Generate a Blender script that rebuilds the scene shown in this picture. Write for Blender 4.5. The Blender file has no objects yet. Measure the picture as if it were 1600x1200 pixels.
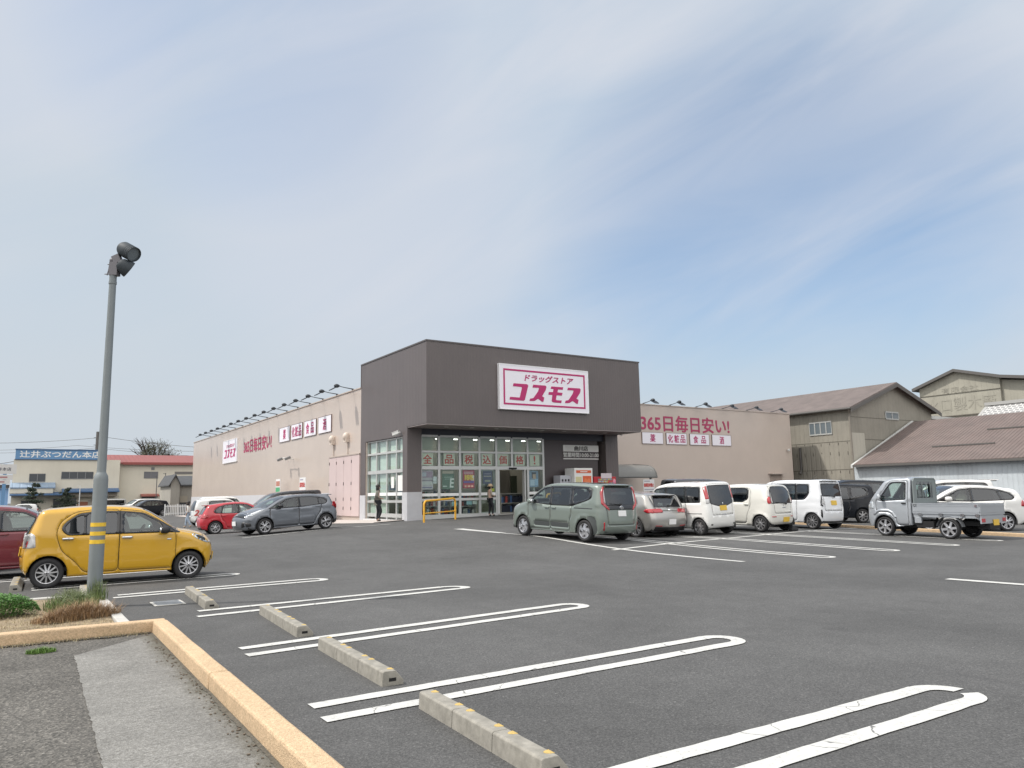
import bpy, bmesh, math, random
import numpy as np
from mathutils import Vector, Matrix
from mathutils.geometry import delaunay_2d_cdt, tessellate_polygon
R = math.radians
SC = bpy.context.scene
COL = SC.collection
random.seed(7); NR = np.random.RandomState(5)

# ------------------------------------------------------------------ camera
YAW, PITCH, ROLL, FPX = R(33.4188), R(8.2420), R(1.04463), 1176.74
CAM = np.array([0, 0, 1.6])
_F = np.array([math.sin(YAW)*math.cos(PITCH), math.cos(YAW)*math.cos(PITCH), math.sin(PITCH)])
_R0 = np.array([math.cos(YAW), -math.sin(YAW), 0]); _U0 = np.cross(_R0, _F)
_r = math.cos(ROLL)*_R0-math.sin(ROLL)*_U0; _u = math.sin(ROLL)*_R0+math.cos(ROLL)*_U0
cd = bpy.data.cameras.new('camera'); cam = bpy.data.objects.new('camera', cd); COL.objects.link(cam)
cam.matrix_world = Matrix(((_r[0], _u[0], -_F[0], 0), (_r[1], _u[1], -_F[1], 0), (_r[2], _u[2], -_F[2], 1.6), (0, 0, 0, 1)))
cd.sensor_width = 36; cd.lens = FPX/1600*36; cd.clip_start = .05; cd.clip_end = 3000
SC.camera = cam
def ray(x, y): return ((x-800)/FPX)*_r-((y-600)/FPX)*_u+_F
def PX(x, y, X): v = ray(x, y); return CAM+X/v[0]*v            # photo point on the plane x = X
def PY(x, y, Y): v = ray(x, y); return CAM+Y/v[1]*v            # photo point on the plane y = Y
def PZ(x, y, z): v = ray(x, y); return CAM+(z-1.6)/v[2]*v      # photo point at height z
def PD(x, y, d): return CAM+d*ray(x, y)                        # photo point at depth d

# ------------------------------------------------------------------ light
SUN_EL, SUN_AZ = R(52), R(-62)      # azimuth from +Y towards +X
sd = bpy.data.lights.new('sun', 'SUN'); sd.energy = 3.25; sd.angle = R(2.2); sd.color = (1, .95, .88)
sun = bpy.data.objects.new('sun', sd); COL.objects.link(sun)
_sv = Vector((math.sin(SUN_AZ)*math.cos(SUN_EL), math.cos(SUN_AZ)*math.cos(SUN_EL), math.sin(SUN_EL)))
sun.rotation_euler = _sv.to_track_quat('Z', 'Y').to_euler(); sun.location = (-20, 20, 60)
W = bpy.data.worlds.new('World'); SC.world = W; W.use_nodes = True
nt = W.node_tree; N = nt.nodes; Lk = nt.links; N.clear()
def nd(tree, t, **k):
    n = tree.nodes.new(t)
    for a, b in k.items():
        if a.startswith('i_'):
            key = a[2:]; key = int(key) if key.isdigit() else key.replace('_', ' ')
            n.inputs[key].default_value = b
        else: setattr(n, a, b)
    return n
def ramp(tree, src, stops, interp='LINEAR'):
    n = tree.nodes.new('ShaderNodeValToRGB'); cr = n.color_ramp; cr.interpolation = interp
    while len(cr.elements) < len(stops): cr.elements.new(.5)
    for e, (p, c) in zip(cr.elements, stops):
        e.position = p; e.color = (c, c, c, 1) if not hasattr(c, '__len__') else (*c, 1)
    tree.links.new(src, n.inputs[0]); return n.outputs[0]
def math_(tree, op, a, b=None, clamp=False):
    n = tree.nodes.new('ShaderNodeMath'); n.operation = op; n.use_clamp = clamp
    for i, v in enumerate((a, b)):
        if v is None: continue
        if isinstance(v, (int, float)): n.inputs[i].default_value = v
        else: tree.links.new(v, n.inputs[i])
    return n.outputs[0]
def mix_(tree, fac, a, b, typ='MIX'):
    n = tree.nodes.new('ShaderNodeMix'); n.data_type = 'RGBA'; n.blend_type = typ
    for i, v in ((0, fac), (6, a), (7, b)):
        if isinstance(v, (int, float)): n.inputs[i].default_value = v
        elif hasattr(v, '__len__'): n.inputs[i].default_value = (*v, 1) if len(v) == 3 else v
        else: tree.links.new(v, n.inputs[i])
    return n.outputs[2]
def dirblob(d, cos0, cos1):                                      # soft round patch of sky about a direction
    dn = nd(nt, 'ShaderNodeVectorMath', operation='DOT_PRODUCT'); Lk.new(TC.outputs['Generated'], dn.inputs[0])
    dn.inputs[1].default_value = Vector(d).normalized()
    mr = nd(nt, 'ShaderNodeMapRange', interpolation_type='SMOOTHSTEP'); Lk.new(dn.outputs['Value'], mr.inputs[0])
    mr.inputs[1].default_value = cos0; mr.inputs[2].default_value = cos1; return mr.outputs[0]
TC = N.new('ShaderNodeTexCoord')
SKY = nd(nt, 'ShaderNodeTexSky', sky_type='NISHITA', sun_disc=False, sun_elevation=SUN_EL, sun_rotation=SUN_AZ, air_density=1.0, dust_density=1.6, ozone_density=1.2)
def dotn(d):
    n = nd(nt, 'ShaderNodeVectorMath', operation='DOT_PRODUCT'); Lk.new(TC.outputs['Generated'], n.inputs[0]); n.inputs[1].default_value = d; return n.outputs['Value']
_al = Vector(ray(900, 60)-ray(420, 300)).normalized(); _fw3 = Vector(_F); _ac = _fw3.cross(_al).normalized()
cx = N.new('ShaderNodeCombineXYZ')
for k, (d, s_) in enumerate(((_al, 1.0), (_ac, 4.2), (_fw3, 1.6))): Lk.new(math_(nt, 'MULTIPLY', dotn(d), s_), cx.inputs[k])
nz = nd(nt, 'ShaderNodeTexNoise', i_Scale=1.7, i_Detail=7.0, i_Roughness=.52, i_Distortion=.9); Lk.new(cx.outputs[0], nz.inputs['Vector'])
veil = ramp(nt, nz.outputs['Fac'], [(.34, .0), (.66, 1.0)])
nz2 = nd(nt, 'ShaderNodeTexNoise', i_Scale=.9, i_Detail=2.0); Lk.new(TC.outputs['Generated'], nz2.inputs['Vector'])
blue = math_(nt, 'MAXIMUM', math_(nt, 'MULTIPLY', dirblob(ray(1230, 430), .93, .997), 1.12), math_(nt, 'MULTIPLY', dirblob(ray(1500, 500), .95, .999), .35))
blue = math_(nt, 'MAXIMUM', blue, math_(nt, 'MULTIPLY', dirblob(ray(400, 20), .955, .999), .55))
blue = math_(nt, 'MAXIMUM', blue, math_(nt, 'MULTIPLY', dirblob(ray(1000, 520), .975, .999), .5))
cloudfac = math_(nt, 'SUBTRACT', 1.0, math_(nt, 'MULTIPLY', math_(nt, 'MAXIMUM', blue, .12), math_(nt, 'SUBTRACT', .70, math_(nt, 'MULTIPLY', veil, .30))), clamp=True)
left = dirblob(ray(150, 600), .86, .99)
cloudcol = mix_(nt, veil, (5.6, 6.5, 7.6), (6.8, 7.2, 7.9))
cloudcol = mix_(nt, math_(nt, 'MULTIPLY', left, .7), cloudcol, (6.1, 6.7, 7.2))
cloudcol = mix_(nt, math_(nt, 'MULTIPLY', math_(nt, 'MAXIMUM', dirblob(ray(560, 330), .965, .999), dirblob(ray(60, 40), .985, .999)), .6), cloudcol, (6.9, 7.2, 7.9))
back = dirblob((-_F[0], -_F[1], .55), -.1, .75)                   # the veil is thicker and brighter behind the viewer
cloudcol = mix_(nt, back, cloudcol, (18.3, 17.9, 17.4))
skyc = mix_(nt, 1.0, SKY.outputs[0], (1.55, 1.68, 1.73), 'MULTIPLY')
skymix = mix_(nt, cloudfac, skyc, cloudcol)
hzr = nd(nt, 'ShaderNodeMapRange', interpolation_type='SMOOTHSTEP'); Lk.new(dotn((0, 0, 1)), hzr.inputs[0]); hzr.inputs[1].default_value = .26; hzr.inputs[2].default_value = .04; hzr.inputs[3].default_value = 0; hzr.inputs[4].default_value = .8
skymix = mix_(nt, hzr.outputs[0], skymix, (6.0, 6.55, 7.1))                    # the air thickens to a pale band at the horizon
bg = nd(nt, 'ShaderNodeBackground', i_Strength=.1); Lk.new(skymix, bg.inputs['Color'])
wo = N.new('ShaderNodeOutputWorld'); Lk.new(bg.outputs[0], wo.inputs['Surface'])
SC.view_settings.view_transform = 'Standard'; SC.view_settings.look = 'None'
SC.view_settings.exposure = 0; SC.view_settings.gamma = 1
SC.render.engine = 'CYCLES'
SC.cycles.max_bounces = 8; SC.cycles.transparent_max_bounces = 16; SC.cycles.caustics_reflective = False; SC.cycles.caustics_refractive = False
try: SC.cycles.use_denoising = True
except Exception: pass

# ------------------------------------------------------------------ materials
MATS = {}
def M(name, col, rough=.6, metal=0., noise=None, bump=None, coat=0., spec=.5, ribs=None, col2=None, streak=None, emit=None, voro=None):
    if name in MATS: return MATS[name]
    m = bpy.data.materials.new(name); m.use_nodes = True; t = m.node_tree; b = t.nodes['Principled BSDF']
    b.inputs['Base Color'].default_value = (*col, 1); b.inputs['Roughness'].default_value = rough
    b.inputs['Metallic'].default_value = metal; b.inputs['Coat Weight'].default_value = coat; b.inputs['Coat Roughness'].default_value = .04
    b.inputs['Specular IOR Level'].default_value = spec
    tc = t.nodes.new('ShaderNodeTexCoord'); c = None
    if noise:
        n = nd(t, 'ShaderNodeTexNoise', i_Scale=noise[0], i_Detail=6.0, i_Roughness=.65); t.links.new(tc.outputs['Object'], n.inputs['Vector'])
        k = noise[1]; f = ramp(t, n.outputs['Fac'], [(.25, 0.), (.75, 1.)])
        c2 = col2 or tuple(x*(1-k) for x in col); c = mix_(t, f, c2 if col2 else tuple(x*(1-k) for x in col), col if col2 else tuple(min(1, x*(1+k*.6)) for x in col))
        rr = nd(t, 'ShaderNodeMapRange'); t.links.new(n.outputs['Fac'], rr.inputs[0]); rr.inputs[3].default_value = rough*.85; rr.inputs[4].default_value = min(1, rough*1.15)
        t.links.new(rr.outputs[0], b.inputs['Roughness'])
    if streak:                                                    # weathering: (scale across, strength, colour)
        mpp = nd(t, 'ShaderNodeMapping'); t.links.new(tc.outputs['Object'], mpp.inputs[0]); mpp.inputs['Scale'].default_value = (streak[0], streak[0], streak[0]*.08)
        n = nd(t, 'ShaderNodeTexNoise', i_Scale=1., i_Detail=5., i_Roughness=.7); t.links.new(mpp.outputs[0], n.inputs['Vector'])
        f = ramp(t, n.outputs['Fac'], [(.48, 0.), (.75, streak[1])])
        c = mix_(t, f, c if c is not None else col, streak[2])
    if c is not None: t.links.new(c, b.inputs['Base Color'])
    h = None
    if ribs:                                                      # profiled sheet: (axis, period, depth)
        sp = t.nodes.new('ShaderNodeSeparateXYZ'); t.links.new(tc.outputs['Object'], sp.inputs[0])
        src = sp.outputs['XYZ'.index(ribs[0][0])]
        if len(ribs[0]) > 1: src = math_(t, 'ADD', src, sp.outputs['XYZ'.index(ribs[0][1])])
        w = math_(t, 'PINGPONG', src, ribs[1]/2)
        w = math_(t, 'MULTIPLY', w, 2/ribs[1]); h = ramp(t, w, [(0., 0.), (.12, 0.), (.3, 1.), (1., 1.)] if len(ribs) < 4 else [(0., 0.), (.5, .5), (1., 1.)])
        bn = nd(t, 'ShaderNodeBump', i_Strength=1.0, i_Distance=ribs[2]); t.links.new(h, bn.inputs['Height']); t.links.new(bn.outputs[0], b.inputs['Normal'])
    if bump:
        n2 = nd(t, 'ShaderNodeTexNoise', i_Scale=bump[0], i_Detail=4.); t.links.new(tc.outputs['Object'], n2.inputs['Vector'])
        b2 = nd(t, 'ShaderNodeBump', i_Strength=bump[1], i_Distance=bump[2] if len(bump) > 2 else .01); t.links.new(n2.outputs['Fac'], b2.inputs['Height'])
        if ribs: t.links.new(bn.outputs[0], b2.inputs['Normal'])
        t.links.new(b2.outputs[0], b.inputs['Normal'])
    if emit: b.inputs['Emission Color'].default_value = (*emit[0], 1); b.inputs['Emission Strength'].default_value = emit[1]
    MATS[name] = m; return m
def glass(name, tint, rough=.02, refl=1.0, base=.085):
    if name in MATS: return MATS[name]
    m = bpy.data.materials.new(name); m.use_nodes = True; t = m.node_tree; t.nodes.clear()
    tr = nd(t, 'ShaderNodeBsdfTransparent'); tr.inputs[0].default_value = (*tint, 1)
    gl = nd(t, 'ShaderNodeBsdfGlossy'); gl.inputs[0].default_value = (.95*refl, .97*refl, 1*refl, 1); gl.inputs['Roughness'].default_value = rough
    lw = nd(t, 'ShaderNodeLayerWeight', i_Blend=.5); fm = math_(t, 'ADD', math_(t, 'MULTIPLY', math_(t, 'POWER', lw.outputs['Facing'], 4.0), .9), base, clamp=True)
    mx = nd(t, 'ShaderNodeMixShader'); t.links.new(fm, mx.inputs[0]); t.links.new(tr.outputs[0], mx.inputs[1]); t.links.new(gl.outputs[0], mx.inputs[2])
    o = nd(t, 'ShaderNodeOutputMaterial'); t.links.new(mx.outputs[0], o.inputs[0]); MATS[name] = m; return m
def paint(name, col, metal=.0, rough=.35):
    return M('paint_'+name, col, rough=rough, metal=metal, coat=1.0, noise=(1.3, .03))

# ------------------------------------------------------------------ mesh helpers
class MB:
    def __init__(s): s.v = []; s.f = []; s.mi = []
    def add(s, vs, fs, mi=0):
        o = len(s.v); s.v += [tuple(map(float, p)) for p in vs]; s.f += [tuple(i+o for i in f) for f in fs]; s.mi += [mi]*len(fs); return s
    def box(s, x0, x1, y0, y1, z0, z1, mi=0):
        return s.add([(x0, y0, z0), (x1, y0, z0), (x1, y1, z0), (x0, y1, z0), (x0, y0, z1), (x1, y0, z1), (x1, y1, z1), (x0, y1, z1)],
                     [(0, 3, 2, 1), (4, 5, 6, 7), (0, 1, 5, 4), (1, 2, 6, 5), (2, 3, 7, 6), (3, 0, 4, 7)], mi)
    def cbox(s, c, size, mi=0, rot=None):
        h = [x/2 for x in size]; n = len(s.v); s.box(-h[0], h[0], -h[1], h[1], -h[2], h[2], mi)
        for i in range(n, n+8):
            p = Vector(s.v[i]); p = rot @ p if rot is not None else p; s.v[i] = tuple(p+Vector(c))
        return s
    def tube(s, path, rad, n=8, mi=0, cap=True):
        P = [Vector(map(float, p)) for p in path]; rr = rad if hasattr(rad, '__len__') else [rad]*len(P); rings = []; up = None
        for i, p in enumerate(P):
            d = (P[min(i+1, len(P)-1)]-P[max(i-1, 0)]).normalized()
            if up is None: up = Vector((0, 0, 1)) if abs(d.z) < .9 else Vector((1, 0, 0))
            a = d.cross(up).normalized(); b = a.cross(d).normalized(); up = b
            rings.append([p+a*math.cos(2*math.pi*k/n)*rr[i]+b*math.sin(2*math.pi*k/n)*rr[i] for k in range(n)])
        vs = [q for r_ in rings for q in r_]; fs = []
        for i in range(len(P)-1):
            for k in range(n): fs.append((i*n+k, i*n+(k+1) % n, (i+1)*n+(k+1) % n, (i+1)*n+k))
        if cap: fs += [tuple(reversed(range(n))), tuple((len(P)-1)*n+k for k in range(n))]
        return s.add(vs, fs, mi)
    def lathe(s, prof, n=32, mi=0, axis='Z', c=(0, 0, 0), mis=None):   # prof: (radius, along axis)
        vs = []; fs = []; m_ = []
        for r_, h in prof:
            for k in range(n):
                a = 2*math.pi*k/n; x, y = r_*math.cos(a), r_*math.sin(a)
                p = (x, y, h) if axis == 'Z' else ((x, h, y) if axis == 'Y' else (h, x, y)); vs.append((p[0]+c[0], p[1]+c[1], p[2]+c[2]))
        for i in range(len(prof)-1):
            for k in range(n):
                q = (i*n+k, i*n+(k+1) % n, (i+1)*n+(k+1) % n, (i+1)*n+k); fs.append(q if axis != 'Y' else q[::-1])
                m_.append(mis[i] if mis else mi)
        s.add(vs, fs, mi); s.mi[-len(fs):] = m_; return s
    def ellipsoid(s, c, r_, nu=16, nv=10, mi=0, e=1.0, rot=None):
        vs = []; fs = []
        pw = lambda x: math.copysign(abs(x)**e, x)
        for j in range(nv+1):
            ph = -math.pi/2+math.pi*j/nv
            for i in range(nu):
                th = 2*math.pi*i/nu; p = Vector((r_[0]*pw(math.cos(ph))*pw(math.cos(th)), r_[1]*pw(math.cos(ph))*pw(math.sin(th)), r_[2]*pw(math.sin(ph))))
                if rot is not None: p = rot @ p
                vs.append((p.x+c[0], p.y+c[1], p.z+c[2]))
        for j in range(nv):
            for i in range(nu): fs.append((j*nu+i, j*nu+(i+1) % nu, (j+1)*nu+(i+1) % nu, (j+1)*nu+i))
        return s.add(vs, fs, mi)
    def prism(s, pts, ext, mi=0):                                  # planar polygon (3d points) pushed by a vector
        n = len(pts); e = Vector(ext); P = [Vector(map(float, p)) for p in pts]
        tris = tessellate_polygon([P]); vs = P+[p+e for p in P]
        nrm = sum(((P[i]-P[0]).cross(P[(i+1) % n]-P[0]) for i in range(n)), Vector())
        flip = nrm.dot(e) > 0
        fs = [t if not flip else t[::-1] for t in tris]
        fix = []
        for t in tris:
            tn = (P[t[1]]-P[t[0]]).cross(P[t[2]]-P[t[0]])
            t = t if tn.dot(nrm) > 0 else t[::-1]
            fix.append(t[::-1] if flip else t); fix.append(tuple(i+n for i in (t if flip else t[::-1])))
        for i in range(n):
            q = (i, (i+1) % n, (i+1) % n+n, i+n); fix.append(q if flip else q[::-1])
        return s.add(vs, fix, mi)
    def build(s, name, mats, parent=None, smooth=None, bevel=None, world=False):
        me = bpy.data.meshes.new(name); me.from_pydata(s.v, [], s.f)
        mats = mats if isinstance(mats, (list, tuple)) else [mats]
        for m in mats: me.materials.append(m)
        me.polygons.foreach_set('material_index', s.mi)
        if smooth is not None:
            me.polygons.foreach_set('use_smooth', [True]*len(s.f))
            me.set_sharp_from_angle(angle=R(smooth))
        me.update()
        o = bpy.data.objects.new(name, me); COL.objects.link(o)
        if parent is not None:
            o.parent = parent
            if world: o.location = -wloc(parent)
        if bevel:
            b = o.modifiers.new('bevel', 'BEVEL'); b.width = bevel; b.segments = 2; b.limit_method = 'ANGLE'; b.angle_limit = R(35)
        return o
def wloc(o):
    p = Vector((0, 0, 0))
    while o is not None: p += o.location; o = o.parent
    return p
def tag(o, label, cat, group=None, kind=None):
    if label: o['label'] = label
    if cat: o['category'] = cat
    if group: o['group'] = group
    if kind: o['kind'] = kind
    return o
def thing(name, label, cat, loc=(0, 0, 0), rz=0, group=None):
    o = bpy.data.objects.new(name, None); COL.objects.link(o); o.location = loc; o.rotation_euler = (0, 0, rz); o.empty_display_size = .2
    return tag(o, label, cat, group)
def struct(o): o['kind'] = 'structure'; return o
def dup(root, loc=None, label=None, rot=None):
    r_ = root.copy(); COL.objects.link(r_)
    if loc is not None: r_.location = loc
    if rot is not None: r_.rotation_euler = rot
    if label: r_['label'] = label
    for ch in list(root.children):
        c = ch.copy(); COL.objects.link(c); c.parent = r_
        for g in ch.children:
            d = g.copy(); COL.objects.link(d); d.parent = c
    return r_
def text_mesh(txt, bold=0., extrude=.01, shear=0., size=None, spacing=1.0):
    """lettering as plain mesh arrays, origin bottom left, scaled to size=(w,h) when given; x right, y up, z out"""
    cu = bpy.data.curves.new('lettering', 'FONT'); cu.body = txt; cu.extrude = 0; cu.offset = bold; cu.shear = shear; cu.resolution_u = 3; cu.space_character = spacing
    o = bpy.data.objects.new('lettering', cu); COL.objects.link(o)
    me = bpy.data.meshes.new_from_object(o.evaluated_get(bpy.context.evaluated_depsgraph_get()))
    V = np.array([v.co[:] for v in me.vertices]); Fc = [tuple(p.vertices) for p in me.polygons]
    bpy.data.objects.remove(o); bpy.data.curves.remove(cu); bpy.data.meshes.remove(me)
    V -= V.min(0)
    if size:
        ext = V.max(0); sx = size[0]/ext[0] if size[0] else size[1]/ext[1]; sy = size[1]/ext[1] if size[1] else sx
        V[:, 0] *= sx; V[:, 1] *= sy
    return V, Fc
def letters(mb, txt, org, xd, yd, size, mi=0, thick=.012, center=False, **k):
    strike = k.pop('bold', 0.); V, Fc = text_mesh(txt, size=size, **k); org, xd, yd = Vector(org), Vector(xd), Vector(yd); zd = xd.cross(yd)
    w = V[:, 0].max()
    if center: org = org-xd*(w/2)-yd*(V[:, 1].max()/2)
    if strike:                                                    # embolden by striking the glyphs again a little aside
        d = strike*V[:, 1].max(); V0, n0 = V, len(V); V = np.concatenate([V0+np.array([a*d, b*d, .0008*i]) for i, (a, b) in enumerate(((-1, -1), (1, -1), (1, 1), (-1, 1), (0, 0)))]); Fc = [tuple(q+i*n0 for q in f) for i in range(5) for f in Fc]
    P = [org+xd*float(x)+yd*float(y)+zd*float(z) for x, y, z in V]
    n = len(P); bm = bmesh.new(); vs = [bm.verts.new(p+zd*thick) for p in P]
    for f in Fc:
        try: bm.faces.new([vs[i] for i in f])
        except ValueError: pass
    ret = bmesh.ops.extrude_face_region(bm, geom=bm.faces[:])
    for e in ret['geom']:
        if isinstance(e, bmesh.types.BMVert): e.co -= zd*thick
    bm.verts.index_update(); bm.normal_update()
    mb.add([v.co[:] for v in bm.verts], [tuple(v.index for v in f.verts) for f in bm.faces], mi); bm.free(); return mb
def inpoly(P, poly):
    P = np.asarray(P); x, y = P[:, 0], P[:, 1]; poly = np.asarray(poly); c = np.zeros(len(P), bool); j = len(poly)-1
    for i in range(len(poly)):
        xi, yi = poly[i]; xj, yj = poly[j]
        if yi != yj:
            k = ((yi > y) != (yj > y)) & (x < (xj-xi)*(y-yi)/(yj-yi)+xi); c ^= k
        j = i
    return c

# ------------------------------------------------------------------ ground
CP = [(0, -8, 0), (-12, 0, 0), (-12, 15, 0), (2, 3, 0), (5, 5, 0), (3, 9, 0), (6, 12, 0), (2, 15, 0), (1, 17.5, 0), (6, 17, 0.02), (10, 8, 0), (13.2, 11, .04), (16, 11, .05), (20, 10.5, .05), (14, -4, 0), (30, 0, 0),
      (14.4, 19.3, .27), (17.7, 19.5, .05), (19.6, 18.7, .16), (22, 18.4, .16), (24.5, 18.2, .15), (23.8, 12.6, .08), (28.5, 13, .0), (33, 14, .0), (31, 19.6, .02),
      (12.8, 27.5, .34), (15.5, 32.6, .40), (20.2, 32.3, .50), (23.2, 32.5, .56), (28.3, 32.4, .60), (36, 37, .5), (48, 37, .4), (19, 26, .33), (26, 26, .38),
      (10.4, 30, .32), (7.9, 29.6, .2), (9.3, 39.2, -.09), (9, 48, -.05), (14.5, 42, .2), (14.5, 60, .0), (9, 60, -.1), (11, 85, -.1), (0, 100, -.1), (20, 100, -.15), (2, 28, .0), (0, 40, -.05), (-15, 40, 0), (-15, 80, 0), (60, 20, .1), (60, 60, .2), (60, -10, 0), (40, 10, 0), (45, 25, .1), (53, 33, .3), (20, 70, 0), (40, 90, 0)]
_cp = np.array(CP, float)
def _tps(d2): return np.where(d2 > 1e-12, .5*d2*np.log(np.maximum(d2, 1e-12)), 0)
_n = len(_cp); _d2 = ((_cp[:, None, :2]-_cp[None, :, :2])**2).sum(-1)
_A = np.zeros((_n+3, _n+3)); _A[:_n, :_n] = _tps(_d2)+np.eye(_n)*4.0; _A[:_n, _n] = 1; _A[:_n, _n+1:] = _cp[:, :2]; _A[_n:, :_n] = _A[:_n, _n:].T
_w = np.linalg.solve(_A, np.concatenate([_cp[:, 2], [0, 0, 0]]))
def gz_arr(P):
    P = np.asarray(P, float)
    d2 = ((P[:, None, :]-_cp[None, :, :2])**2).sum(-1); z = _tps(d2) @ _w[:_n]+_w[_n]+P @ _w[_n+1:]
    # flat in the near bays and far away
    z = np.clip(z, -.14, .64)
    far = np.clip((np.hypot(P[:, 0]-22, P[:, 1]-35)-55)/40, 0, 1); near = np.clip((np.hypot(P[:, 0]-3, P[:, 1]-5)-12)/7, 0, 1)
    near = near*near*(3-2*near)
    return z*(1-far)*near-.1*far
def gz(x, y): return float(gz_arr([(x, y)])[0])
def onground(px, py):
    z = 0.
    for _ in range(12): p = PZ(px, py, z); z = .5*z+.5*gz(p[0], p[1])
    return p

def asphalt_mat():
    m = bpy.data.materials.new('asphalt'); m.use_nodes = True; t = m.node_tree; b = t.nodes['Principled BSDF']
    tc = t.nodes.new('ShaderNodeTexCoord'); ob = tc.outputs['Object']
    def nz(sc, det=4., ro=.6, dist=0.):
        n = nd(t, 'ShaderNodeTexNoise', i_Scale=sc, i_Detail=det, i_Roughness=ro, i_Distortion=dist); t.links.new(ob, n.inputs['Vector']); return n.outputs['Fac']
    v = nd(t, 'ShaderNodeTexVoronoi', i_Scale=95.0); t.links.new(ob, v.inputs['Vector'])
    g = ramp(t, v.outputs['Color'], [(.15, (.078, .078, .078)), (.6, (.106, .106, .105)), (.9, (.14, .139, .137)), (1., (.235, .232, .226))])
    fine = ramp(t, nz(38., 6., .8), [(.3, .66), (.7, 1.26)])
    c = mix_(t, 1., g, fine, 'MULTIPLY')
    c = mix_(t, 1., c, ramp(t, nz(.33, 4., .6, .4), [(.3, .80), (.7, 1.11)]), 'MULTIPLY')
    c = mix_(t, 1., c, ramp(t, nz(2.6, 5., .7), [(.3, .9), (.68, 1.07)]), 'MULTIPLY')
    st = ramp(t, nz(1.1, 3., .5, .2), [(.70, 0.), (.78, .3)]); c = mix_(t, st, c, (.06, .06, .06))
    # tyre-polished lane streaks, along the aisle (world Y)
    mp_ = nd(t, 'ShaderNodeMapping'); t.links.new(ob, mp_.inputs[0]); mp_.inputs['Scale'].default_value = (.55, .05, 1)
    n3 = nd(t, 'ShaderNodeTexNoise', i_Scale=1.3, i_Detail=3.); t.links.new(mp_.outputs[0], n3.inputs['Vector'])
    c = mix_(t, 1., c, ramp(t, n3.outputs['Fac'], [(.3, .92), (.7, 1.06)]), 'MULTIPLY')
    v2 = nd(t, 'ShaderNodeTexVoronoi', i_Scale=.55, i_Randomness=1.0); t.links.new(ob, v2.inputs['Vector'])
    sp_ = math_(t, 'ADD', v2.outputs['Distance'], math_(t, 'MULTIPLY', math_(t, 'SUBTRACT', nz(7., 5., .7), .5), .35)); c = mix_(t, ramp(t, sp_, [(.0, .42), (.06, .3), (.13, 0.)]), c, (.045, .045, .046))      # oil drips
    mp2 = nd(t, 'ShaderNodeMapping'); t.links.new(ob, mp2.inputs[0]); mp2.inputs['Scale'].default_value = (3.2, .12, 1); mp2.inputs['Rotation'].default_value = (0, 0, R(-12))
    n4 = nd(t, 'ShaderNodeTexNoise', i_Scale=1., i_Detail=2., i_Distortion=.3); t.links.new(mp2.outputs[0], n4.inputs['Vector']); c = mix_(t, ramp(t, n4.outputs['Fac'], [(.66, 0.), (.74, .28)]), c, (.055, .055, .056))   # tyre marks
    t.links.new(c, b.inputs['Base Color'])
    b.inputs['Roughness'].default_value = .82; b.inputs['Specular IOR Level'].default_value = .35
    bp = nd(t, 'ShaderNodeBump', i_Strength=.55, i_Distance=.006); t.links.new(v.outputs['Distance'], bp.inputs['Height']); t.links.new(bp.outputs[0], b.inputs['Normal'])
    return m
ASPH = asphalt_mat()
def grid_sheet(name, xs, ys, zf, mat):
    nx, ny = len(xs), len(ys); XX, YY = np.meshgrid(xs, ys); P = np.stack([XX.ravel(), YY.ravel()], 1); Z = zf(P)
    mb = MB(); mb.v = [(float(a), float(b), float(c)) for (a, b), c in zip(P, Z)]
    mb.f = [(j*nx+i, j*nx+i+1, (j+1)*nx+i+1, (j+1)*nx+i) for j in range(ny-1) for i in range(nx-1)]; mb.mi = [0]*len(mb.f)
    return mb.build(name, mat, smooth=60)
_xs = np.concatenate([[-900, -400, -200, -100, -60, -40, -30, -22, -16], np.arange(-12, 62.01, .8), [66, 72, 80, 95, 120, 180, 300, 600, 900]])
_ys = np.concatenate([[-900, -300, -100, -50, -30, -20, -14], np.arange(-10, 100.01, .8), [104, 110, 120, 140, 180, 260, 400, 700, 1200]])
struct(grid_sheet('parking_lot_ground', _xs, _ys, gz_arr, ASPH))

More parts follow.
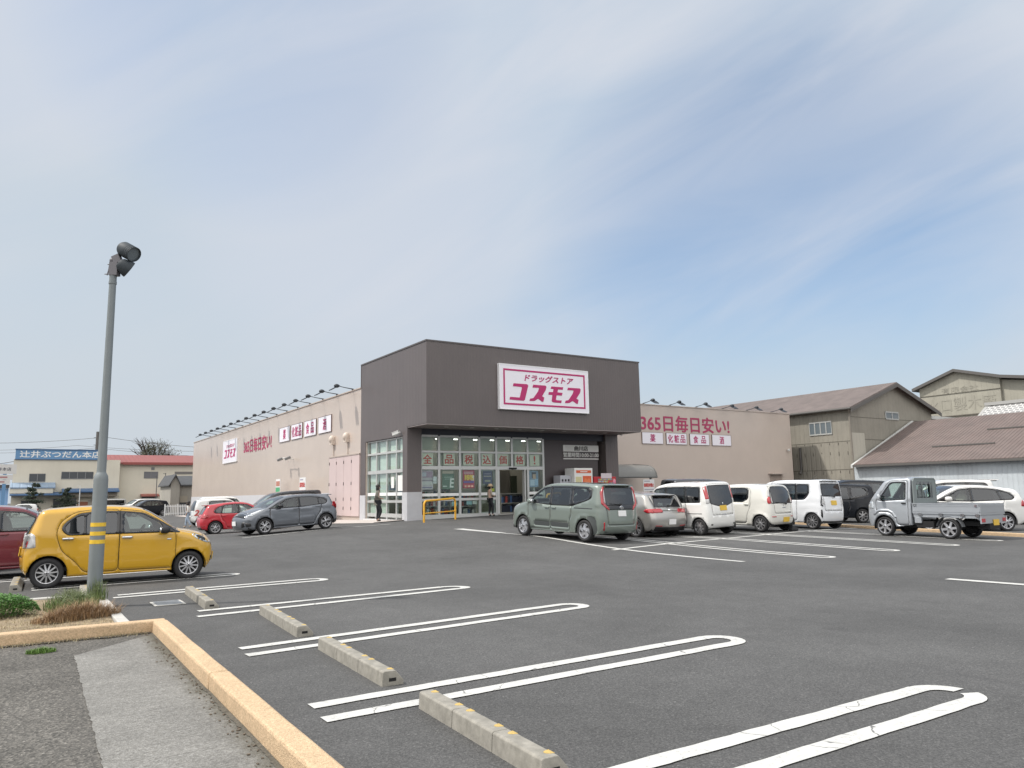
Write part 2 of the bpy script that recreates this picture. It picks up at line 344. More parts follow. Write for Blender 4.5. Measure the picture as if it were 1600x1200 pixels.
def aggregate(name, cols, sc, big, rough=.9, stain=None, edge=None, broom=0):
    m = bpy.data.materials.new(name); m.use_nodes = True; t = m.node_tree; b = t.nodes['Principled BSDF']; tc = t.nodes.new('ShaderNodeTexCoord'); ob = tc.outputs['Object']
    def nz(s_, det=5., ro=.65, dist=0., vec=None):
        n = nd(t, 'ShaderNodeTexNoise', i_Scale=s_, i_Detail=det, i_Roughness=ro, i_Distortion=dist); t.links.new(vec or ob, n.inputs['Vector']); return n.outputs['Fac']
    v = nd(t, 'ShaderNodeTexVoronoi', i_Scale=sc); t.links.new(ob, v.inputs['Vector'])
    c = ramp(t, v.outputs['Color'], cols); h = v.outputs['Distance']
    c = mix_(t, 1., c, ramp(t, nz(sc*.45), [(.3, .72), (.7, 1.2)]), 'MULTIPLY')
    for s_, lo, hi in big: c = mix_(t, 1., c, ramp(t, nz(s_, 6., .7, .5), [(.3, lo), (.7, hi)]), 'MULTIPLY')
    if broom:
        mp_ = nd(t, 'ShaderNodeMapping'); t.links.new(ob, mp_.inputs[0]); mp_.inputs['Scale'].default_value = (2.2, 60, 1); mp_.inputs['Rotation'].default_value = (0, 0, R(8))
        f = nz(1.0, 3., .6, .2, mp_.outputs[0]); c = mix_(t, 1., c, ramp(t, f, [(.3, 1-broom), (.7, 1+broom*.5)]), 'MULTIPLY'); h = math_(t, 'ADD', h, math_(t, 'MULTIPLY', f, .8))
    if stain: c = mix_(t, ramp(t, nz(stain[0], 6., .75, .8), [(stain[1], 0.), (stain[1]+.16, stain[2])]), c, stain[3])
    if edge:                                                      # moss and grime working in from the kerb: (x clean, x kerb, y clean, y kerb, colour)
        sp = t.nodes.new('ShaderNodeSeparateXYZ'); t.links.new(ob, sp.inputs[0]); fs = []
        for ax, i in (('X', 0), ('Y', 2)):
            mr = nd(t, 'ShaderNodeMapRange'); t.links.new(sp.outputs[ax], mr.inputs[0]); mr.inputs[1].default_value = edge[i]; mr.inputs[2].default_value = edge[i+1]; fs.append(mr.outputs[0])
        f = math_(t, 'MAXIMUM', *fs); f = math_(t, 'ADD', f, math_(t, 'MULTIPLY', math_(t, 'SUBTRACT', nz(9., 6., .8), .5), 1.1)); f = math_(t, 'ADD', f, math_(t, 'MULTIPLY', math_(t, 'SUBTRACT', nz(1.6, 3.), .5), .8))
        c = mix_(t, ramp(t, f, [(.45, 0.), (.95, .85)]), c, edge[4])
    t.links.new(c, b.inputs['Base Color']); b.inputs['Roughness'].default_value = rough; b.inputs['Specular IOR Level'].default_value = .3
    bp = nd(t, 'ShaderNodeBump', i_Strength=.6, i_Distance=.006); t.links.new(h, bp.inputs['Height']); t.links.new(bp.outputs[0], b.inputs['Normal']); return m
def white_mat():
    m = bpy.data.materials.new('road_paint'); m.use_nodes = True; t = m.node_tree; b = t.nodes['Principled BSDF']
    tc = t.nodes.new('ShaderNodeTexCoord')
    n = nd(t, 'ShaderNodeTexNoise', i_Scale=34., i_Detail=7., i_Roughness=.8); t.links.new(tc.outputs['Object'], n.inputs['Vector'])
    n2 = nd(t, 'ShaderNodeTexNoise', i_Scale=3., i_Detail=3.); t.links.new(tc.outputs['Object'], n2.inputs['Vector'])
    f = ramp(t, math_(t, 'ADD', math_(t, 'MULTIPLY', n.outputs['Fac'], .75), math_(t, 'MULTIPLY', n2.outputs['Fac'], .25)), [(.33, (.15, .15, .15)), (.43, (.50, .50, .48)), (.7, (.66, .66, .64))])
    vd = nd(t, 'ShaderNodeTexNoise', i_Scale=3.0, i_Detail=3.); t.links.new(tc.outputs['Object'], vd.inputs['Vector']); va = nd(t, 'ShaderNodeVectorMath', operation='MULTIPLY_ADD'); t.links.new(vd.outputs['Color'], va.inputs[0]); va.inputs[1].default_value = (.35, .35, 0); t.links.new(tc.outputs['Object'], va.inputs[2])
    vo = nd(t, 'ShaderNodeTexVoronoi', feature='DISTANCE_TO_EDGE', i_Scale=1.7); t.links.new(va.outputs[0], vo.inputs['Vector'])
    ck = math_(t, 'MULTIPLY', ramp(t, vo.outputs['Distance'], [(.004, 1.), (.009, 0.)]), ramp(t, n2.outputs['Fac'], [(.5, 0.), (.56, .85)])); f = mix_(t, ck, f, (.10, .10, .10))          # hairline cracks
    t.links.new(f, b.inputs['Base Color']); b.inputs['Roughness'].default_value = .7
    return m
WHITE = white_mat()
def drape(mb, p0, p1, w, lift=.008, step=.18, w1=None, jag=.006, rs=random):
    p0, p1 = np.array(p0[:2], float), np.array(p1[:2], float); L = np.linalg.norm(p1-p0); n = max(2, int(L/step)+1); d = (p1-p0)/L; nn = np.array([-d[1], d[0]]); vs = []
    for i in range(n+1):
        q = p0+(p1-p0)*i/n; ww = (w+(w1-w)*i/n if w1 else w)/2
        for sg in (-1, 1):
            e = q+nn*(ww*sg+rs.uniform(-jag, jag)); vs.append((e[0], e[1], gz(*e)+lift))
    mb.add(vs, [(2*i, 2*i+2, 2*i+3, 2*i+1) if True else 0 for i in range(n)])
def hairpin(mb, a0, a1, b0, b1, w, seg=10, lift=.008, gap=False):
    """two parallel stripes a0->a1 and b0->b1 joined by a round end"""
    a0, a1, b0, b1 = [np.array(p[:2], float) for p in (a0, a1, b0, b1)]
    drape(mb, a0, a1, w, lift); drape(mb, b0, b1, w, lift)
    if gap: seg = 14
    c = (a1+b1)/2; r_ = np.linalg.norm(a1-b1)/2; d = (a1-a0)/np.linalg.norm(a1-a0); e = (a1-b1)/np.linalg.norm(a1-b1); vs = []
    for i in range(seg+1):
        t = math.pi*i/seg; dr = e*math.cos(t)+d*math.sin(t)
        for rr in (r_-w/2, r_+w/2): q = c+dr*max(rr, .01); vs.append((q[0], q[1], gz(*q)+lift))
    mb.add(vs, [(2*i, 2*i+1, 2*i+3, 2*i+2) for i in range(seg) if not (gap and i in (7, 8))])
# left bays: hairpin double lines running along X
MARK_L = [((2.33, 11.82), (6.35, 11.95), (2.22, 11.28), (6.5, 11.55)), ((2.14, 8.62), (6.65, 8.95), (2.11, 8.22), (6.7, 8.55)),
          ((2.02, 5.95), (6.4, 5.98), (1.98, 5.55), (6.4, 5.58)), ((1.95, 3.55), (6.1, 3.48), (1.95, 3.12), (6.1, 3.07)),
          ((1.6, 14.7), (4.95, 14.85), (1.5, 14.35), (5.0, 14.45)), ((.4, 16.95), (3.9, 17.15), (.4, 16.6), (3.9, 16.78)), ((-1.5, 19.1), (3.3, 19.35), (-1.5, 18.72), (3.3, 18.97))]
mb = MB()
for q in MARK_L: hairpin(mb, *q, .15, gap=q is MARK_L[3])
struct(mb.build('parking_bay_marking', WHITE))
mb = MB()
def og(px, py): return onground(px, py)[:2]
drape(mb, og(716, 826.5), og(786, 833), .42, w1=.3)
drape(mb, og(786, 833.5), og(1162, 878), .15)
for xx, y0, y1 in ((15.75, 10.9, 18.6), (18.15, 10.75, 18.4), (20.5, 10.5, 18.2), (22.85, 10.5, 18.0)):
    hairpin(mb, (xx-.17, y1), (xx-.17, y0), (xx+.17, y1), (xx+.17, y0), .13)
drape(mb, (13.4, 15.6), (26.0, 16.6), .14)
drape(mb, og(1480, 905), og(1640, 917), .2)
drape(mb, og(1090, 826), og(1320, 815), .12)
drape(mb, (7.0, 28.4), (13.6, 30.3), .13)
drape(mb, (6.0, 36.8), (11.5, 37.3), .13); drape(mb, (6.0, 41.0), (11.5, 41.4), .13)
struct(mb.build('aisle_marking', WHITE))
# ------------------------------------------------------------------ foreground paving, kerbs, planting bed
CONC = M('concrete', (.30, .285, .25), .88, noise=(11, .35), bump=(60, .3, .004), streak=(7, .3, (.17, .165, .13)))
CONC_L = M('concrete_light', (.50, .49, .46), .85, noise=(5, .2), streak=(3, .25, (.3, .29, .27)), bump=(50, .3, .004))
ORANGE = aggregate('kerb_paint', [(.1, (.53, .385, .24)), (.5, (.60, .44, .28)), (1., (.68, .51, .335))], 120., [(7., .86, 1.08), (1.5, .92, 1.05)], rough=.8, stain=(8., .60, .6, (.30, .235, .155)))
OLDASPH = aggregate('worn_asphalt', [(.1, (.065, .063, .058)), (.5, (.112, .107, .098)), (.85, (.175, .165, .148)), (1., (.30, .285, .26))], 70., [(1.1, .72, 1.22), (.45, .8, 1.15)], stain=(1.6, .58, .55, (.075, .073, .07)), edge=(9, 10, 10.1, 10.6, (.085, .08, .06)))
BROOM = aggregate('broomed_concrete', [(.1, (.19, .186, .172)), (.6, (.245, .24, .226)), (1., (.325, .32, .305))], 90., [(1.3, .84, 1.12), (.5, .9, 1.08)], broom=.22, stain=(5.5, .63, .5, (.13, .125, .11)), edge=(1.12, 1.50, 9.8, 10.3, (.10, .095, .075)))
def flat_poly(name, pts, z, mat, sub=None):
    mb = MB(); P = [Vector((p[0], p[1], z)) for p in pts]
    for t in tessellate_polygon([P]):
        n = (P[t[1]]-P[t[0]]).cross(P[t[2]]-P[t[0]]); t = t if n.z > 0 else t[::-1]; o = len(mb.v); mb.v += [tuple(P[i]) for i in t]; mb.f.append((o, o+1, o+2)); mb.mi.append(0)
    return mb.build(name, mat)
struct(flat_poly('old_pavement', [(-9, -4), (1.45, -4), (1.6, 10.4), (-9, 11.0)], .008, OLDASPH))
_rk = random.Random(8); _ed = [(.5+.06*min(1, (y-2)/3.4)+.08*max(0, (y-5.4)/3.9)+_rk.uniform(-.008, .008), y) for y in [2+.06*k for k in range(122)]]
struct(flat_poly('concrete_pavement', _ed+[(.64, 9.3), (1.53, 10.2), (1.42, 2.0)], .014, BROOM))
# soil and moss line along the inside of the kerb
SOILMAT = M('soil', (.30, .235, .155), .95, noise=(9, .5), bump=(45, .9, .02))
DIRT = M('kerb_dirt', (.115, .105, .085), .95, noise=(22, .6), bump=(60, .9, .01))
mb = MB(); rs = random.Random(3)
for a, b, w in (((1.405, 2.2), (1.51, 10.2), .03), ((-4.5, 10.65), (1.5, 10.3), .05)):
    a, b = Vector(a), Vector(b); d = (b-a).normalized(); nn = Vector((-d.y, d.x)); n = 60; vs = []
    n = 220; ww = np.convolve(NR.rand(n+30), np.ones(9)/9, 'same')[10:n+11]; w2 = np.convolve(NR.rand(n+60), np.ones(31)/31, 'same')[20:n+21]
    for i in range(n+1):
        q = a+(b-a)*i/n; kk = w*max(.1, .4+2.2*(ww[i]-.5)+4*(w2[i]-.5)+.5*NR.rand()); e = nn*kk if a.x > 1 else -nn*kk*1.3; p2 = q+e
        vs += [(q.x, q.y, .022), (p2.x, p2.y, .019)]
    mb.add(vs, [(2*i, 2*i+2, 2*i+3, 2*i+1) if a.x > 1 else (2*i, 2*i+1, 2*i+3, 2*i+2) for i in range(n)])
o = mb.build('kerb_soil', DIRT); tag(o, 'dark soil and litter gathered along the foot of the orange kerb', 'soil', kind='stuff')
def kerb_run(name, a, b, w, h, mat, label, seg=3.4, jitter=.006, bev=.02, group=None, cat='kerb'):
    """one run of kerb cast in blocks: a-b is the run's centre line"""
    a, b = Vector(a), Vector(b); L = (b-a).length; d = (b-a).normalized(); nn = Vector((-d.y, d.x)); n = max(1, round(L/seg)); mb = MB(); rr = random.Random(int(L*100))
    for i in range(n):
        q0 = a+d*(L*i/n+.003); q1 = a+d*(L*(i+1)/n-.003); off = rr.uniform(-jitter, jitter); hh = h+rr.uniform(-jitter, jitter)*.6
        K = 7; vs = []
        for j in range(K):
            q = q0+(q1-q0)*j/(K-1); g = gz(q.x, q.y)
            for s, z in ((-1, -.1), (1, -.1), (1, hh), (-1, hh)):
                e = q+nn*(s*w/2+off+rr.uniform(-.003, .003)); vs.append((e.x, e.y, g+z+(rr.uniform(-.003, .003) if z > 0 else 0)))
        fs = [(0, 1, 2, 3), tuple(4*(K-1)+k for k in (3, 2, 1, 0))]
        for j in range(K-1):
            for k in range(4): fs.append((4*j+k, 4*j+4+k, 4*j+4+(k+1) % 4, 4*j+(k+1) % 4))
        mb.add(vs, fs)
    bm = bmesh.new(); me = bpy.data.meshes.new('t'); me.from_pydata(mb.v, [], mb.f); bm.from_mesh(me); bmesh.ops.recalc_face_normals(bm, faces=bm.faces)
    o = mb.build(name, mat, bevel=bev); bm.to_mesh(o.data); bm.free(); bpy.data.meshes.remove(me)
    return tag(o, label, cat, group)
kerb_run('kerb', (1.435, -3), (1.60, 10.28), .165, .15, ORANGE, 'orange painted kerb running beside the concrete strip towards the viewer')
kerb_run('kerb', (-8, 10.93), (1.675, 10.37), .17, .15, ORANGE, 'orange painted kerb crossing in front of the weedy planting bed')
kerb_run('kerb', (1.24, 10.6), (1.24, 14.0), .13, .12, CONC_L, 'bare grey concrete kerb at the right end of the planting bed', bev=.012)
kerb_run('kerb', (-8, 14.3), (1.3, 14.08), .13, .12, CONC_L, 'bare grey concrete kerb behind the planting bed by the yellow car', bev=.012)
kerb_run('kerb', (27.0, 20.0), (24.13, 5.5), .2, .10, ORANGE, 'long orange kerb strip beyond the silver pickup truck', bev=.02)
mb = MB(); nx, ny = 60, 24
for j in range(ny+1):
    for i in range(nx+1):
        x = -8+9.17*i/nx; y = 10.95-.055*(x+8)+(3.07+.055*(x+8))*j/ny; mb.v.append((x, y, .085+.035*math.sin(x*2.1+y)*math.cos(y*2.7)+rs.uniform(-.012, .012)))
mb.f = [(j*(nx+1)+i, j*(nx+1)+i+1, (j+1)*(nx+1)+i+1, (j+1)*(nx+1)+i) for j in range(ny) for i in range(nx)]; mb.mi = [0]*len(mb.f)
struct(mb.build('bed_ground', SOILMAT, smooth=70))
# drain grate
t = thing('drain_grate', 'small steel drain cover set flush in the asphalt near the wheel stops', 'drain', (2.12, 13.02, 0))
mb = MB(); mb.box(-.22, .22, -.27, .27, .006, .014); mb.build('frame', CONC_L, t)
mb = MB(); mb.box(-.18, .18, -.23, .23, .0145, .02)
for i in range(9): mb.box(-.17, .17, -.21+i*.05, -.19+i*.05, .02, .023)
mb.build('cover', M('galvanised', (.36, .38, .40), .5, metal=.6, noise=(20, .25)), t)

# wheel stops -------------------------------------------------------
REFL = M('stop_reflector', (.56, .40, .13), .6, noise=(40, .3))
HOLE = M('dark_void', (.012, .012, .012), .9)
def wheel_stop(x, y, rz, label, L=1.8):
    t = thing('wheel_stop', label, 'wheel stop', (x, y, gz(x, y)), rz, 'concrete wheel stops of the parking bays')
    mb = MB(); n = 3; h = .122; prof = [(-.098, -.03), (.10, -.03), (.10, .035), (.032, h-.008), (.022, h), (-.078, h), (-.09, h-.01)]; q = len(prof)
    for i in range(n):
        a = -L/2+L*i/n+.0025; b = -L/2+L*(i+1)/n-.0025
        vs = [(px, a if k == 0 else b, pz) for k in (0, 1) for px, pz in prof]
        mb.add(vs, [tuple(range(q)), tuple(range(2*q-1, q-1, -1))]+[(k, k+q, (k+1) % q+q, (k+1) % q) for k in range(q)])
    mb.build('block', CONC, t, bevel=.006)
    for yy in (-L/2+.08, -L/6-.09, -L/6+.09, L/6-.09, L/6+.09, L/2-.08):
        mb = MB(); mb.prism([(.026-.052*math.sin(math.pi*k/6), yy+.034*math.cos(math.pi*k/6), h-.002) for k in range(7)], (0, 0, .0035)); mb.build('reflector', REFL, t)
    mb = MB(); mb.box(-.035, .03, -L/2-.0, -L/2+.03, .035, .062); mb.build('socket', HOLE, t)
    return t
wheel_stop(2.717, 4.54, R(-3.5), 'wheel stop lowest in the photo and nearest the viewer, cut by the frame edge', 1.76)
wheel_stop(2.855, 7.13, R(-2.9), 'second wheel stop from the viewer, whole and beside the orange kerb', 1.91)
wheel_stop(3.0, 9.94, R(-3.6), 'third wheel stop from the viewer, between two hairpin lines', 2.1)
wheel_stop(2.605, 13.05, R(-2.9), 'fourth wheel stop from the viewer, beside the steel drain cover', 2.2)
wheel_stop(1.16, 14.95, R(-2), 'wheel stop half hidden behind the lamp post foot', 1.5)
wheel_stop(.18, 17.5, R(-2), 'wheel stop just behind the rear wheel of the yellow hatchback', 1.8)
wheel_stop(-.34, 17.45, R(-2), 'wheel stop at the left frame edge beside the maroon car', 1.8)
# small black rubber stop lying by the far bays
t = MB().cbox((0, 0, .05), (.34, .16, .1)).ellipsoid((0.02, 0, .1), (.12, .07, .05)).build('rubber_chock', M('black_rubber', (.02, .02, .022), .7), smooth=40, bevel=.02)
p = onground(1240, 829.5); t.location = (p[0], p[1], p[2]); tag(t, 'small black rubber chock lying on the asphalt behind the white round hatchback', 'chock')

# lamp post ---------------------------------------------------------
GALV = M('galv_pole', (.20, .225, .235), .6, metal=.15, noise=(2.5, .12), streak=(7, .2, (.22, .24, .25)))
YB = M('yellow_band', (.80, .52, .04), .5, noise=(14, .15)); DKM = M('lamp_housing', (.045, .055, .064), .6, noise=(9, .2), spec=.3); BRK = M('bracket_metal', (.15, .145, .16), .5)
t = thing('street_lamp', 'tall grey pole lamp with yellow bands and two spotlights in the planting bed', 'street lamp', (1.14, 13.43, .05))
mb = MB(); mb.lathe([(.105, -.1), (.103, 1.87), (.097, 1.93), (.076, 1.97), (.068, 1.985), (.066, 2.0), (.052, 5.02), (.06, 5.02), (.06, 5.06), (.055, 5.06), (.055, 5.17), (0, 5.17)], 28); mb.build('pole', GALV, t, smooth=40)
for i, (z0, z1) in enumerate(((1.155, 1.215), (1.02, 1.08), (.895, .955))):
    mb = MB(); mb.lathe([(.1035, z0), (.107, z0), (.107, z1), (.1035, z1)], 28); mb.build('band', YB, t, smooth=40)
_rt, _fw = Vector((.835, -.55, 0)), Vector((.55, .835, 0)); UP = Vector((0, 0, 1))
top = Vector((0, 0, 5.17))
mb = MB(); rot = Matrix((_rt, _fw, UP)).transposed()
mb.cbox(top+_rt*.02+UP*.10, (.13, .12, .22), 0, rot); mb.cbox(top+_rt*.055+UP*.26, (.12, .10, .14), 0, rot @ Matrix.Rotation(R(-25), 3, 'Y'))
mb.ellipsoid(top-_rt*.02+UP*.245, (.05, .05, .05)); mb.tube([top-_rt*.07+UP*.17, top-_rt*.08+UP*.08, top-_rt*.1], .009)
mb.tube([top-_rt*.05+UP*.02, top-_rt*.14+UP*.02], .008); mb.tube([top-_rt*.05+UP*.19, top-_rt*.1+UP*.18], .008)
mb.build('bracket', BRK, t, smooth=40)
def spot(c, ax, r_, L, dome=False):
    ax = Vector(ax).normalized(); q = ax.to_track_quat('Z', 'Y').to_matrix(); mb = MB()
    if dome: prof = [(0, -.10), (.06, -.095), (.10, -.06), (r_, .06), (r_*1.02, .10), (r_*.92, .10), (r_*.9, .085), (0, .085)]
    else: prof = [(0, -L/2), (r_*.86, -L/2), (r_, -L/2+.04), (r_, L*.12)]+[(r_*(1-.05*(k % 2)), L*.12+.018*k) for k in range(1, 7)]+[(r_, L*.42), (r_, L/2), (r_*.92, L/2), (r_*.9, L/2-.03), (0, L/2-.03)]
    mb.lathe(prof, 32); n = len(mb.mi)
    for i, p in enumerate(mb.v): mb.v[i] = tuple(q @ Vector(p)+Vector(c))
    for k in range(32): mb.mi[n-1-k] = 1
    return mb
spot(top+_rt*.225+UP*.395, _rt*.8+UP*-.47-_fw*.32, .125, .30).build('spotlight', [DKM, M('lens', (.16, .19, .21), .2, spec=.6)], t, smooth=35)
spot(top+_rt*.165+UP*.15, _rt*.62+UP*-.48+_fw*.55, .14, .25, True).build('spotlight', [DKM, MATS['lens']], t, smooth=35)

# ------------------------------------------------------------------ drugstore
XW, YF, YG, YR_, XE, YB_ = 15.5, 30.6, 32.6, 37.67, 51.2, 84.2
ZP, ZT, ZS = 7.4, 8.63, 4.82
PINK = M('pink_siding', (.545, .465, .41), .22, noise=(.5, .06), ribs=('XY', .11, .0025), spec=.7, streak=(2.2, .10, (.46, .40, .36)))
BROWN = M('brown_siding', (.122, .104, .102), .38, noise=(.6, .1), ribs=('XY', .16, .006), spec=.5, streak=(3., .18, (.15, .135, .13)))
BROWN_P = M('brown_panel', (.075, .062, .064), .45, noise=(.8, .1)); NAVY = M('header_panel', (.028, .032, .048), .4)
GREY_P = M('grey_plinth', (.50, .505, .53), .8, noise=(2, .1)); ALU = M('aluminium', (.56, .57, .56), .42, metal=.3, noise=(3, .05)); CAP = M('cap_trim', (.10, .09, .09), .5)
SOFF = M('soffit', (.30, .265, .26), .6); CREAM = M('cream_board', (.55, .55, .46), .75, noise=(1.2, .1)); BLIND = M('white_blind', (.82, .84, .78), .8, noise=(1.5, .06))
GL_SHOP = glass('shop_glass', (.88, .93, .91), base=.03)
ST = thing('drugstore', 'large pink clad drugstore with a dark brown entrance block', 'store', (XW, YF, 0.3))
def part(name, mb, mat, root, **k): return mb.build(name, mat, root, world=True, **k)
mb = MB(); mb.box(XW+.03, XE, YR_, YB_, -.4, ZP); part('wall', mb, PINK, ST)
mb = MB(); mb.box(28.7, XE+.04, YR_-.05, YR_+.25, ZP, ZP+.06); mb.box(XW-.02, XW+.28, 38.45, YB_+.04, ZP, ZP+.06); mb.box(XE-.26, XE+.04, YR_+.25, YB_+.04, ZP, ZP+.06); mb.box(XW+.28, XE-.26, YB_-.2, YB_+.04, ZP, ZP+.06); part('parapet_cap', mb, M('cap_pink', (.50, .43, .38), .5), ST)
mb = MB(); mb.box(XW+.005, XW+.1, 43.2, YB_+.02, -.4, 1.8); part('foundation', mb, GREY_P, ST)
mb = MB(); mb.box(28.7, XE-.005, YR_-.02, YR_+.1, -.2, 1.0); part('foundation', mb, M('plinth_pink', (.50, .42, .37), .8), ST)
# entrance block: upper mass with left flank down to the window
E_ = MB(); E_.box(XW, 28.65, YF, 38.39, ZS, ZT)
E_.box(XW, XW+.3, 37.72, 38.39, 1.62, ZS); E_.box(XW, XW+.3, 33.12, 37.72, 4.42, ZS)
E_.box(XW, 16.25, YG, 33.12, 1.73, ZS)                                          # corner pillar
E_.box(27.75, 28.65, YG, 38.0, -.1, ZS); part('entrance_block', E_, BROWN, ST)
mb = MB(); mb.box(XW-.03, 28.68, YF-.03, YF+.02, ZT, ZT+.07); mb.box(XW-.03, XW+.02, YF+.02, 38.42, ZT, ZT+.07); mb.box(28.63, 28.68, YF+.02, 38.42, ZT, ZT+.07)
mb.box(XW-.015, XW+.045, 38.39, 38.44, ZP+.05, ZT); part('roof_trim', mb, CAP, ST)
mb = MB(); mb.box(XW+.02, 28.63, YF+.02, YG+.35, ZS-.05, ZS-.004)
part('soffit', mb, SOFF, ST)
mb = MB()
for k in range(9): mb.lathe([(.0, 0), (.11, 0), (.12, .012), (.12, .02)], 16, c=(17+k*1.4, 31.5, ZS-.07))
part('downlight', mb, M('downlight_trim', (.6, .58, .56), .5), ST)
mb = MB(); mb.box(XW-.012, 16.262, YG-.012, 33.14, .0, 1.73); part('plinth', mb, GREY_P, ST); mb = MB(); mb.box(XW-.012, XW+.35, 37.70, 38.41, -.2, 1.62); part('plinth', mb, GREY_P, ST)
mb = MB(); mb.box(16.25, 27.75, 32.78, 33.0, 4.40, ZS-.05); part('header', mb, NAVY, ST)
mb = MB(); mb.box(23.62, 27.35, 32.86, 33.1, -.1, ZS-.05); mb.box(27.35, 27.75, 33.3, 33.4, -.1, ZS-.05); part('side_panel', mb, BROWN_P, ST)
mb = MB(); mb.box(24.35, 25.4, 32.83, 32.86, .55, 2.45); part('service_door', mb, M('service_door', (.055, .045, .047), .4), ST)
# front glazing --------------------------------------------------------
YW = 32.74
def fx(p): return float(PY(640+p/6.667, 720, YW)[0])
def fz(p): return float(PY(750, 660+p/6.667, YW)[2])
cols = [fx(v) for v in (118, 308, 525, 730, 905, 1068, 1232, 1394)]
zr = [fz(155), fz(312), fz(474), fz(796), fz(965)]; zlow = .34
FRAME = MB(); bw = .06
xs_l, xs_r = cols[0], cols[-1]
for i, x in enumerate(cols):
    z0 = zlow if i not in (5,) else zr[2]
    FRAME.box(x-bw, x+bw, YW, YW+.12, z0, zr[0])
for k, z in enumerate(zr[:3]):
    hb = (.05, .05, .085)[k]
    for a, b in zip(cols[:-1], cols[1:]): FRAME.box(a+bw, b-bw, YW+.005, YW+.115, z-hb, z+hb)
for i, (a, b) in enumerate(zip(cols[:-1], cols[1:])):
    if i in (4, 5): continue
    FRAME.box(a+bw, b-bw, YW+.005, YW+.115, zr[3]-.06, zr[3]+.06); FRAME.box(a+bw, b-bw, YW+.005, YW+.115, zlow, zr[4]+.09)
WIN = part('shop_window', FRAME, ALU, ST)
mb = MB(); mb.box(xs_l+.01, xs_r-.01, YW-.06, YW+.16, .2, zlow); part('window_sill', mb, M('sill_white', (.62, .62, .62), .7), ST)
mb = MB()
for i, (a, b) in enumerate(zip(cols[:-1], cols[1:])):
    for k in range(2): mb.box(a+bw+.002, b-bw-.002, YW+.05, YW+.056, zr[k+1]+.09, zr[k]-.052)
    if i not in (4, 5): mb.box(a+bw+.002, b-bw-.002, YW+.05, YW+.056, zr[3]+.062, zr[2]-.088); mb.box(a+bw+.002, b-bw-.002, YW+.05, YW+.056, zr[4]+.092, zr[3]-.062)
part('pane', mb, GL_SHOP, ST)
mb = MB()
for i, (a, b) in enumerate(zip(cols[:-1], cols[1:])):
    mb.box(a+bw, b-bw-.16, YW+.25, YW+.28, zr[2]-.1, zr[0]+.02)
part('blind_board', mb, CREAM, ST)
mb = MB()
for i, (a, b) in enumerate(zip(cols[:-1], cols[1:])):
    if i in (4, 5): continue
    mb.box(a+bw, b-bw, YW+.035, YW+.048, zr[3]+.17, zr[3]+.31)
part('safety_band', mb, M('band_white', (.8, .81, .8), .6), ST)
# sliding door leaves, parked open on both sides
def leaf(a, b, y):
    m = MB(); z0, z1 = .56, zr[2]-.09
    m.box(a, a+.06, y, y+.04, z0, z1); m.box(b-.06, b, y, y+.04, z0, z1); m.box(a+.06, b-.06, y+.002, y+.038, z1-.07, z1); m.box(a+.06, b-.06, y+.002, y+.038, z0, z0+.12)
    o = part('sliding_door', m, ALU, ST)
    g = MB(); g.box(a+.062, b-.062, y+.018, y+.023, z0+.122, z1-.072); q = g.build('pane', GL_SHOP, o); return o
leaf(cols[3]+.1, cols[4]-.04, YW+.14); leaf(fx(1190), fx(1190)+.75, YW+.14)
mb = MB(); mb.box(cols[4]+.02, cols[4]+.16, YW-.02, YW+.12, .56, zr[2]-.09); mb.box(fx(1192), fx(1192)+.07, YW-.02, YW+.12, .56, zr[2]-.09); part('door_jamb', mb, ALU, ST)
mb = MB(); mb.box((cols[4]+cols[6])/2-.22, (cols[4]+cols[6])/2+.22, YW-.08, YW-.005, zr[2]-.06, zr[2]+.02); part('door_sensor', mb, HOLE, ST)
# inside of the shop
INW = M('interior_wall', (.52, .50, .42), .8); mb = MB()
mb.box(16.3, 27.7, 37.2, 37.3, .3, 4.6); mb.box(27.6, 27.7, 33.4, 37.2, .3, 4.6); mb.box(15.9, 16.0, 36.9, 37.2, .3, 4.6); part('inner_wall', mb, INW, ST)
mb = MB(); mb.box(15.85, 27.7, YW+.12, 37.3, .3, .56); part('inner_floor', mb, M('vinyl_floor', (.45, .44, .41), .3), ST)
mb = MB(); mb.box(15.85, 27.7, YW+.3, 37.3, 4.6, 4.68); part('inner_ceiling', mb, M('inner_ceiling', (.7, .7, .68), .9), ST)
CLM = M('tube_light', (.9, .9, .88), .5, emit=((1, .97, .9), 5.))
for y_ in (34.9, 36.3):
    mb = MB()
    for k in range(5): mb.box(16.8+k*2.15, 18.5+k*2.15, y_-.05, y_+.05, 4.56, 4.6)
    part('ceiling_light', mb, CLM, ST)
mb = MB(); mb.box(23.0, 24.2, 37.1, 37.19, .56, 2.9); part('inner_door', mb, M('inner_door', (.20, .185, .16), .6), ST)
mb = MB(); mb.box(24.3, 24.7, 37.1, 37.19, .56, 2.6); mb.box(22.55, 22.75, 37.12, 37.19, 1.9, 2.2); part('notice', mb, M('dark_notice', (.06, .075, .05), .6), ST)
SHELF = M('shelf_grey', (.40, .39, .36), .6); PRD = [M('goods_%s' % c, v, .5) for c, v in (('navy', (.025, .03, .05)), ('white', (.6, .6, .58)), ('red', (.35, .06, .05)), ('green', (.06, .16, .10)), ('blue', (.06, .12, .26)), ('tan', (.35, .28, .18)))]
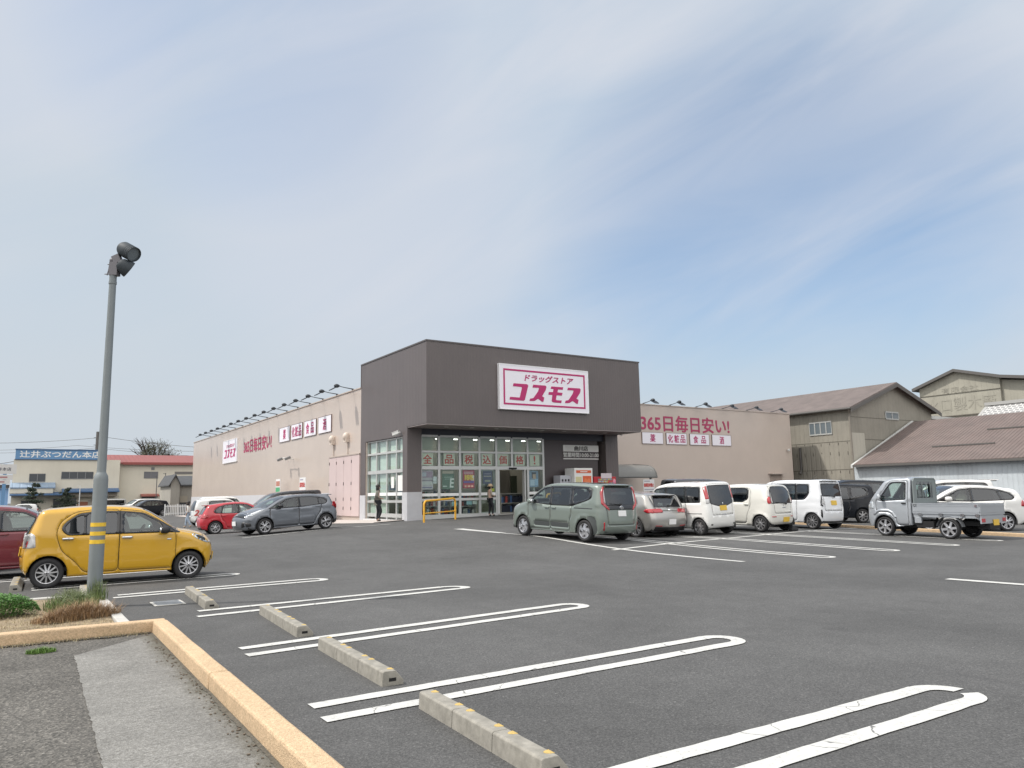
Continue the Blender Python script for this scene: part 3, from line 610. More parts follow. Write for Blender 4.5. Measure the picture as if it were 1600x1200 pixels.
def shelf_unit(x0, x1, y, z0, z1, n, seed, label, prefer=None):
    r_ = random.Random(seed); t = thing('display_shelf', label, 'shelf', ((x0+x1)/2, y, z0)); m = MB(); w = (x1-x0)/2
    m.box(-w, w, .18, .22, 0, z1-z0)
    for k in range(n+1): zz = (z1-z0)*k/n; m.box(-w, w, -.2, .2, zz, zz+.04)
    m.box(-w-.03, -w, -.2, .2, 0, z1-z0+.05); m.box(w, w+.03, -.2, .2, 0, z1-z0+.05); m.build('rack', SHELF, t)
    m = MB()
    for k in range(n):
        x = -w+.03; zz = (z1-z0)*k/n+.041; hmax = (z1-z0)/n-.1
        while x < w-.14:
            ww = r_.uniform(.09, .15); h_ = hmax*r_.uniform(.65, .98); m.box(x, x+ww-.02, -.17, .1, zz, zz+h_, r_.randrange(len(PRD)) if prefer is None else (prefer if r_.random() < .8 else r_.randrange(len(PRD)))); x += ww
    o = m.build('goods', PRD, t); o['kind'] = 'stuff'; return t
shelf_unit(21.75, 23.45, 34.4, .56, 1.55, 2, 3, 'low grey shelf of dark bottles just inside the open doorway', 0)
shelf_unit(16.6, 18.6, 34.3, .56, 1.85, 3, 4, 'goods shelf behind the leftmost front window panes')
shelf_unit(18.9, 20.4, 34.8, .56, 1.7, 3, 5, 'goods shelf behind the front window with the red poster')
shelf_unit(24.1, 25.6, 35.2, .56, 1.8, 3, 6, 'goods shelf deep inside to the right of the doorway')
# left flank window ----------------------------------------------------
def ly(p): return float(PX(280+p/4, 740, XW)[1])
lc = [ly(v) for v in (1162, 1221, 1285, 1345, 1398)]; lc[0] = 37.70; lc[-1] = 33.14
lz = [4.40, 3.72, 2.78, 1.30, .62]
m = MB(); XG = XW+.10
for y in lc: m.box(XG, XG+.1, y-.05 if y > 33.2 else y, y+.05 if y < 37.6 else y, .42, lz[0])
for k, z in enumerate(lz):
    hb = (.06, .05, .085, .06, .09)[k]
    for a, b in zip(lc[1:], lc[:-1]): m.box(XG+.004, XG+.096, a+.05, b-.05, z-hb, z+hb if k else z)
part('flank_window', m, ALU, ST)
m = MB()
for a, b in zip(lc[1:], lc[:-1]):
    for k in range(4): m.box(XG+.045, XG+.05, a+.052, b-.052, lz[k+1]+.09, lz[k]-.09)
part('pane', m, GL_SHOP, ST)
m = MB()
for i, (a, b) in enumerate(zip(lc[1:], lc[:-1])):
    m.box(XG+.16, XG+.18, a+.06, b-.12, 2.75, lz[0]); m.box(XG+.16, XG+.18, a+.06, b-.12, .55 if i < 2 else 2.1, 2.7)
part('blind', m, BLIND, ST)
m = MB()
for i, (a, b) in enumerate(zip(lc[1:], lc[:-1])): m.box(XG+.03, XG+.043, a+.05, b-.05, 1.58, 1.74)
part('safety_band', m, MATS['band_white'], ST)
m = MB(); m.box(XG+.012, XG+.035, lc[-1]+.1, lc[-1]+.75, 1.8, 2.55); part('paper_notice', m, M('paper', (.78, .78, .76), .8), ST); m = MB(); m.box(XG+.012, XG+.035, lc[-2]+.3, lc[-2]+.62, 1.95, 2.5); part('paper_notice', m, MATS['paper'], ST)
m = MB(); m.box(XW-.1, XW+.3, 33.12, 37.72, -.1, .42); part('window_sill', m, MATS['sill_white'], ST)
# pink folding shutter doors on the flank
SH = M('shutter_pink', (.60, .49, .48), .5, noise=(.8, .05)); HIN = M('hinge_black', (.02, .02, .02), .6)
y0, y1 = 38.47, 43.1; zt = 3.82
for k in range(4):
    a = y0+(y1-y0)*k/4; b = y0+(y1-y0)*(k+1)/4
    m = MB(); m.box(XW-.035, XW+.03, a+.012, b-.012, .52, zt); o = part('shutter_door', m, SH, ST)
    m = MB()
    for z in (.85, 1.35, 2.2, 3.4): m.box(XW-.06, XW-.035, b-.05, b-.012, z, z+.17)
    q = m.build('hinge', HIN, o)
m = MB(); m.box(XW-.06, XW+.03, y0-.02, y1+.05, zt, zt+.07); part('shutter_head', m, M('trim_beige', (.42, .36, .32), .6), ST)
HOOD = M('vent_cream', (.62, .54, .47), .5)
for px, py in ((521.5, 687), (543.5, 682.5)):
    p = PX(px, py, XW); m = MB(); m.ellipsoid((XW-.1, p[1], p[2]), (.2, .2, .25)); m.box(XW-.2, XW+.03, p[1]-.17, p[1]+.17, p[2]-.3, p[2]); m.tube([(XW-.02, p[1], p[2]-.3), (XW-.02, p[1], zt+.1)], .03); part('vent_hood', m, HOOD, ST, smooth=40)
m = MB(); d0, d1 = [float(PY(x, 745, YR_)[0]) for x in (1203, 1221)]; m.box(d0, d1, YR_-.03, YR_+.02, .4, 2.6); part('back_door', m, M('pink_door', (.36, .29, .25), .5), ST)
m = MB(); m.box(d0-.15, d1+.15, YR_-.4, YR_, 2.66, 2.72); part('door_canopy', m, M('trim_beige', (.42, .36, .32), .6), ST)
# apron along the flank
m = MB(); n = 50; vs = []
for i in range(n+1):
    y = 32.9+51*i/n
    for x, dz in ((13.9, .012), (14.0, .03), (XW+.02, .05)): vs.append((x-(1.1 if 38 < y < 44 else 0)*(x < 15), y, gz(x, y)+dz))
m.add(vs, [(3*i+k, 3*i+k+1, 3*i+k+4, 3*i+k+3) for i in range(n) for k in (0, 1)]); struct(m.build('pavement', M('apron', (.52, .47, .44), .85, noise=(2.5, .12))))

# arm lamps on the parapet ------------------------------------------------
LAMPB = M('lamp_black', (.03, .035, .042), .5)
def arm_lamp(p, out, label, group):
    t = thing('sign_lamp', label, 'lamp', p, 0, group); o_ = Vector(out); s_ = o_.cross(UP)
    m = MB(); m.tube([o_*-.12+UP*-.0, UP*.05, o_*.45+UP*.1, o_*.85+UP*.17], [.03, .028, .022, .02], 8); m.cbox((0, 0, .02), (.12, .12, .05)); m.build('arm', LAMPB, t, smooth=40)
    m = MB(); q = Matrix((o_, s_, UP)).transposed()
    m.ellipsoid(o_*.95+UP*.17, (.16, .13, .11), 14, 8, rot=q)
    sec = [(.8, .2, .12), (1.0, .12, .24), (1.32, -.06, .2)]
    vs = []
    for a, z, w in sec: vs += [o_*a+UP*z+s_*w, o_*a+UP*z-s_*w, o_*a+UP*(z-.05)-s_*w, o_*a+UP*(z-.05)+s_*w]
    fs = [(0, 1, 2, 3), (11, 10, 9, 8)]+[(4*i+k, 4*i+4+k, 4*i+4+(k+1) % 4, 4*i+(k+1) % 4) for i in range(2) for k in range(4)]
    m.add([v[:] for v in vs], fs); m.build('lamp_head', LAMPB, t, smooth=40); return t
l0 = arm_lamp((XW+.02, 39.65, ZP+.06), (-1, 0, 0), 'black arm floodlight in the row on the flank parapet over the long pink wall', 'arm lamps along the flank parapet')
for k in range(1, 16): dup(l0, (XW+.02, 39.65+2.43*k, ZP+.06))
l1 = None
WN = ('first', 'second', 'third', 'fourth', 'fifth', 'sixth')
for k, px in enumerate((1007, 1048, 1089, 1130, 1168, 1206)):
    p = (float(PY(px, 638, YR_)[0]), YR_+.1, ZP+.06); lab = WN[k]+' black arm floodlight from the brown block on the right wing parapet'
    if l1 is None: l1 = arm_lamp(p, (0, -1, 0), lab, 'arm lamps on the right wing parapet')
    else: dup(l1, p, lab)
# security cameras and small wall devices
CAMW = M('camera_white', (.66, .66, .64), .4)
def seccam(p, d, label, s=1.0):
    t = thing('security_camera', label, 'camera', p); d = Vector(d).normalized(); q = d.to_track_quat('X', 'Z').to_matrix(); m = MB()
    m.cbox(d*.16*s+UP*.05*s, (.3*s, .12*s, .12*s), 0, q); m.cbox(d*.18*s+UP*.12*s, (.34*s, .14*s, .02*s), 0, q); m.build('body', CAMW, t, bevel=.01)
    m = MB(); m.tube([Vector((0, 0, 0))-d*.05, UP*.05*s], .03*s); m.build('bracket', CAMW, t); return t
p = PX(627.5, 677, XW); seccam((XW-.12, p[1], p[2]), (-.6, .8, -.3), 'white security camera above the corner of the flank window', 1.2)
p = PY(651, 666, YG-.1); seccam((float(p[0]), YG-.15, float(p[2])+.03), (.5, -.8, -.35), 'white security camera under the soffit at the block corner')
p = PY(967, 679, YG); seccam((float(p[0])-.05, YG-.12, float(p[2])), (0, -1, -.4), 'small camera under the soffit at its right end', .7)
p = PY(1232, 704, YR_); seccam((float(p[0]), YR_-.1, float(p[2])), (-1, -.3, -.2), 'small white camera at the right end of the right wing wall', 1.0)
p = PX(458, 717, XW); t = thing('floodlight', 'twin floodlight on a bracket midway along the flank wall', 'floodlight', (XW, float(p[1]), float(p[2])))
m = MB(); m.tube([(.02, 0, 0), (-.5, 0, .05)], .035); m.tube([(-.5, -.9, .02), (-.5, .9, .08)], .03); m.build('bracket', CAMW, t)
for s in (-.85, .85): m = MB(); m.cbox((-.62, s, 0), (.34, .3, .16), 0, Matrix.Rotation(R(-25), 3, 'Y')); m.build('lamp_head', M('flood_grey', (.2, .2, .2), .5), t, bevel=.02)

# ------------------------------------------------------------------ signs
MAG = M('magenta', (.46, .018, .14), .5, noise=(3, .06)); WSIGN = M('sign_white', (.82, .80, .86), .35); SFR = M('sign_frame', (.86, .86, .88), .35)
REDP = M('wall_magenta', (.40, .045, .12), .55, noise=(2, .1))
LOGO = [[(355, 355), (535, 368), (550, 376), (555, 392), (508, 580), (498, 594), (485, 597), (297, 578), (305, 542), (437, 552), (470, 418), (463, 407), (345, 395)],
        [(625, 375), (790, 388), (803, 395), (806, 410), (796, 450), (745, 535), (775, 555), (762, 612), (745, 612), (690, 570), (640, 600), (570, 600), (580, 568), (625, 560), (690, 470), (705, 425), (696, 418), (615, 415)],
        [(875, 400), (1040, 412), (1033, 447), (968, 441), (958, 481), (1030, 490), (1020, 528), (947, 522), (936, 578), (945, 590), (1018, 595), (1008, 630), (905, 622), (884, 612), (878, 598), (889, 519), (833, 513), (840, 478), (898, 478), (906, 436), (866, 432)],
        [(1108, 418), (1268, 428), (1281, 436), (1283, 452), (1274, 490), (1222, 570), (1252, 588), (1240, 645), (1222, 642), (1170, 603), (1120, 632), (1062, 632), (1072, 597), (1112, 590), (1170, 505), (1185, 462), (1176, 455), (1098, 452)]]
LW, LH = float(PY(915.5, 600, YF)[0]-PY(779.2, 600, YF)[0]), 2.15
_q = [(170, 90), (1380, 200), (1390, 768), (172, 695)]
def unproj(p):                                                # quad picture coordinates -> unit square of the sign
    A = []; b = []
    for (x, y), (u_, v_) in zip(_q, ((0, 1), (1, 1), (1, 0), (0, 0))):
        A += [[x, y, 1, 0, 0, 0, -u_*x, -u_*y], [0, 0, 0, x, y, 1, -v_*x, -v_*y]]; b += [u_, v_]
    h = np.linalg.solve(np.array(A, float), np.array(b, float)); d = h[6]*p[0]+h[7]*p[1]+1
    return ((h[0]*p[0]+h[1]*p[1]+h[2])/d, (h[3]*p[0]+h[4]*p[1]+h[5])/d)
LOGO_UV = [[unproj(p) for p in g] for g in LOGO]
def logo_sign(org, xd, w, h, depth, label, border=True, fr=None):
    xd = Vector(xd); zd = xd.cross(UP); org = Vector(org); t = thing('logo_sign', label, 'sign', org)
    P = lambda a, b, c=0.: xd*a+UP*b+zd*c
    def slab(m, a0, a1, b0, b1, c0, c1):
        vs = [P(a, b, c) for c in (c0, c1) for a, b in ((a0, b0), (a1, b0), (a1, b1), (a0, b1))]
        m.add([v[:] for v in vs], [(3, 2, 1, 0), (4, 5, 6, 7), (0, 1, 5, 4), (1, 2, 6, 5), (2, 3, 7, 6), (3, 0, 4, 7)])
    m = MB(); slab(m, 0, w, 0, h, 0, depth); m.build('panel', WSIGN, t)
    m = MB(); f_ = .045
    for a in ((0, w, -f_, 0), (0, w, h, h+f_), (-f_, 0, -f_, h+f_), (w, w+f_, -f_, h+f_)): slab(m, *a, 0, depth+.015)
    m.build('frame', fr or SFR, t)
    c0, c1 = depth+.002, depth+.012
    if border:
        m = MB(); i0, bw_ = w*.035, w*.016
        slab(m, i0, w-i0, i0, i0+bw_, c0, c1); slab(m, i0, w-i0, h-i0-bw_, h-i0, c0, c1); slab(m, i0, i0+bw_, i0+bw_, h-i0-bw_, c0, c1); slab(m, w-i0-bw_, w-i0, i0+bw_, h-i0-bw_, c0, c1); m.build('border', MAG, t)
    m = MB()
    for g in LOGO_UV: m.prism([P(u_*w, v_*h, c0)[:] for u_, v_ in g], zd*.012)
    m.build('lettering', MAG, t)
    m = MB(); letters(m, 'ドラッグストア', P(w*.265, h*.66, c0)[:], xd, UP, (w*.56, h*.155), bold=.022, shear=.22); m.build('lettering', MAG, t)
    return t
p = PY(779.2, 638, YF); logo_sign((p[0], YF, p[2]), (1, 0, 0), LW, LH, .16, 'big white sign with magenta border and katakana logo on the brown block')
p = PX(348.8, 724, XW); pr = PX(370.3, 720.3, XW); logo_sign((XW+.03, p[1], p[2]), (0, -1, 0), float(p[1]-pr[1]), float(PX(350.1, 690.8, XW)[2]-p[2]), .08, 'white sign with katakana logo at the far end of the flank wall', border=False)
def wall_text(txt, org, xd, size, label, bold=.018):
    m = MB(); letters(m, txt, (0, 0, 0), xd, UP, size, thick=.02, bold=bold); o = m.build('wall_lettering', REDP); o.location = Vector(org); return tag(o, label, 'lettering')
p = PX(380.5, 709, XW); p1 = PX(423.5, 697, XW); zt_ = PX(381, 688.5, XW)[2]; wall_text('365日毎日安い!', (XW+.03, p[1], p[2]), (0, -1, 0), (float(p[1]-p1[1]), float(zt_-p[2])), 'large magenta lettering 365日毎日安い! on the long flank wall')
p = PY(1001.5, 673, YR_); p1 = PY(1139.5, 676.5, YR_); zt_ = PY(1002, 647.5, YR_)[2]; wall_text('365日毎日安い!', (p[0], YR_, p[2]+.02), (1, 0, 0), (float(p1[0]-p[0]), float(zt_-p[2])), 'large magenta lettering 365日毎日安い! on the right wing wall')
def cat_sign(txt, org, xd, w, h, label, gap=1.0):
    xd = Vector(xd); zd = xd.cross(UP); t = thing('category_sign', label, 'sign', org)
    def slab(m, a0, a1, b0, b1, c0, c1):
        vs = [xd*a+UP*b+zd*c for c in (c0, c1) for a, b in ((a0, b0), (a1, b0), (a1, b1), (a0, b1))]
        m.add([v[:] for v in vs], [(3, 2, 1, 0), (4, 5, 6, 7), (0, 1, 5, 4), (1, 2, 6, 5), (2, 3, 7, 6), (3, 0, 4, 7)])
    m = MB(); slab(m, .02, w-.02, .02, h-.02, 0, .05); m.build('panel', WSIGN, t)
    m = MB()
    for a in ((0, w, 0, .02), (0, w, h-.02, h), (0, .02, .02, h-.02), (w-.02, w, .02, h-.02)): slab(m, *a, 0, .06)
    m.build('frame', M('frame_dark', (.18, .13, .12), .5), t)
    m = MB(); n = len(txt); ch = h*.66; cw = min(ch*.86, w*.29)
    span = {1: [.5], 2: [.3, .7], 3: [.2, .5, .8]}[n]
    for c, s in zip(txt, span): letters(m, c, (xd*(w*s-cw/2)+UP*(h*.17)+zd*.05)[:], xd, UP, (cw, ch), bold=.012, thick=.01)
    m.build('lettering', MAG, t); return t
for txt, lab, (xa, xb) in zip(('薬', '化粧品', '食品', '酒'), ('medicine 薬', 'cosmetics 化粧品', 'food 食品', 'liquor 酒'), ((437, 453), (455.3, 472.5), (475.5, 494), (497.5, 517.7))):
    ya, yb = [float(PX(x, 680, XW)[1]) for x in (xa, xb)]; cat_sign(txt, (XW+.03, ya, 5.40), (0, -1, 0), ya-yb, 1.02, 'white category sign '+lab+' on the long flank wall')
for txt, lab, (xa, xb) in zip(('薬', '化粧品', '食品', '酒'), ('medicine 薬', 'cosmetics 化粧品', 'food 食品', 'liquor 酒'), ((1002.5, 1035.5), (1040.3, 1072.3), (1077, 1107.3), (1111.7, 1141.5))):
    ya, yb = [float(PY(x, 685, YR_)[0]) for x in (xa, xb)]; cat_sign(txt, (ya, YR_, 4.74), (1, 0, 0), yb-ya, .80, 'white category sign '+lab+' on the right wing wall')
# hours plates
p = PY(879.5, 706, 32.86); p1 = PY(934.5, 706, 32.86); w_ = float(p1[0]-p[0])
m = MB(); zc = float(PY(907, 702, 32.86)[2]); t = thing('store_name_plate', 'white plate reading 曲川店 in black on the dark entrance wall', 'sign', (float(p[0]), 32.86, zc))
m.box(0, w_, -.04, 0, -.14, .22); m.build('panel', M('plate_white', (.70, .70, .67), .5), t)
m = MB(); letters(m, '曲川店', (w_/2, -.042, .04), (1, 0, 0), UP, (w_*.38, .26), center=True, bold=.012); m.build('lettering', HOLE, t)
t = thing('hours_sign', 'white letters 営業時間10:00-21:00 over a thin white bar on the dark wall', 'sign', (float(p[0]), 32.86, zc-.46))
m = MB(); letters(m, '営業時間10:00-21:00', (0, -.03, .02), (1, 0, 0), UP, (w_, .25), bold=.02); m.build('lettering', M('plate_white', (.70, .70, .67), .5), t)
m = MB(); m.box(0, w_, -.03, 0, -.1, -.04); m.build('bar', M('plate_white', (.70, .70, .67), .5), t)
# price letter cards in the window
CARD = M('card_paper', (.80, .77, .66), .8); CRED = M('card_red', (.62, .05, .03), .6)
for ch, (xa, xb) in zip('全品税込価格!', ((134, 252), (362, 478), (566, 680), (757, 866), (926, 1033), (1103, 1206), (1258, 1360))):
    a, b = fx(xa), fx(xb); z0, z1 = zr[2]+.12, zr[2]+.72; t = thing('letter_card', 'cream card with the red character %s stuck inside the upper front window' % ch, 'card', (a, YW+.075, z0), 0, 'red letter cards in the front window')
    m = MB(); m.box(0, b-a, 0, .008, 0, z1-z0); m.build('sheet', CARD, t)
    m = MB(); wch = (b-a)*(.74 if ch != '!' else .14); letters(m, ch, ((b-a)/2, -.003, (z1-z0)/2), (1, 0, 0), UP, (wch, (z1-z0)*.72), center=True, bold=.02, thick=.006); m.build('lettering', CRED, t)
# posters
def poster(xa, xb, za, zb, base, items, label):
    a, b = fx(xa), fx(xb); z0, z1 = fz(zb), fz(za); w, h = b-a, z1-z0; t = thing('poster', label, 'poster', (a, YW+.078, z0))
    m = MB(); m.box(0, w, 0, .008, 0, h); m.build('sheet', M('poster_'+str(xa), base, .6, noise=(3, .15)), t)
    m = MB(); mats = []
    for (u0, u1, v0, v1, c) in items:
        mt = M('ink_%d_%d_%d' % tuple(int(k*255) for k in c), c, .6); 
        if mt not in mats: mats.append(mt)
        m.box(w*u0, w*u1, -.003-.0006*len(m.f), .001, h*v0, h*v1, mats.index(mt))
    if mats: m.build('print', mats, t)
    return t
poster(122, 252, 500, 692, (.55, .50, .55), [(.05, .95, .62, .95, (.40, .28, .38)), (.1, .45, .68, .9, (.5, .5, .6)), (.05, .95, .45, .5, (.3, .25, .3)), (.05, .95, .25, .4, (.6, .58, .6)), (.1, .9, .08, .14, (.25, .22, .35))], 'pale mauve notice poster in the leftmost front window pane')
poster(346, 470, 498, 692, (.12, .19, .15), [(.03, .97, .82, .98, (.45, .38, .32)), (.15, .85, .62, .65, (.45, .55, .5)), (.2, .8, .52, .55, (.4, .5, .45)), (.05, .38, .14, .18, (.8, .82, .8))], 'dark green poster with white E mark in the second front window pane')
m = MB(); a = fx(425); letters(m, 'E', (a, YW+.065, fz(672)), (1, 0, 0), UP, (.22, .42), bold=.03, shear=.1, thick=.004); o = m.build('sticker_letter', M('band_white', (.8, .81, .8), .6)); tag(o, 'white tilted letter E stuck over the green poster', 'sticker')
poster(560, 682, 498, 685, (.46, .06, .12), [(.1, .9, .78, .93, (.6, .3, .35)), (.2, .75, .5, .72, (.7, .5, .1)), (.72, .95, .42, .72, (.75, .72, .7)), (.06, .94, .3, .4, (.15, .12, .4)), (.1, .9, .05, .2, (.62, .12, .12)), (.15, .3, .07, .16, (.75, .5, .4)), (.4, .6, .07, .16, (.75, .5, .4)), (.7, .86, .07, .16, (.75, .5, .4))], 'red sale poster with yellow numerals in the third front window pane')
m = MB(); a = fx(580); letters(m, '15%', (a, YW+.062, fz(600)), (1, 0, 0), UP, (.5, .26), bold=.03, thick=.004); o = m.build('sticker_letter', M('gold_ink', (.75, .55, .12), .6)); tag(o, 'yellow numerals 15% printed on the red sale poster', 'lettering')
poster(770, 865, 505, 640, (.07, .08, .16), [(.1, .9, .55, .62, (.4, .35, .3)), (.15, .85, .75, .8, (.35, .3, .4)), (.2, .8, .15, .3, (.3, .3, .25))], 'dark blue poster on the sliding door glass')
poster(1250, 1345, 505, 680, (.24, .32, .46), [(.3, .75, .55, .92, (.05, .05, .07)), (.4, .72, .5, .8, (.55, .38, .3)), (.1, .6, .08, .45, (.5, .6, .75)), (.62, .95, .1, .5, (.35, .5, .7))], 'pale blue poster with a face in the window right of the doorway')
for xa, xb, za, zb, c, lab in ((598, 652, 815, 852, (.35, .55, .62), 'pale blue square sticker low on the front window'), (660, 706, 813, 850, (.7, .72, .7), 'white square sticker low on the front window'), (446, 500, 818, 860, (.35, .55, .62), 'pale blue square sticker low on the second front window pane'), (845, 890, 812, 842, (.7, .72, .7), 'white square sticker low on the sliding door'), (247, 290, 562, 634, (.72, .74, .78), 'white paper sheet taped beside the mauve poster')):
    poster(xa, xb, za, zb, c, [(.1, .9, .3, .4, tuple(x*.6 for x in c))], lab)
m = MB(); m.box(fx(845), fx(887), YW+.066, YW+.072, fz(722), fz(690)); o = m.build('sticker', M('sticker_yellow', (.65, .6, .1), .6)); tag(o, 'small yellow sticker on the sliding door glass', 'sticker')

# pipe barriers -------------------------------------------------------------
YEL = M('barrier_yellow', (.75, .40, .035), .45, noise=(6, .12), streak=(12, .2, (.4, .22, .05)))
def barrier(a, b, h, label):
    a, b = Vector(a), Vector(b); t = thing('pipe_barrier', label, 'barrier', a, 0, 'yellow pipe barriers at the entrance'); d = b-a; e = d.normalized(); r_ = .18
    path = [Vector((0, 0, -.1)), UP*(h-r_)]+[e*(r_-r_*math.cos(k*R(15)))+UP*(h-r_+r_*math.sin(k*R(15))) for k in range(1, 7)]
    L = d.length; path += [e*(L-r_+r_*math.sin(k*R(15)))+UP*(h-r_+r_*math.cos(k*R(15)))+UP*(d.z*(1)) for k in range(0, 7)]+[d+UP*(-.1)]
    m = MB(); m.tube([p[:] for p in path], .045, 12); m.build('hoop', YEL, t, smooth=50)
    m = MB(); m.tube([(e*.02+UP*h*.42)[:], (d-e*.02+UP*h*.42)[:]], .026, 10); m.build('crossbar', YEL, t, smooth=50)
pa = onground(662.5, 816.5); pb = onground(711.5, 811.5); barrier(pa, pb, float((CAM+(PD(662.5, 783, 1)-CAM)*((pa[0])/(PD(662.5, 783, 1)-CAM)[0]))[2]-pa[2]), 'yellow pipe barrier standing before the left front windows')
barrier((22.55, 31.2, gz(22.55, 31.2)), (24.0, 31.9, gz(24, 31.9)), .98, 'yellow pipe barrier half hidden behind the sage green minivan')

# machines by the entrance --------------------------------------------------
WMC = M('cabinet_white', (.74, .74, .72), .4); GMC = M('cabinet_grey', (.42, .43, .47), .45); ORG = M('panel_orange', (.66, .12, .04), .5); RED = M('cabinet_red', (.45, .02, .03), .4)
gy = gz(25.5, 31.9)
t = thing('photo_booth', 'white booth machine with red header and orange heart panel by the entrance', 'booth', (25.45, 32.2, gy))
m = MB(); m.box(-.62, .62, -.42, .42, 0, 2.28); m.build('cabinet', WMC, t, bevel=.02)
m = MB(); m.box(-.5, .5, -.44, -.421, 2.02, 2.16); m.build('header', ORG, t)
m = MB(); m.box(-.24, .24, -.444, -.4405, 2.065, 2.105); m.build('header_strip', WMC, t)
m = MB(); m.box(-.06, .5, -.44, -.421, 1.25, 1.86); m.build('panel', ORG, t)
m = MB(); m.box(-.54, -.16, -.44, -.421, 1.25, 1.82); m.build('panel', M('panel_cream', (.6, .55, .32), .6), t)
hp = [(.22+.2*1.1*(math.sin(a)**3), -.445, 1.55+.015*(13*math.cos(a)-5*math.cos(2*a)-2*math.cos(3*a)-math.cos(4*a))) for a in [2*math.pi*k/28 for k in range(28)]]
m = MB(); m.prism(hp, (0, .004, 0)); m.build('heart_print', M('heart_red', (.72, .2, .08), .5), t)
t = thing('locker_cabinet', 'grey cabinet with small dark openings left of the white booth', 'cabinet', (24.45, 32.35, gy))
m = MB(); m.box(-.36, .36, -.3, .3, 0, 1.9); m.build('cabinet', GMC, t, bevel=.01)
m = MB()
for i in range(3):
    for k in range(5): m.box(-.26+i*.2, -.16+i*.2, -.31, -.301, .5+k*.27, .62+k*.27)
m.build('opening', HOLE, t)
t = thing('drink_machine', 'red capsule machine rack with colourful display beside the white booth', 'machine', (26.95, 32.15, gy))
m = MB(); m.box(-.78, .78, -.36, .36, 0, 1.82); m.build('cabinet', RED, t, bevel=.03)
m = MB(); m.box(-.3, .45, -.38, -.361, 1.72, 2.0); m.build('topper', M('topper', (.62, .55, .58), .5), t, bevel=.02)
m = MB(); r_ = random.Random(2); cs = [M('cap%d' % i, c, .35) for i, c in enumerate(((.5, .5, .48), (.45, .4, .3), (.2, .3, .42), (.55, .1, .1), (.5, .45, .15)))]
for i in range(12):
    for k in range(6): m.box(-.52+i*.1, -.44+i*.1, -.385, -.361, 1.1+k*.105, 1.18+k*.105, r_.randrange(5))
m.build('display', cs, t)
m = MB(); m.ellipsoid((.63, -.36, 1.55), (.12, .05, .14)); m.build('badge', M('pink_badge', (.7, .25, .35), .4), t, smooth=50)

# cycle shelter and notices --------------------------------------------------
GRS = M('shelter_grey', (.20, .20, .19), .45, ribs=('X', .09, .006)); GRF = M('shelter_frame', (.12, .125, .12), .45); PST = M('post_cream', (.5, .47, .43), .5)
t = thing('bicycle_shelter', 'curved grey metal roof of a bicycle shelter against the right wing wall', 'shelter', (29, 36.4, gz(33, 36.4)))
x0, x1 = 0, float(PY(1021, 735, 35.6)[0])-29; z0 = 2.0
prof = [(-1.1, z0-.12), (-1.02, z0+.18), (-.85, z0+.42), (-.6, z0+.58), (-.3, z0+.66), (.4, z0+.72), (1.1, z0+.78)]
m = MB(); vs = []; nseg = len(prof)
for x in (x0, x1):
    for y, z in prof: vs.append((x, y, z))
    for y, z in prof: vs.append((x, y, z-.04))
m.add(vs, [(i, i+1, 2*nseg+i+1, 2*nseg+i) for i in range(nseg-1)]+[(nseg+i, 3*nseg+i, 3*nseg+i+1, nseg+i+1) for i in range(nseg-1)]+[(i, nseg+i, nseg+i+1, i+1) for i in range(nseg-1)]+[(2*nseg+i, 2*nseg+i+1, 3*nseg+i+1, 3*nseg+i) for i in range(nseg-1)]+[(0, 2*nseg, 3*nseg, nseg)])
m.build('roof', GRS, t, smooth=40)
m = MB()
for a, b in zip(prof[:-1], prof[1:]): m.tube([(x1, a[0], a[1]-.02), (x1, b[0], b[1]-.02)], .05, 6)
m.tube([(x0, -1.08, z0-.1), (x1, -1.08, z0-.1)], .05, 6); m.build('edge_frame', GRF, t)
for x in (x0+.2, x1-.35): m = MB(); m.box(x-.06, x+.06, -.95, -.83, -.1, z0+.3); m.build('post', PST, t)
m = MB(); m.tube([(x0, -.6, .55), (x1-.3, -.6, .55)], .03); m.tube([(x0, -.6, .3), (x1-.3, -.6, .3)], .03); m.build('rail', GRF, t)
WNOT = M('notice_white', (.72, .72, .72), .6); NRED = M('notice_red', (.55, .07, .06), .6); NGRN = M('notice_green', (.08, .36, .17), .6)
def notice(p, xd, w, h, label, txt=None, green=False, post=True):
    xd = Vector(xd); zd = xd.cross(UP); t = thing('notice_board', label, 'notice', p)
    def slab(m, a0, a1, b0, b1, c0, c1):
        vs = [xd*a+UP*b+zd*c for c in (c0, c1) for a, b in ((a0, b0), (a1, b0), (a1, b1), (a0, b1))]
        m.add([v[:] for v in vs], [(3, 2, 1, 0), (4, 5, 6, 7), (0, 1, 5, 4), (1, 2, 6, 5), (2, 3, 7, 6), (3, 0, 4, 7)])
    m = MB(); slab(m, 0, w, 0, h, 0, .02); m.build('board', WNOT, t)
    m = MB()
    if green: slab(m, .04, w-.04, h*.04, h*.42, .022, .028); m.build('print', NGRN, t); m = MB(); slab(m, .08, w-.08, h*.5, h*.85, .022, .028); m.build('print', M('notice_rust', (.45, .2, .15), .6), t)
    else:
        letters(m, txt, (xd*(w*.06)+UP*(h*.38)+zd*.021)[:], xd, UP, (w*.88, h*.3), bold=.03, thick=.006); m.build('lettering', NRED, t)
        m = MB(); slab(m, w*.08, w*.6, h*.82, h*.9, .022, .026); slab(m, w*.08, w*.92, h*.12, h*.2, .022, .026); m.build('small_print', M('notice_grey', (.35, .33, .4), .6), t)
    return t
p = PY(996, 769, 35.9); notice((float(p[0]), 35.35, float(PY(996, 768, 35.35)[2])), (1, 0, 0), .95, .74, 'white notice board with red lettering under the bicycle shelter roof', '無断駐車禁止')
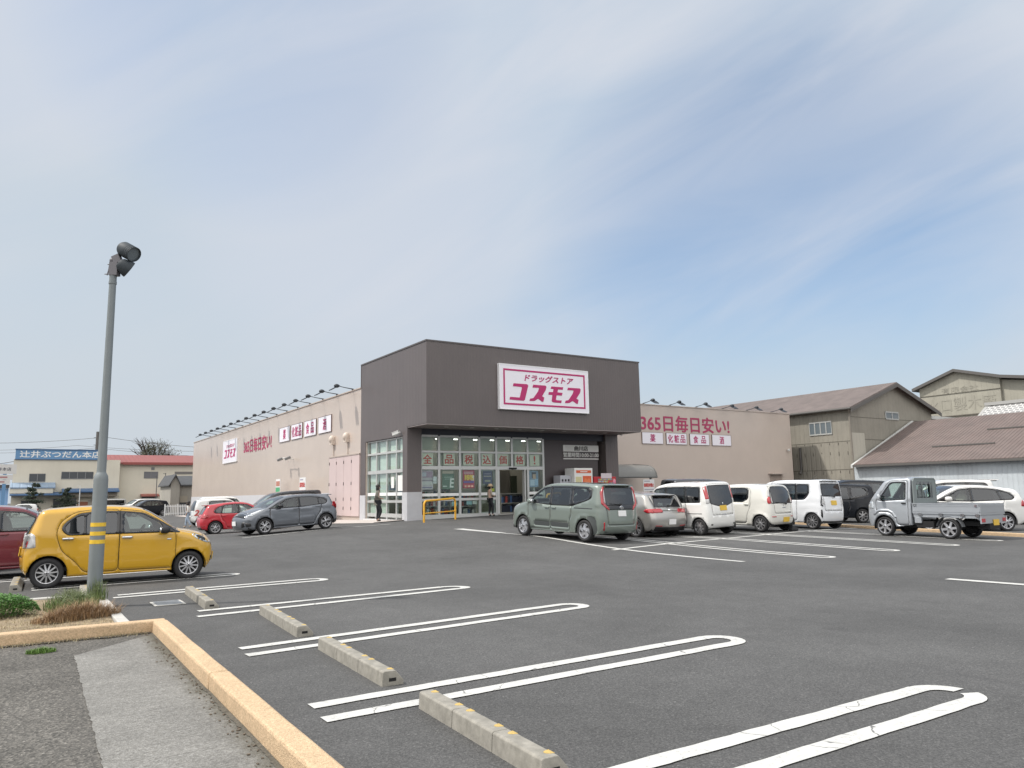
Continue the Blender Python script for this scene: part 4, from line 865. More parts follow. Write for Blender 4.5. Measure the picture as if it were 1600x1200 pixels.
p = PX(468.2, 770.5, 14.9); notice((14.9, float(p[1]), float(p[2])), (0, -1, 0), 1.15, .95, 'white notice board with red lettering by the flank wall', '駐車禁止')
p = PX(431, 771, 14.9); notice((14.9, float(p[1]), float(p[2])), (0, -1, 0), 1.0, .95, 'faded notice board, rust above and green below, by the flank wall', green=True)
for y, z in ((float(PX(470, 770, 14.9)[1])-.5, 1.9), (float(PX(431, 770, 14.9)[1])-.5, 1.9)):
    m = MB(); m.tube([(14.93, y, -.1), (14.93, y, z)], .03); o = m.build('sign_post', CAMW); tag(o, 'thin post carrying the %s notice board by the flank wall' % ('red lettered' if y < 60 and y == float(PX(470, 770, 14.9)[1])-.5 else 'green and rust'), 'post')
# ------------------------------------------------------------------ cars
TYRE = M('tyre', (.022, .022, .024), .75, noise=(30, .2)); RIMS = M('rim_silver', (.62, .62, .64), .28, metal=.85); RIMD = M('rim_dark', (.02, .02, .022), .5); BRAKE = M('brake_dark', (.03, .03, .032), .7)
TRIM = M('black_trim', (.018, .018, .02), .4); GLOSSB = M('gloss_black', (.008, .008, .01), .12, coat=.6); INT = M('cabin_trim', (.05, .05, .052), .8); SEATM = M('seat_cloth', (.09, .088, .085), .9); SEATL = M('seat_beige', (.34, .31, .27), .9)
CLAD = M('grey_cladding', (.055, .062, .062), .6); SEAM = M('panel_gap', (.012, .012, .012), .8); UNDER = M('underbody', (.014, .014, .015), .9)
TAIL = M('tail_red', (.42, .012, .02), .15, coat=1., spec=.7); TAILC = M('tail_clear', (.50, .50, .50), .15, coat=1.); HEADC = M('head_clear', (.50, .53, .55), .08, metal=.5, coat=1.); HEADW = M('drl_white', (.85, .87, .9), .2)
PLW = M('plate_blank_white', (.78, .78, .78), .5); PLY = M('plate_yellow', (.70, .46, .06), .5); CHR = M('chrome', (.65, .66, .68), .12, metal=1.)
GLC = glass('car_glass', (.74, .84, .79)); GLD = glass('privacy_glass', (.13, .145, .15), base=.10); GLM = glass('mid_glass', (.36, .41, .40), base=.10)
def cr(P, per=.05):
    P = [np.array(p, float) for p in P]; out = []
    for i in range(len(P)-1):
        p0 = P[max(i-1, 0)]; p1 = P[i]; p2 = P[i+1]; p3 = P[min(i+2, len(P)-1)]
        n = max(2, int(math.ceil(np.linalg.norm((p2-p1)[:2])/per)))
        d1 = np.linalg.norm((p2-p1)[:2]); d0 = max(np.linalg.norm((p1-p0)[:2]), 1e-6); d2 = max(np.linalg.norm((p3-p2)[:2]), 1e-6)
        m1 = ((p1-p0)/d0*d1+(p2-p1))/2 if i > 0 else (p2-p1); m2 = ((p3-p2)/d2*d1+(p2-p1))/2 if i < len(P)-2 else (p2-p1)
        for k in range(n):
            t = k/n; out.append(((2*t**3-3*t*t+1)*p1+(t**3-2*t*t+t)*m1+(-2*t**3+3*t*t)*p2+(t**3-t*t)*m2))
    out.append(P[-1]); return np.array(out)
def rpoly(pts, r=.05, h=.08):
    """polygon with rounded corners, resampled to edges of at most h"""
    P = [np.array(p[:2], float) for p in pts]; n = len(P); out = []
    for i in range(n):
        p, a, b = P[i], P[i-1], P[(i+1) % n]; rr = pts[i][2] if len(pts[i]) > 2 else r
        la, lb = np.linalg.norm(a-p), np.linalg.norm(b-p); ra = min(rr, la*.45); rb = min(rr, lb*.45)
        if rr < 1e-4: out.append(p); continue
        q0 = p+(a-p)/la*ra; q1 = p+(b-p)/lb*rb
        for t in (0, .33, .67, 1): out.append((1-t)**2*q0+2*t*(1-t)*p+t*t*q1)
    res = []
    for i in range(len(out)):
        a, b = out[i], out[(i+1) % len(out)]; k = max(1, int(math.ceil(np.linalg.norm(b-a)/h)))
        for j in range(k): res.append(a+(b-a)*j/k)
    return np.array(res)
def segdist(P, A, B):
    d = B-A; L = (d*d).sum(1)+1e-12; t = np.clip(((P[:, None, :]-A[None])*d[None]).sum(2)/L, 0, 1); q = A[None]+t[..., None]*d[None]; D = np.sqrt(((P[:, None, :]-q)**2).sum(2)); i = D.argmin(1); return D[np.arange(len(P)), i], i, t[np.arange(len(P)), i]
def cdt(loops, pts, minfrac, rows=None):
    V = []; E = []
    for lp in loops:
        o = len(V); V += [tuple(p) for p in lp]; E += [(o+i, o+(i+1) % len(lp)) for i in range(len(lp))]
    if len(pts):
        A = np.array([V[a] for a, b in E]); B = np.array([V[b] for a, b in E]); D, _, _ = segdist(np.asarray(pts), A, B); pts = np.asarray(pts)[D > minfrac]
        V += [tuple(p) for p in pts]
    if rows is not None:
        n0 = len(loops[0]); ok = np.ones(len(rows), bool)
        if len(E) > n0: D, _, _ = segdist(rows, A[n0:], B[n0:]); ok = D > .012
        V += [tuple(p) for p in rows[ok]]
    vs, es, fs, *_ = delaunay_2d_cdt([Vector((float(p[0]), float(p[1]))) for p in V], E, [], 0, 1e-5)
    return np.array([v[:] for v in vs]), np.array([f for f in fs if len(f) == 3], int)

class Car:
    def __init__(s, sp):
        s.sp = sp; s.h = sp.get('h', .09); s.W = sp['W']; s.xo = sp['fo']+sp['wb']/2; s.R = sp['tyre']; s.uw = (sp['fo'], sp['fo']+sp['wb'])
        s.belt = sp.get('belt', .95); s.tum = sp.get('tum', .2)
        o = cr(sp['out'], s.h*.75); s.o = o; s.n_o = len(o)
        s.us, s.zs, s.rs, s.bs = o[:, 0], o[:, 1], o[:, 2], o[:, 3]
        t = np.gradient(o[:, :2], axis=0); t /= np.linalg.norm(t, axis=1)[:, None]; s.nrm = np.stack([-t[:, 1], t[:, 0]], 1)
        s.S = np.concatenate([[0], np.cumsum(np.linalg.norm(np.diff(o[:, :2], axis=0), axis=1))])
        s.top = int(np.argmax(s.zs)); s.hw = s.Wf(s.us, s.zs)-s.rs
        s.ctl = [int(np.argmin(np.abs(o[:, 0]-p[0])+np.abs(o[:, 1]-p[1]))) for p in sp['out']]
    def Wf(s, u, z):
        sp = s.sp; L = sp['L']; w = np.full(np.shape(u), s.W/2)
        uf, ur = sp.get('tf', .9), sp.get('tr', .6)
        w = w-sp.get('cf', .07)*np.clip((uf-u)/uf, 0, 1)**2-sp.get('crr', .04)*np.clip((u-(L-ur))/ur, 0, 1)**2
        k = np.clip(z-s.belt, 0, None); w = w-s.tum*(k-.06*(1-np.exp(-k/.06)))
        w = w-.05*np.clip((.48-z)/.3, 0, 1)**1.5-.012*np.clip((z-.75)/.25, 0, 1)*np.clip((s.belt+.02-z)/.1, 0, 1)*0
        w = w-.010*np.clip(np.abs(z-.72)/.3, 0, 1)**2*(z < s.belt)
        for uw in s.uw:
            rho = np.hypot(u-uw, z-s.R); w = w+sp.get('flare', .012)*np.exp(-(np.clip(rho-(s.R+.05), 0, None)/.05)**2)
        for (u0, z0, u1, z1, a, sg) in sp.get('crease', []):
            d = np.array([u1-u0, z1-z0]); Ld = np.hypot(*d); d = d/Ld; tt = (u-u0)*d[0]+(z-z0)*d[1]; dd = -(u-u0)*d[1]+(z-z0)*d[0]
            w = w+a*np.exp(-(dd/sg)**2)*np.clip(tt/.25, 0, 1)*np.clip((Ld-tt)/.25, 0, 1)
        return w
    def side3(s, P, sgn):
        P = np.asarray(P, float); D, i, t = segdist(P, s.o[:-1, :2], s.o[1:, :2]); r = s.rs[i]*(1-t)+s.rs[i+1]*t
        w = s.Wf(P[:, 0], P[:, 1]); q = np.clip(1-D/r, 0, 1); w = w-r*(1-np.sqrt(np.clip(1-q*q, 0, 1)))
        return np.stack([s.xo-P[:, 0], sgn*w, P[:, 1]], 1)
    def strip3(s, P, off=0.):
        P = np.asarray(P, float); S = np.clip(P[:, 0], 0, s.S[-1]); I = lambda a: np.interp(S, s.S, a)
        hw = I(s.hw); t = np.clip(P[:, 1]/np.maximum(hw, 1e-3), -1, 1); b = I(s.bs)*(1-t*t)+off; nu, nz_ = I(s.nrm[:, 0]), I(s.nrm[:, 1])
        return np.stack([s.xo-(I(s.us)+nu*b), P[:, 1], I(s.zs)+nz_*b], 1)
    def s_of_z(s, z, rear=True):
        if rear: zz = s.zs[s.top:][::-1]; SS = s.S[s.top:][::-1]
        else: zz = s.zs[:s.top+1]; SS = s.S[:s.top+1]
        return np.interp(z, np.maximum.accumulate(zz), SS)
    # ---- region meshes
    def side_loops(s):
        sp = s.sp; ra = s.R+sp.get('gap', .045); zs_ = sp.get('sill', .2); pts = [tuple(p) for p in s.o[:, :2]]
        def arc(uw):
            ext = max(0, s.R-zs_); dx = math.sqrt(max(ra*ra-ext*ext, .01)); a0 = math.atan2(-ext, dx); a1 = math.pi-a0
            return [(uw+ra*math.cos(a0+(a1-a0)*k/18), s.R+ra*math.sin(a0+(a1-a0)*k/18)) for k in range(19)]
        low = []
        a = arc(s.uw[1]); b = arc(s.uw[0])
        low += a
        n = 14; low += [(a[-1][0]+(b[0][0]-a[-1][0])*k/n, a[-1][1]+(b[0][1]-a[-1][1])*k/n) for k in range(1, n)]
        low += b
        return np.array(pts+low)
    def emit(s, V3, F, name, mats, parent, sgn=1, solid=0, weld=False, smooth=50):
        used = np.unique(F); mp_ = -np.ones(len(V3), int); mp_[used] = np.arange(len(used)); mb = MB(); mb.v = [tuple(map(float, p)) for p in V3[used]]; mb.f = [tuple(int(mp_[k]) for k in f) for f in F]; mb.mi = [0]*len(mb.f)
        o = mb.build(name, mats, parent, smooth=smooth)
        if weld:
            bm = bmesh.new(); bm.from_mesh(o.data); bmesh.ops.remove_doubles(bm, verts=bm.verts, dist=3e-4); bm.to_mesh(o.data); bm.free(); o.data.polygons.foreach_set('use_smooth', [True]*len(o.data.polygons)); o.data.set_sharp_from_angle(angle=R(smooth))
        if solid:
            m = o.modifiers.new('thickness', 'SOLIDIFY'); m.thickness = solid; m.offset = -1; m.material_offset = 1 if len(o.data.materials) > 1 else 0; m.material_offset_rim = 0
        return o
    @staticmethod
    def orient(V3, F, out):
        a = V3[F[:, 1]]-V3[F[:, 0]]; b = V3[F[:, 2]]-V3[F[:, 0]]; n = np.cross(a, b); k = (n*out).sum(1) < 0; F = F.copy(); F[k] = F[k][:, ::-1]; return F
    def build(s, root, pmat):
        sp = s.sp; h = s.h; det = sp.get('detail', 2)
        outer = s.side_loops(); regs = []                       # (name, poly, kind, info)
        for g in sp.get('glass', []): regs.append(('glass', rpoly(g[0], g[3] if len(g) > 3 else .05, h), g))
        for g in sp.get('dlo', []): regs.append(('dlo', rpoly(g, .06, h), g))
        for g in sp.get('clad', []): regs.append(('clad', rpoly(g, .05, h), g))
        for g in sp.get('doors', []): regs.append(('door', rpoly(g, .09, h), g))
        gx = np.arange(s.us.min(), s.us.max(), h); gzz = np.arange(.12, s.zs.max(), h); GX, GZ = np.meshgrid(gx, gzz); G = np.stack([GX.ravel()+(np.arange(GX.size)//len(gx) % 2)*h/2, GZ.ravel()], 1)
        D, i, t = segdist(G, s.o[:-1, :2], s.o[1:, :2]); rr = s.rs[i]; G = G[inpoly(G, outer) & (D > rr*.95)]
        IN = [G]; ROW = []
        for fr in (.034, .134, .29, .5, .74, 1.0):
            q = s.o[:, :2]-s.nrm*(s.rs*fr)[:, None]; ok = inpoly(q, outer); q = q[ok]
            if len(q): D, i, t = segdist(q, s.o[:-1, :2], s.o[1:, :2]); q = q[D > s.rs[i]*fr*.9]; ROW.append(q)
        V, F = cdt([outer]+[r_[1] for r_ in regs], np.concatenate(IN), h*.3, np.concatenate(ROW))
        c = V[F].mean(1); keep = inpoly(c, outer); F = F[keep]; c = c[keep]; lab = -np.ones(len(F), int)
        for k in range(len(regs)-1, -1, -1): lab[inpoly(c, regs[k][1])] = k
        # strip regions
        hw = s.hw; so = [(s.S[k], hw[k]) for k in range(s.n_o)]; outer2 = np.array(so+[(a, -b) for a, b in so[::-1]])
        sreg = []
        def band(i0, i1, f0, f1, d0=.0, d1=.0, r=.05, bow=0.):
            S0, S1 = s.S[s.ctl[i0]]+d0, s.S[s.ctl[i1]]-d1; h0, h1 = np.interp(S0, s.S, hw)*f0, np.interp(S1, s.S, hw)*f1
            return rpoly([(S0, -h0, r), (S0, h0, r), (S1, h1, r), (S1, -h1, r)], r, h)
        if 'ws' in sp: sreg.append(('windscreen', band(*sp['ws']), GLC))
        if 'rg' in sp:
            q = sp['rg']
            if q[0] == 'yz': poly = rpoly([(float(s.s_of_z(z)), y, .05) for y, z in q[1]]+[(float(s.s_of_z(z)), -y, .05) for y, z in q[1][::-1]], .05, h)
            else: poly = band(*q)
            sreg.append(('rear_window', poly, sp.get('rgmat', GLD)))
        if 'tg' in sp: sreg.append(('tailgate', band(*sp['tg']), None))
        if 'hood' in sp: sreg.append(('bonnet', band(*sp['hood']), None))
        nT = 8; P2 = [(s.S[k], hw[k]*tt) for k in range(0, s.n_o) for tt in np.linspace(-1, 1, nT+1)[1:-1]]
        V2, F2 = cdt([outer2]+[r_[1] for r_ in sreg], np.array(P2), h*.2)
        c2 = V2[F2].mean(1); k2 = inpoly(c2, outer2); F2 = F2[k2]; c2 = c2[k2]; lab2 = -np.ones(len(F2), int)
        for k in range(len(sreg)-1, -1, -1): lab2[inpoly(c2, sreg[k][1])] = k
        V2b = V2.copy(); V23 = s.strip3(V2b)
        ns = np.interp(c2[:, 0], s.S, s.nrm[:, 0]), np.interp(c2[:, 0], s.S, s.nrm[:, 1]); out2 = np.stack([-ns[0], 0*ns[0], ns[1]], 1); F2 = s.orient(V23, F2, out2)
        sol = .025 if det > 1 else 0; pm = [pmat, INT]
        S3 = {}
        for sg in (1, -1):
            V3 = s.side3(V, sg); S3[sg] = (V3, s.orient(V3, F, np.array([0, sg, 0.])))
        b = np.concatenate([S3[1][0], S3[-1][0], V23]); n = len(V)
        Fb = np.concatenate([S3[1][1][lab == -1], S3[-1][1][lab == -1]+n, F2[lab2 == -1]+2*n])
        s.body = s.emit(b, Fb, 'body', pm, root, solid=sol, weld=True)
        s.doors = {1: [], -1: []}
        for k, (kind, poly, g) in enumerate(regs):
            if kind != 'door': continue
            for sg in (1, -1):
                if (lab == k).any():
                    o = s.emit(S3[sg][0], S3[sg][1][lab == k], 'door', pm, root, solid=sol); s.doors[sg].append((poly, o))
        for k, (kind, poly, g) in enumerate(regs):
            if kind == 'door' or not (lab == k).any(): continue
            for sg in (1, -1):
                if kind == 'glass':
                    par = root
                    cc = np.array([poly.mean(0)])
                    for dp, do in s.doors[sg]:
                        if inpoly(cc, dp)[0] or (len(g) > 2 and g[2] is do): par = do
                    s.emit(S3[sg][0], S3[sg][1][lab == k], 'window', g[1], par)
                elif kind == 'dlo': s.emit(S3[sg][0], S3[sg][1][lab == k], 'window_surround', [GLOSSB, INT], root, solid=sol)
                elif kind == 'clad': s.emit(S3[sg][0], S3[sg][1][lab == k], 'cladding', CLAD, root)
        # gaps
        if det:
            for sg in (1, -1):
                for dp, do in s.doors[sg]: s.seam_side(dp, sg, do)
        s.tailgate = root
        for k, (nm, poly, m) in enumerate(sreg):
            if nm in ('tailgate', 'bonnet') and (lab2 == k).any():
                o = s.emit(V23, F2[lab2 == k], nm, pm, root, solid=sol)
                if nm == 'tailgate': s.tailgate = o
                if det: s.seam_strip(poly, o)
        for k, (nm, poly, m) in enumerate(sreg):
            if m is not None and (lab2 == k).any():
                o = s.emit(V23, F2[lab2 == k], nm, m, s.tailgate if nm == 'rear_window' else root)
                if det > 1: s.seam_strip(poly, o, .03, 'rubber_seal', TRIM)
        s.under(root); s.wheels(root)
        if det > 1: s.cabin(root)
    def ribbon(s, P3, Nn, w, name, mat, parent):
        n = len(P3); mb = MB(); vs = []
        for i in range(n):
            d = P3[(i+1) % n]-P3[i-1]; d /= np.linalg.norm(d)+1e-9; e = np.cross(d, Nn[i]); e /= np.linalg.norm(e)+1e-9
            for k in (-1, 1): vs.append(P3[i]+e*k*w/2+Nn[i]*.0018)
        fs = [(2*i, 2*i+1, 2*((i+1) % n)+1, 2*((i+1) % n)) for i in range(n)]
        mb.add(vs, fs); return mb.build(name, mat, parent)
    def seam_side(s, poly, sg, parent, w=.0065):
        poly = np.array([p for p in poly if p[1] > .2]); P3 = s.side3(poly, sg); e = 4e-3
        dz = s.side3(poly+[0, e], sg)-P3; du = s.side3(poly+[e, 0], sg)-P3; nn = np.cross(dz, du); nn /= np.linalg.norm(nn, axis=1)[:, None]+1e-9; nn *= np.sign(nn[:, 1:2]*sg+1e-9)
        s.ribbon(P3, nn, w, 'panel_gap', SEAM, parent)
    def seam_strip(s, poly, parent, w=.0065, name='panel_gap', mat=None):
        P3 = s.strip3(poly); nn = np.stack([-np.interp(poly[:, 0], s.S, s.nrm[:, 0]), 0*poly[:, 0], np.interp(poly[:, 0], s.S, s.nrm[:, 1])], 1); s.ribbon(P3, nn, w, name, mat or SEAM, parent)
    def under(s, root):
        sp = s.sp; L = sp['L']; mb = MB(); x1, x0 = s.xo-.18, s.xo-L+.18; zc = sp.get('sill', .2)+.02; w = s.W/2-.12; wi = s.W/2-.34
        xs_ = [x0, s.xo-s.uw[1]-s.R-.05, s.xo-s.uw[1]+s.R+.05, s.xo-s.uw[0]-s.R-.05, s.xo-s.uw[0]+s.R+.05, x1]
        for i in range(5): ww = wi if i in (1, 3) else w; mb.box(xs_[i], xs_[i+1], -ww, ww, zc, zc+.08)
        ra = s.R+s.sp.get('gap', .045)
        for uw in s.uw:
            for sg in (1, -1):
                vs = []; y1 = s.Wf(np.array([uw]), np.array([s.R+ra]))[0]-.012
                for k in range(15):
                    a = -.25+(math.pi+.5)*k/14
                    for y in (y1, wi): vs.append((s.xo-uw+ra*1.0*math.cos(a), sg*y, s.R+ra*math.sin(a)))
                n = len(vs); mb.add(vs, [(2*i, 2*i+1, 2*i+3, 2*i+2) for i in range(14)]+[tuple(range(1, n, 2))])
        mb.build('underbody', UNDER, root)
    def wheels(s, root):
        sp = s.sp; st = sp.get('spoke', dict(n=7, w=.05)); me = wheel_mesh(s.R, sp.get('rim', s.R*.68), sp.get('tw', .17), **st)
        steer = sp.get('steer', 0)
        for k, uw in enumerate(s.uw):
            for sg in (1, -1):
                w = bpy.data.objects.new('wheel', None); COL.objects.link(w); w.parent = root; w.empty_display_size = .1
                w.location = (s.xo-uw, sg*(s.Wf(np.array([uw]), np.array([s.R*1.9]))[0]-.025), s.R); w.rotation_euler = (0, 0, (0 if sg > 0 else math.pi)+(steer if k == 0 else 0))
                for nm, m in zip(('tyre', 'rim'), me):
                    o = bpy.data.objects.new(nm, m); COL.objects.link(o); o.parent = w; o.rotation_euler = (0, .4*(k*2+sg), 0)
    def cabin(s, root):
        sp = s.sp; z0 = sp.get('sill', .2)+.12; um = sp.get('seat_u', s.uw[0]+.95); ml = SEATL if sp.get('beige') else SEATM
        def seat(u, y, w, label=None):
            m = MB(); x = s.xo-u; m.ellipsoid((x, y, z0+.28), (.27, w/2, .13), 14, 8, e=.55); rot = Matrix.Rotation(R(-14), 3, 'Y'); m.ellipsoid((x-.32, y, z0+.62), (.10, w/2*.95, .36), 14, 10, e=.6, rot=rot)
            if w < .8: m.ellipsoid((x-.43, y, z0+1.04), (.06, .14, .10), 12, 8, e=.6)
            else:
                for yy in (-w*.27, w*.27): m.ellipsoid((x-.43, y+yy, z0+1.0), (.06, .13, .09), 12, 8, e=.6)
            m.build('seat', ml, root, smooth=60)
        for y in (-.34, .34): seat(um, y, .5)
        seat(um+sp.get('seat_gap', .9), 0, 1.15)
        zb = s.belt; m = MB(); cu_ = sp['out'][sp['ws'][0]]; m.ellipsoid((s.xo-(cu_[0]+.32), 0, cu_[1]-.20), (.26, s.W/2-.16, .15), 20, 8, e=.5); m.build('dashboard', INT, root, smooth=60)
        m = MB(); c = Vector((s.xo-(cu_[0]+.66), -.34, zb-.02)); q = Matrix.Rotation(R(-62), 3, 'Y'); path = [(c+q @ Vector((.18*math.cos(a), .18*math.sin(a), 0)))[:] for a in [2*math.pi*k/20 for k in range(21)]]; m.tube(path, .016, 6, cap=False)
        m.tube([(c+q @ Vector((-.17, 0, 0)))[:], (c+q @ Vector((.17, 0, 0)))[:]], .02, 6); m.build('steering_wheel', INT, root, smooth=60)
        m = MB(); m.box(s.xo-sp['L']+.3, s.xo-um+.7, -s.W/2+.14, s.W/2-.14, z0-.02, z0+.05); m.build('cabin_floor', INT, root)
    # ---- surface mounted pieces
    def patch(s, dom, poly, off, mat, name, parent, r=.03, both=True, thick=.012):
        """dom 'side': (u,z); 'rear'/'front': (y,z); pieces conform to the body surface"""
        h = min(s.h, .06); objs = []
        for sg in ((1, -1) if both else (1,)):
            if dom == 'side':
                pl = rpoly(poly, r, h); V, F = s._fill(pl, h); V3 = s.side3(V, sg); e = 4e-3; dz = s.side3(V+[0, e], sg)-V3; du = s.side3(V+[e, 0], sg)-V3; nn = np.cross(dz, du); nn /= np.linalg.norm(nn, axis=1)[:, None]+1e-9; nn *= np.sign(nn[:, 1:2]*sg+1e-9)
                V3 = V3+nn*off; F = s.orient(V3, F, np.array([0, sg, 0.]))
            else:
                rear = dom == 'rear'; pl = rpoly([(sg*p[0], *p[1:]) for p in poly], r, h); V, F = s._fill(pl, h); V3, nn = s.end3(V, rear); V3 = V3+nn*off; F = s.orient(V3, F, np.array([-1. if rear else 1., 0, .2]))
            o = s.emit(V3, F, name, mat, parent, solid=thick+off); objs.append(o)
        return objs
    def _fill(s, pl, h):
        lo, hi = pl.min(0), pl.max(0); gx = np.arange(lo[0]+h/2, hi[0], h); gy = np.arange(lo[1]+h/2, hi[1], h)
        G = np.array([(a, b) for a in gx for b in gy]) if len(gx) and len(gy) else np.zeros((0, 2))
        if len(G): G = G[inpoly(G, pl)]
        V, F = cdt([pl], G, h*.3); F = F[inpoly(V[F].mean(1), pl)]; return V, F
    def end3(s, V, rear):
        """(y,z) on the front or rear face; past the flat part the point runs round the rounded corner"""
        S = s.s_of_z(V[:, 1], rear); hw = np.interp(S, s.S, s.hw); P = s.strip3(np.stack([S, np.clip(V[:, 0], -hw, hw)], 1))
        nn = np.stack([-np.interp(S, s.S, s.nrm[:, 0]), 0*S, np.interp(S, s.S, s.nrm[:, 1])], 1)
        r = np.interp(S, s.S, s.rs); ex = np.clip(np.abs(V[:, 0])-hw, 0, None); sg = np.sign(V[:, 0]); k = ex > 0
        a = np.clip(ex/r, 0, 1); th = np.arcsin(np.clip(a, 0, .999))
        inn = -nn*(r*(1-np.cos(th)))[:, None]; P = P+inn; P[:, 1] = np.where(k, sg*(hw+r*np.sin(th)), P[:, 1])
        n2 = nn*np.cos(th)[:, None]; n2[:, 1] = sg*np.sin(th); return P, n2
    def mirror(s, u, z, mat, parent, size=(.11, .09, .075), out=.1):
        for sg in (1, -1):
            w = float(s.Wf(np.array([u]), np.array([z]))[0]); m = MB(); m.ellipsoid((s.xo-u, sg*(w+out), z), size, 16, 10, e=.7); o = m.build('wing_mirror', mat, parent, smooth=60)
            m = MB(); m.tube([(s.xo-u+.01, sg*(w-.03), z-.05), (s.xo-u, sg*(w+out*.7), z-.04)], .025, 8); m.build('mirror_stem', TRIM, o, smooth=50)
            m = MB(); m.ellipsoid((s.xo-u-size[0]*.75, sg*(w+out), z), (size[0]*.3, size[1]*.85, size[2]*.85), 12, 8); m.build('mirror_glass', CHR, o, smooth=50)
    def handle(s, u, z, mat, w=.1):
        for sg in (1, -1):
            y = float(s.side3(np.array([(u, z)]), sg)[0, 1]); par = s.body
            for dp, do in s.doors[sg]:
                if inpoly(np.array([(u, z)]), dp)[0]: par = do
            m = MB(); m.ellipsoid((s.xo-u, y+sg*.02, z), (w, .025, .022), 14, 8, e=.6)
            par_ = par if par is not s.body else s.body.parent
            m.build('handle', mat, par_, smooth=60)
    def plate(s, z, mat, parent, rear=True, y=0., w=.33, h_=.165, off=.009):
        S = s.s_of_z(np.array([z]), rear); p = s.strip3(np.array([[float(S[0]), y]]), off)[0]; n = Vector((-float(np.interp(S[0], s.S, s.nrm[:, 0])), 0, float(np.interp(S[0], s.S, s.nrm[:, 1])))); m = MB(); q = n.to_track_quat('X', 'Z').to_matrix(); m.cbox(p, (.016, w, h_), 0, q); return m.build('licence_plate', mat, parent, bevel=.006)
    def wiper(s, y0, z0, y1, z1, parent):
        P, nn = s.end3(np.array([(y0, z0), ((y0+y1)/2, (z0+z1)/2), (y1, z1)]), True); P = P+nn*.025; m = MB(); m.tube(P, [.014, .01, .007], 6); m.ellipsoid(P[0], (.03, .035, .03)); return m.build('rear_wiper', TRIM, parent, smooth=50)
    def emblem(s, z, parent, rear=True, kind='oval', r=.055, mat=None, y=0.):
        S = s.s_of_z(np.array([z]), rear); p = Vector(s.strip3(np.array([[float(S[0]), y]]), .008)[0]); n = Vector((-float(np.interp(S[0], s.S, s.nrm[:, 0])), 0, float(np.interp(S[0], s.S, s.nrm[:, 1])))); q = n.to_track_quat('X', 'Z').to_matrix(); m = MB()
        def ell(a, b, cy=0, cz=0): m.tube([(p+q @ Vector((0, cy+a*math.cos(t), cz+b*math.sin(t))))[:] for t in [2*math.pi*k/20 for k in range(21)]], r*.11, 5, cap=False)
        if kind == 'oval': ell(r*1.3, r*.9); ell(r*.4, r*.85); ell(r*.95, r*.4, 0, r*.3)
        elif kind == 'ring': ell(r, r); m.tube([(p+q @ Vector((0, a, b)))[:] for a, b in ((-r*.7, r*.5), (-r*.3, -r*.7), (0, r*.1), (r*.3, -r*.7), (r*.7, r*.5))], r*.1, 5)
        else: m.ellipsoid(p, (.008, r*.5, r*.8))
        return m.build('emblem', mat or CHR, parent, smooth=50)
    def rearbar(s, y0, y1, z0, z1, mat, name, parent, off=.006, r=.01):
        return s.patch('rear', [(y0, z0), (y1, z0), (y1, z1), (y0, z1)], off, mat, name, parent, r=r, both=False)
_WM = {}
def wheel_mesh(Rt, Rr, tw, n=7, w=.05, kind='star', dark=False, cover=False):
    key = (Rt, Rr, tw, n, w, kind, dark, cover)
    if key in _WM: return _WM[key]
    h = tw
    m = MB(); m.lathe([(Rr*.98, -h+.01), (Rr+.012, -h), (Rt-.035, -h-.004), (Rt-.012, -h+.012), (Rt, -h+.035), (Rt, -.035), (Rt-.012, -.012), (Rt-.035, .006), ((Rt+Rr)/2, .008), (Rr+.012, .0), (Rr*.985, -.012)], 36, 0, 'Y'); o = m.build('tyre_src', TYRE, smooth=40); tm = o.data; bpy.data.objects.remove(o)
    m = MB(); m.lathe([(Rr, -.004), (Rr*.94, -.006), (Rr*.915, -.03), (Rr*.88, -.10), (0, -.11)], 36, 0, 'Y', mis=[0, 0, 0, 1])
    def spoke(a, w0, w1, r0=.03, r1=None, tw_=0., y0=-.02, y1=-.014):
        r1 = r1 or Rr*.935; vs = []
        for r_, ww, yy, da in ((r0, w0, y0+.012, 0), ((r0+r1)/2, (w0+w1)/2, y0+.006, tw_*.4), (r1, w1, y1, tw_)):
            c, s_ = math.cos(a+da), math.sin(a+da)
            for k, dy in ((-1, 0), (1, 0), (1.25, -.03), (-1.25, -.03)): vs.append((r_*c-k*ww/2*s_, yy+dy, r_*s_+k*ww/2*c))
        m.add(vs, [(4*i+k, 4*i+(k+1) % 4, 4*i+4+(k+1) % 4, 4*i+4+k) for i in range(2) for k in range(4)]+[(8, 9, 10, 11)], 0)
    for k in range(n):
        a = 2*math.pi*k/n
        if kind == 'pair':
            for d in (-1, 1): spoke(a+d*.17, w*.8, w*.9, tw_=d*.05)
        elif kind == 'twist': spoke(a, w*1.6, w*1.9, tw_=.5); spoke(a+.42, w*.7, w*.6, r0=Rr*.35, tw_=.4)
        else: spoke(a, w*1.1, w)
    if cover: m.lathe([(Rr*.45, -.006), (Rr*.3, .0), (.0, .006)], 24, 0, 'Y')
    m.lathe([(Rr*.25, -.02), (Rr*.22, -.002), (Rr*.1, .004), (0, .004)], 20, 0, 'Y'); m.lathe([(Rr*.09, .004), (Rr*.085, .010), (0, .010)], 16, 1, 'Y')
    for k in range(4): a = 2*math.pi*k/4+.4; m.ellipsoid((Rr*.17*math.cos(a), .002, Rr*.17*math.sin(a)), (.01, .008, .01), 8, 6, 1)
    o = m.build('rim_src', [RIMS if not dark else RIMD, RIMD if not dark else BRAKE], smooth=35); rm = o.data; bpy.data.objects.remove(o); _WM[key] = (tm, rm); return _WM[key]
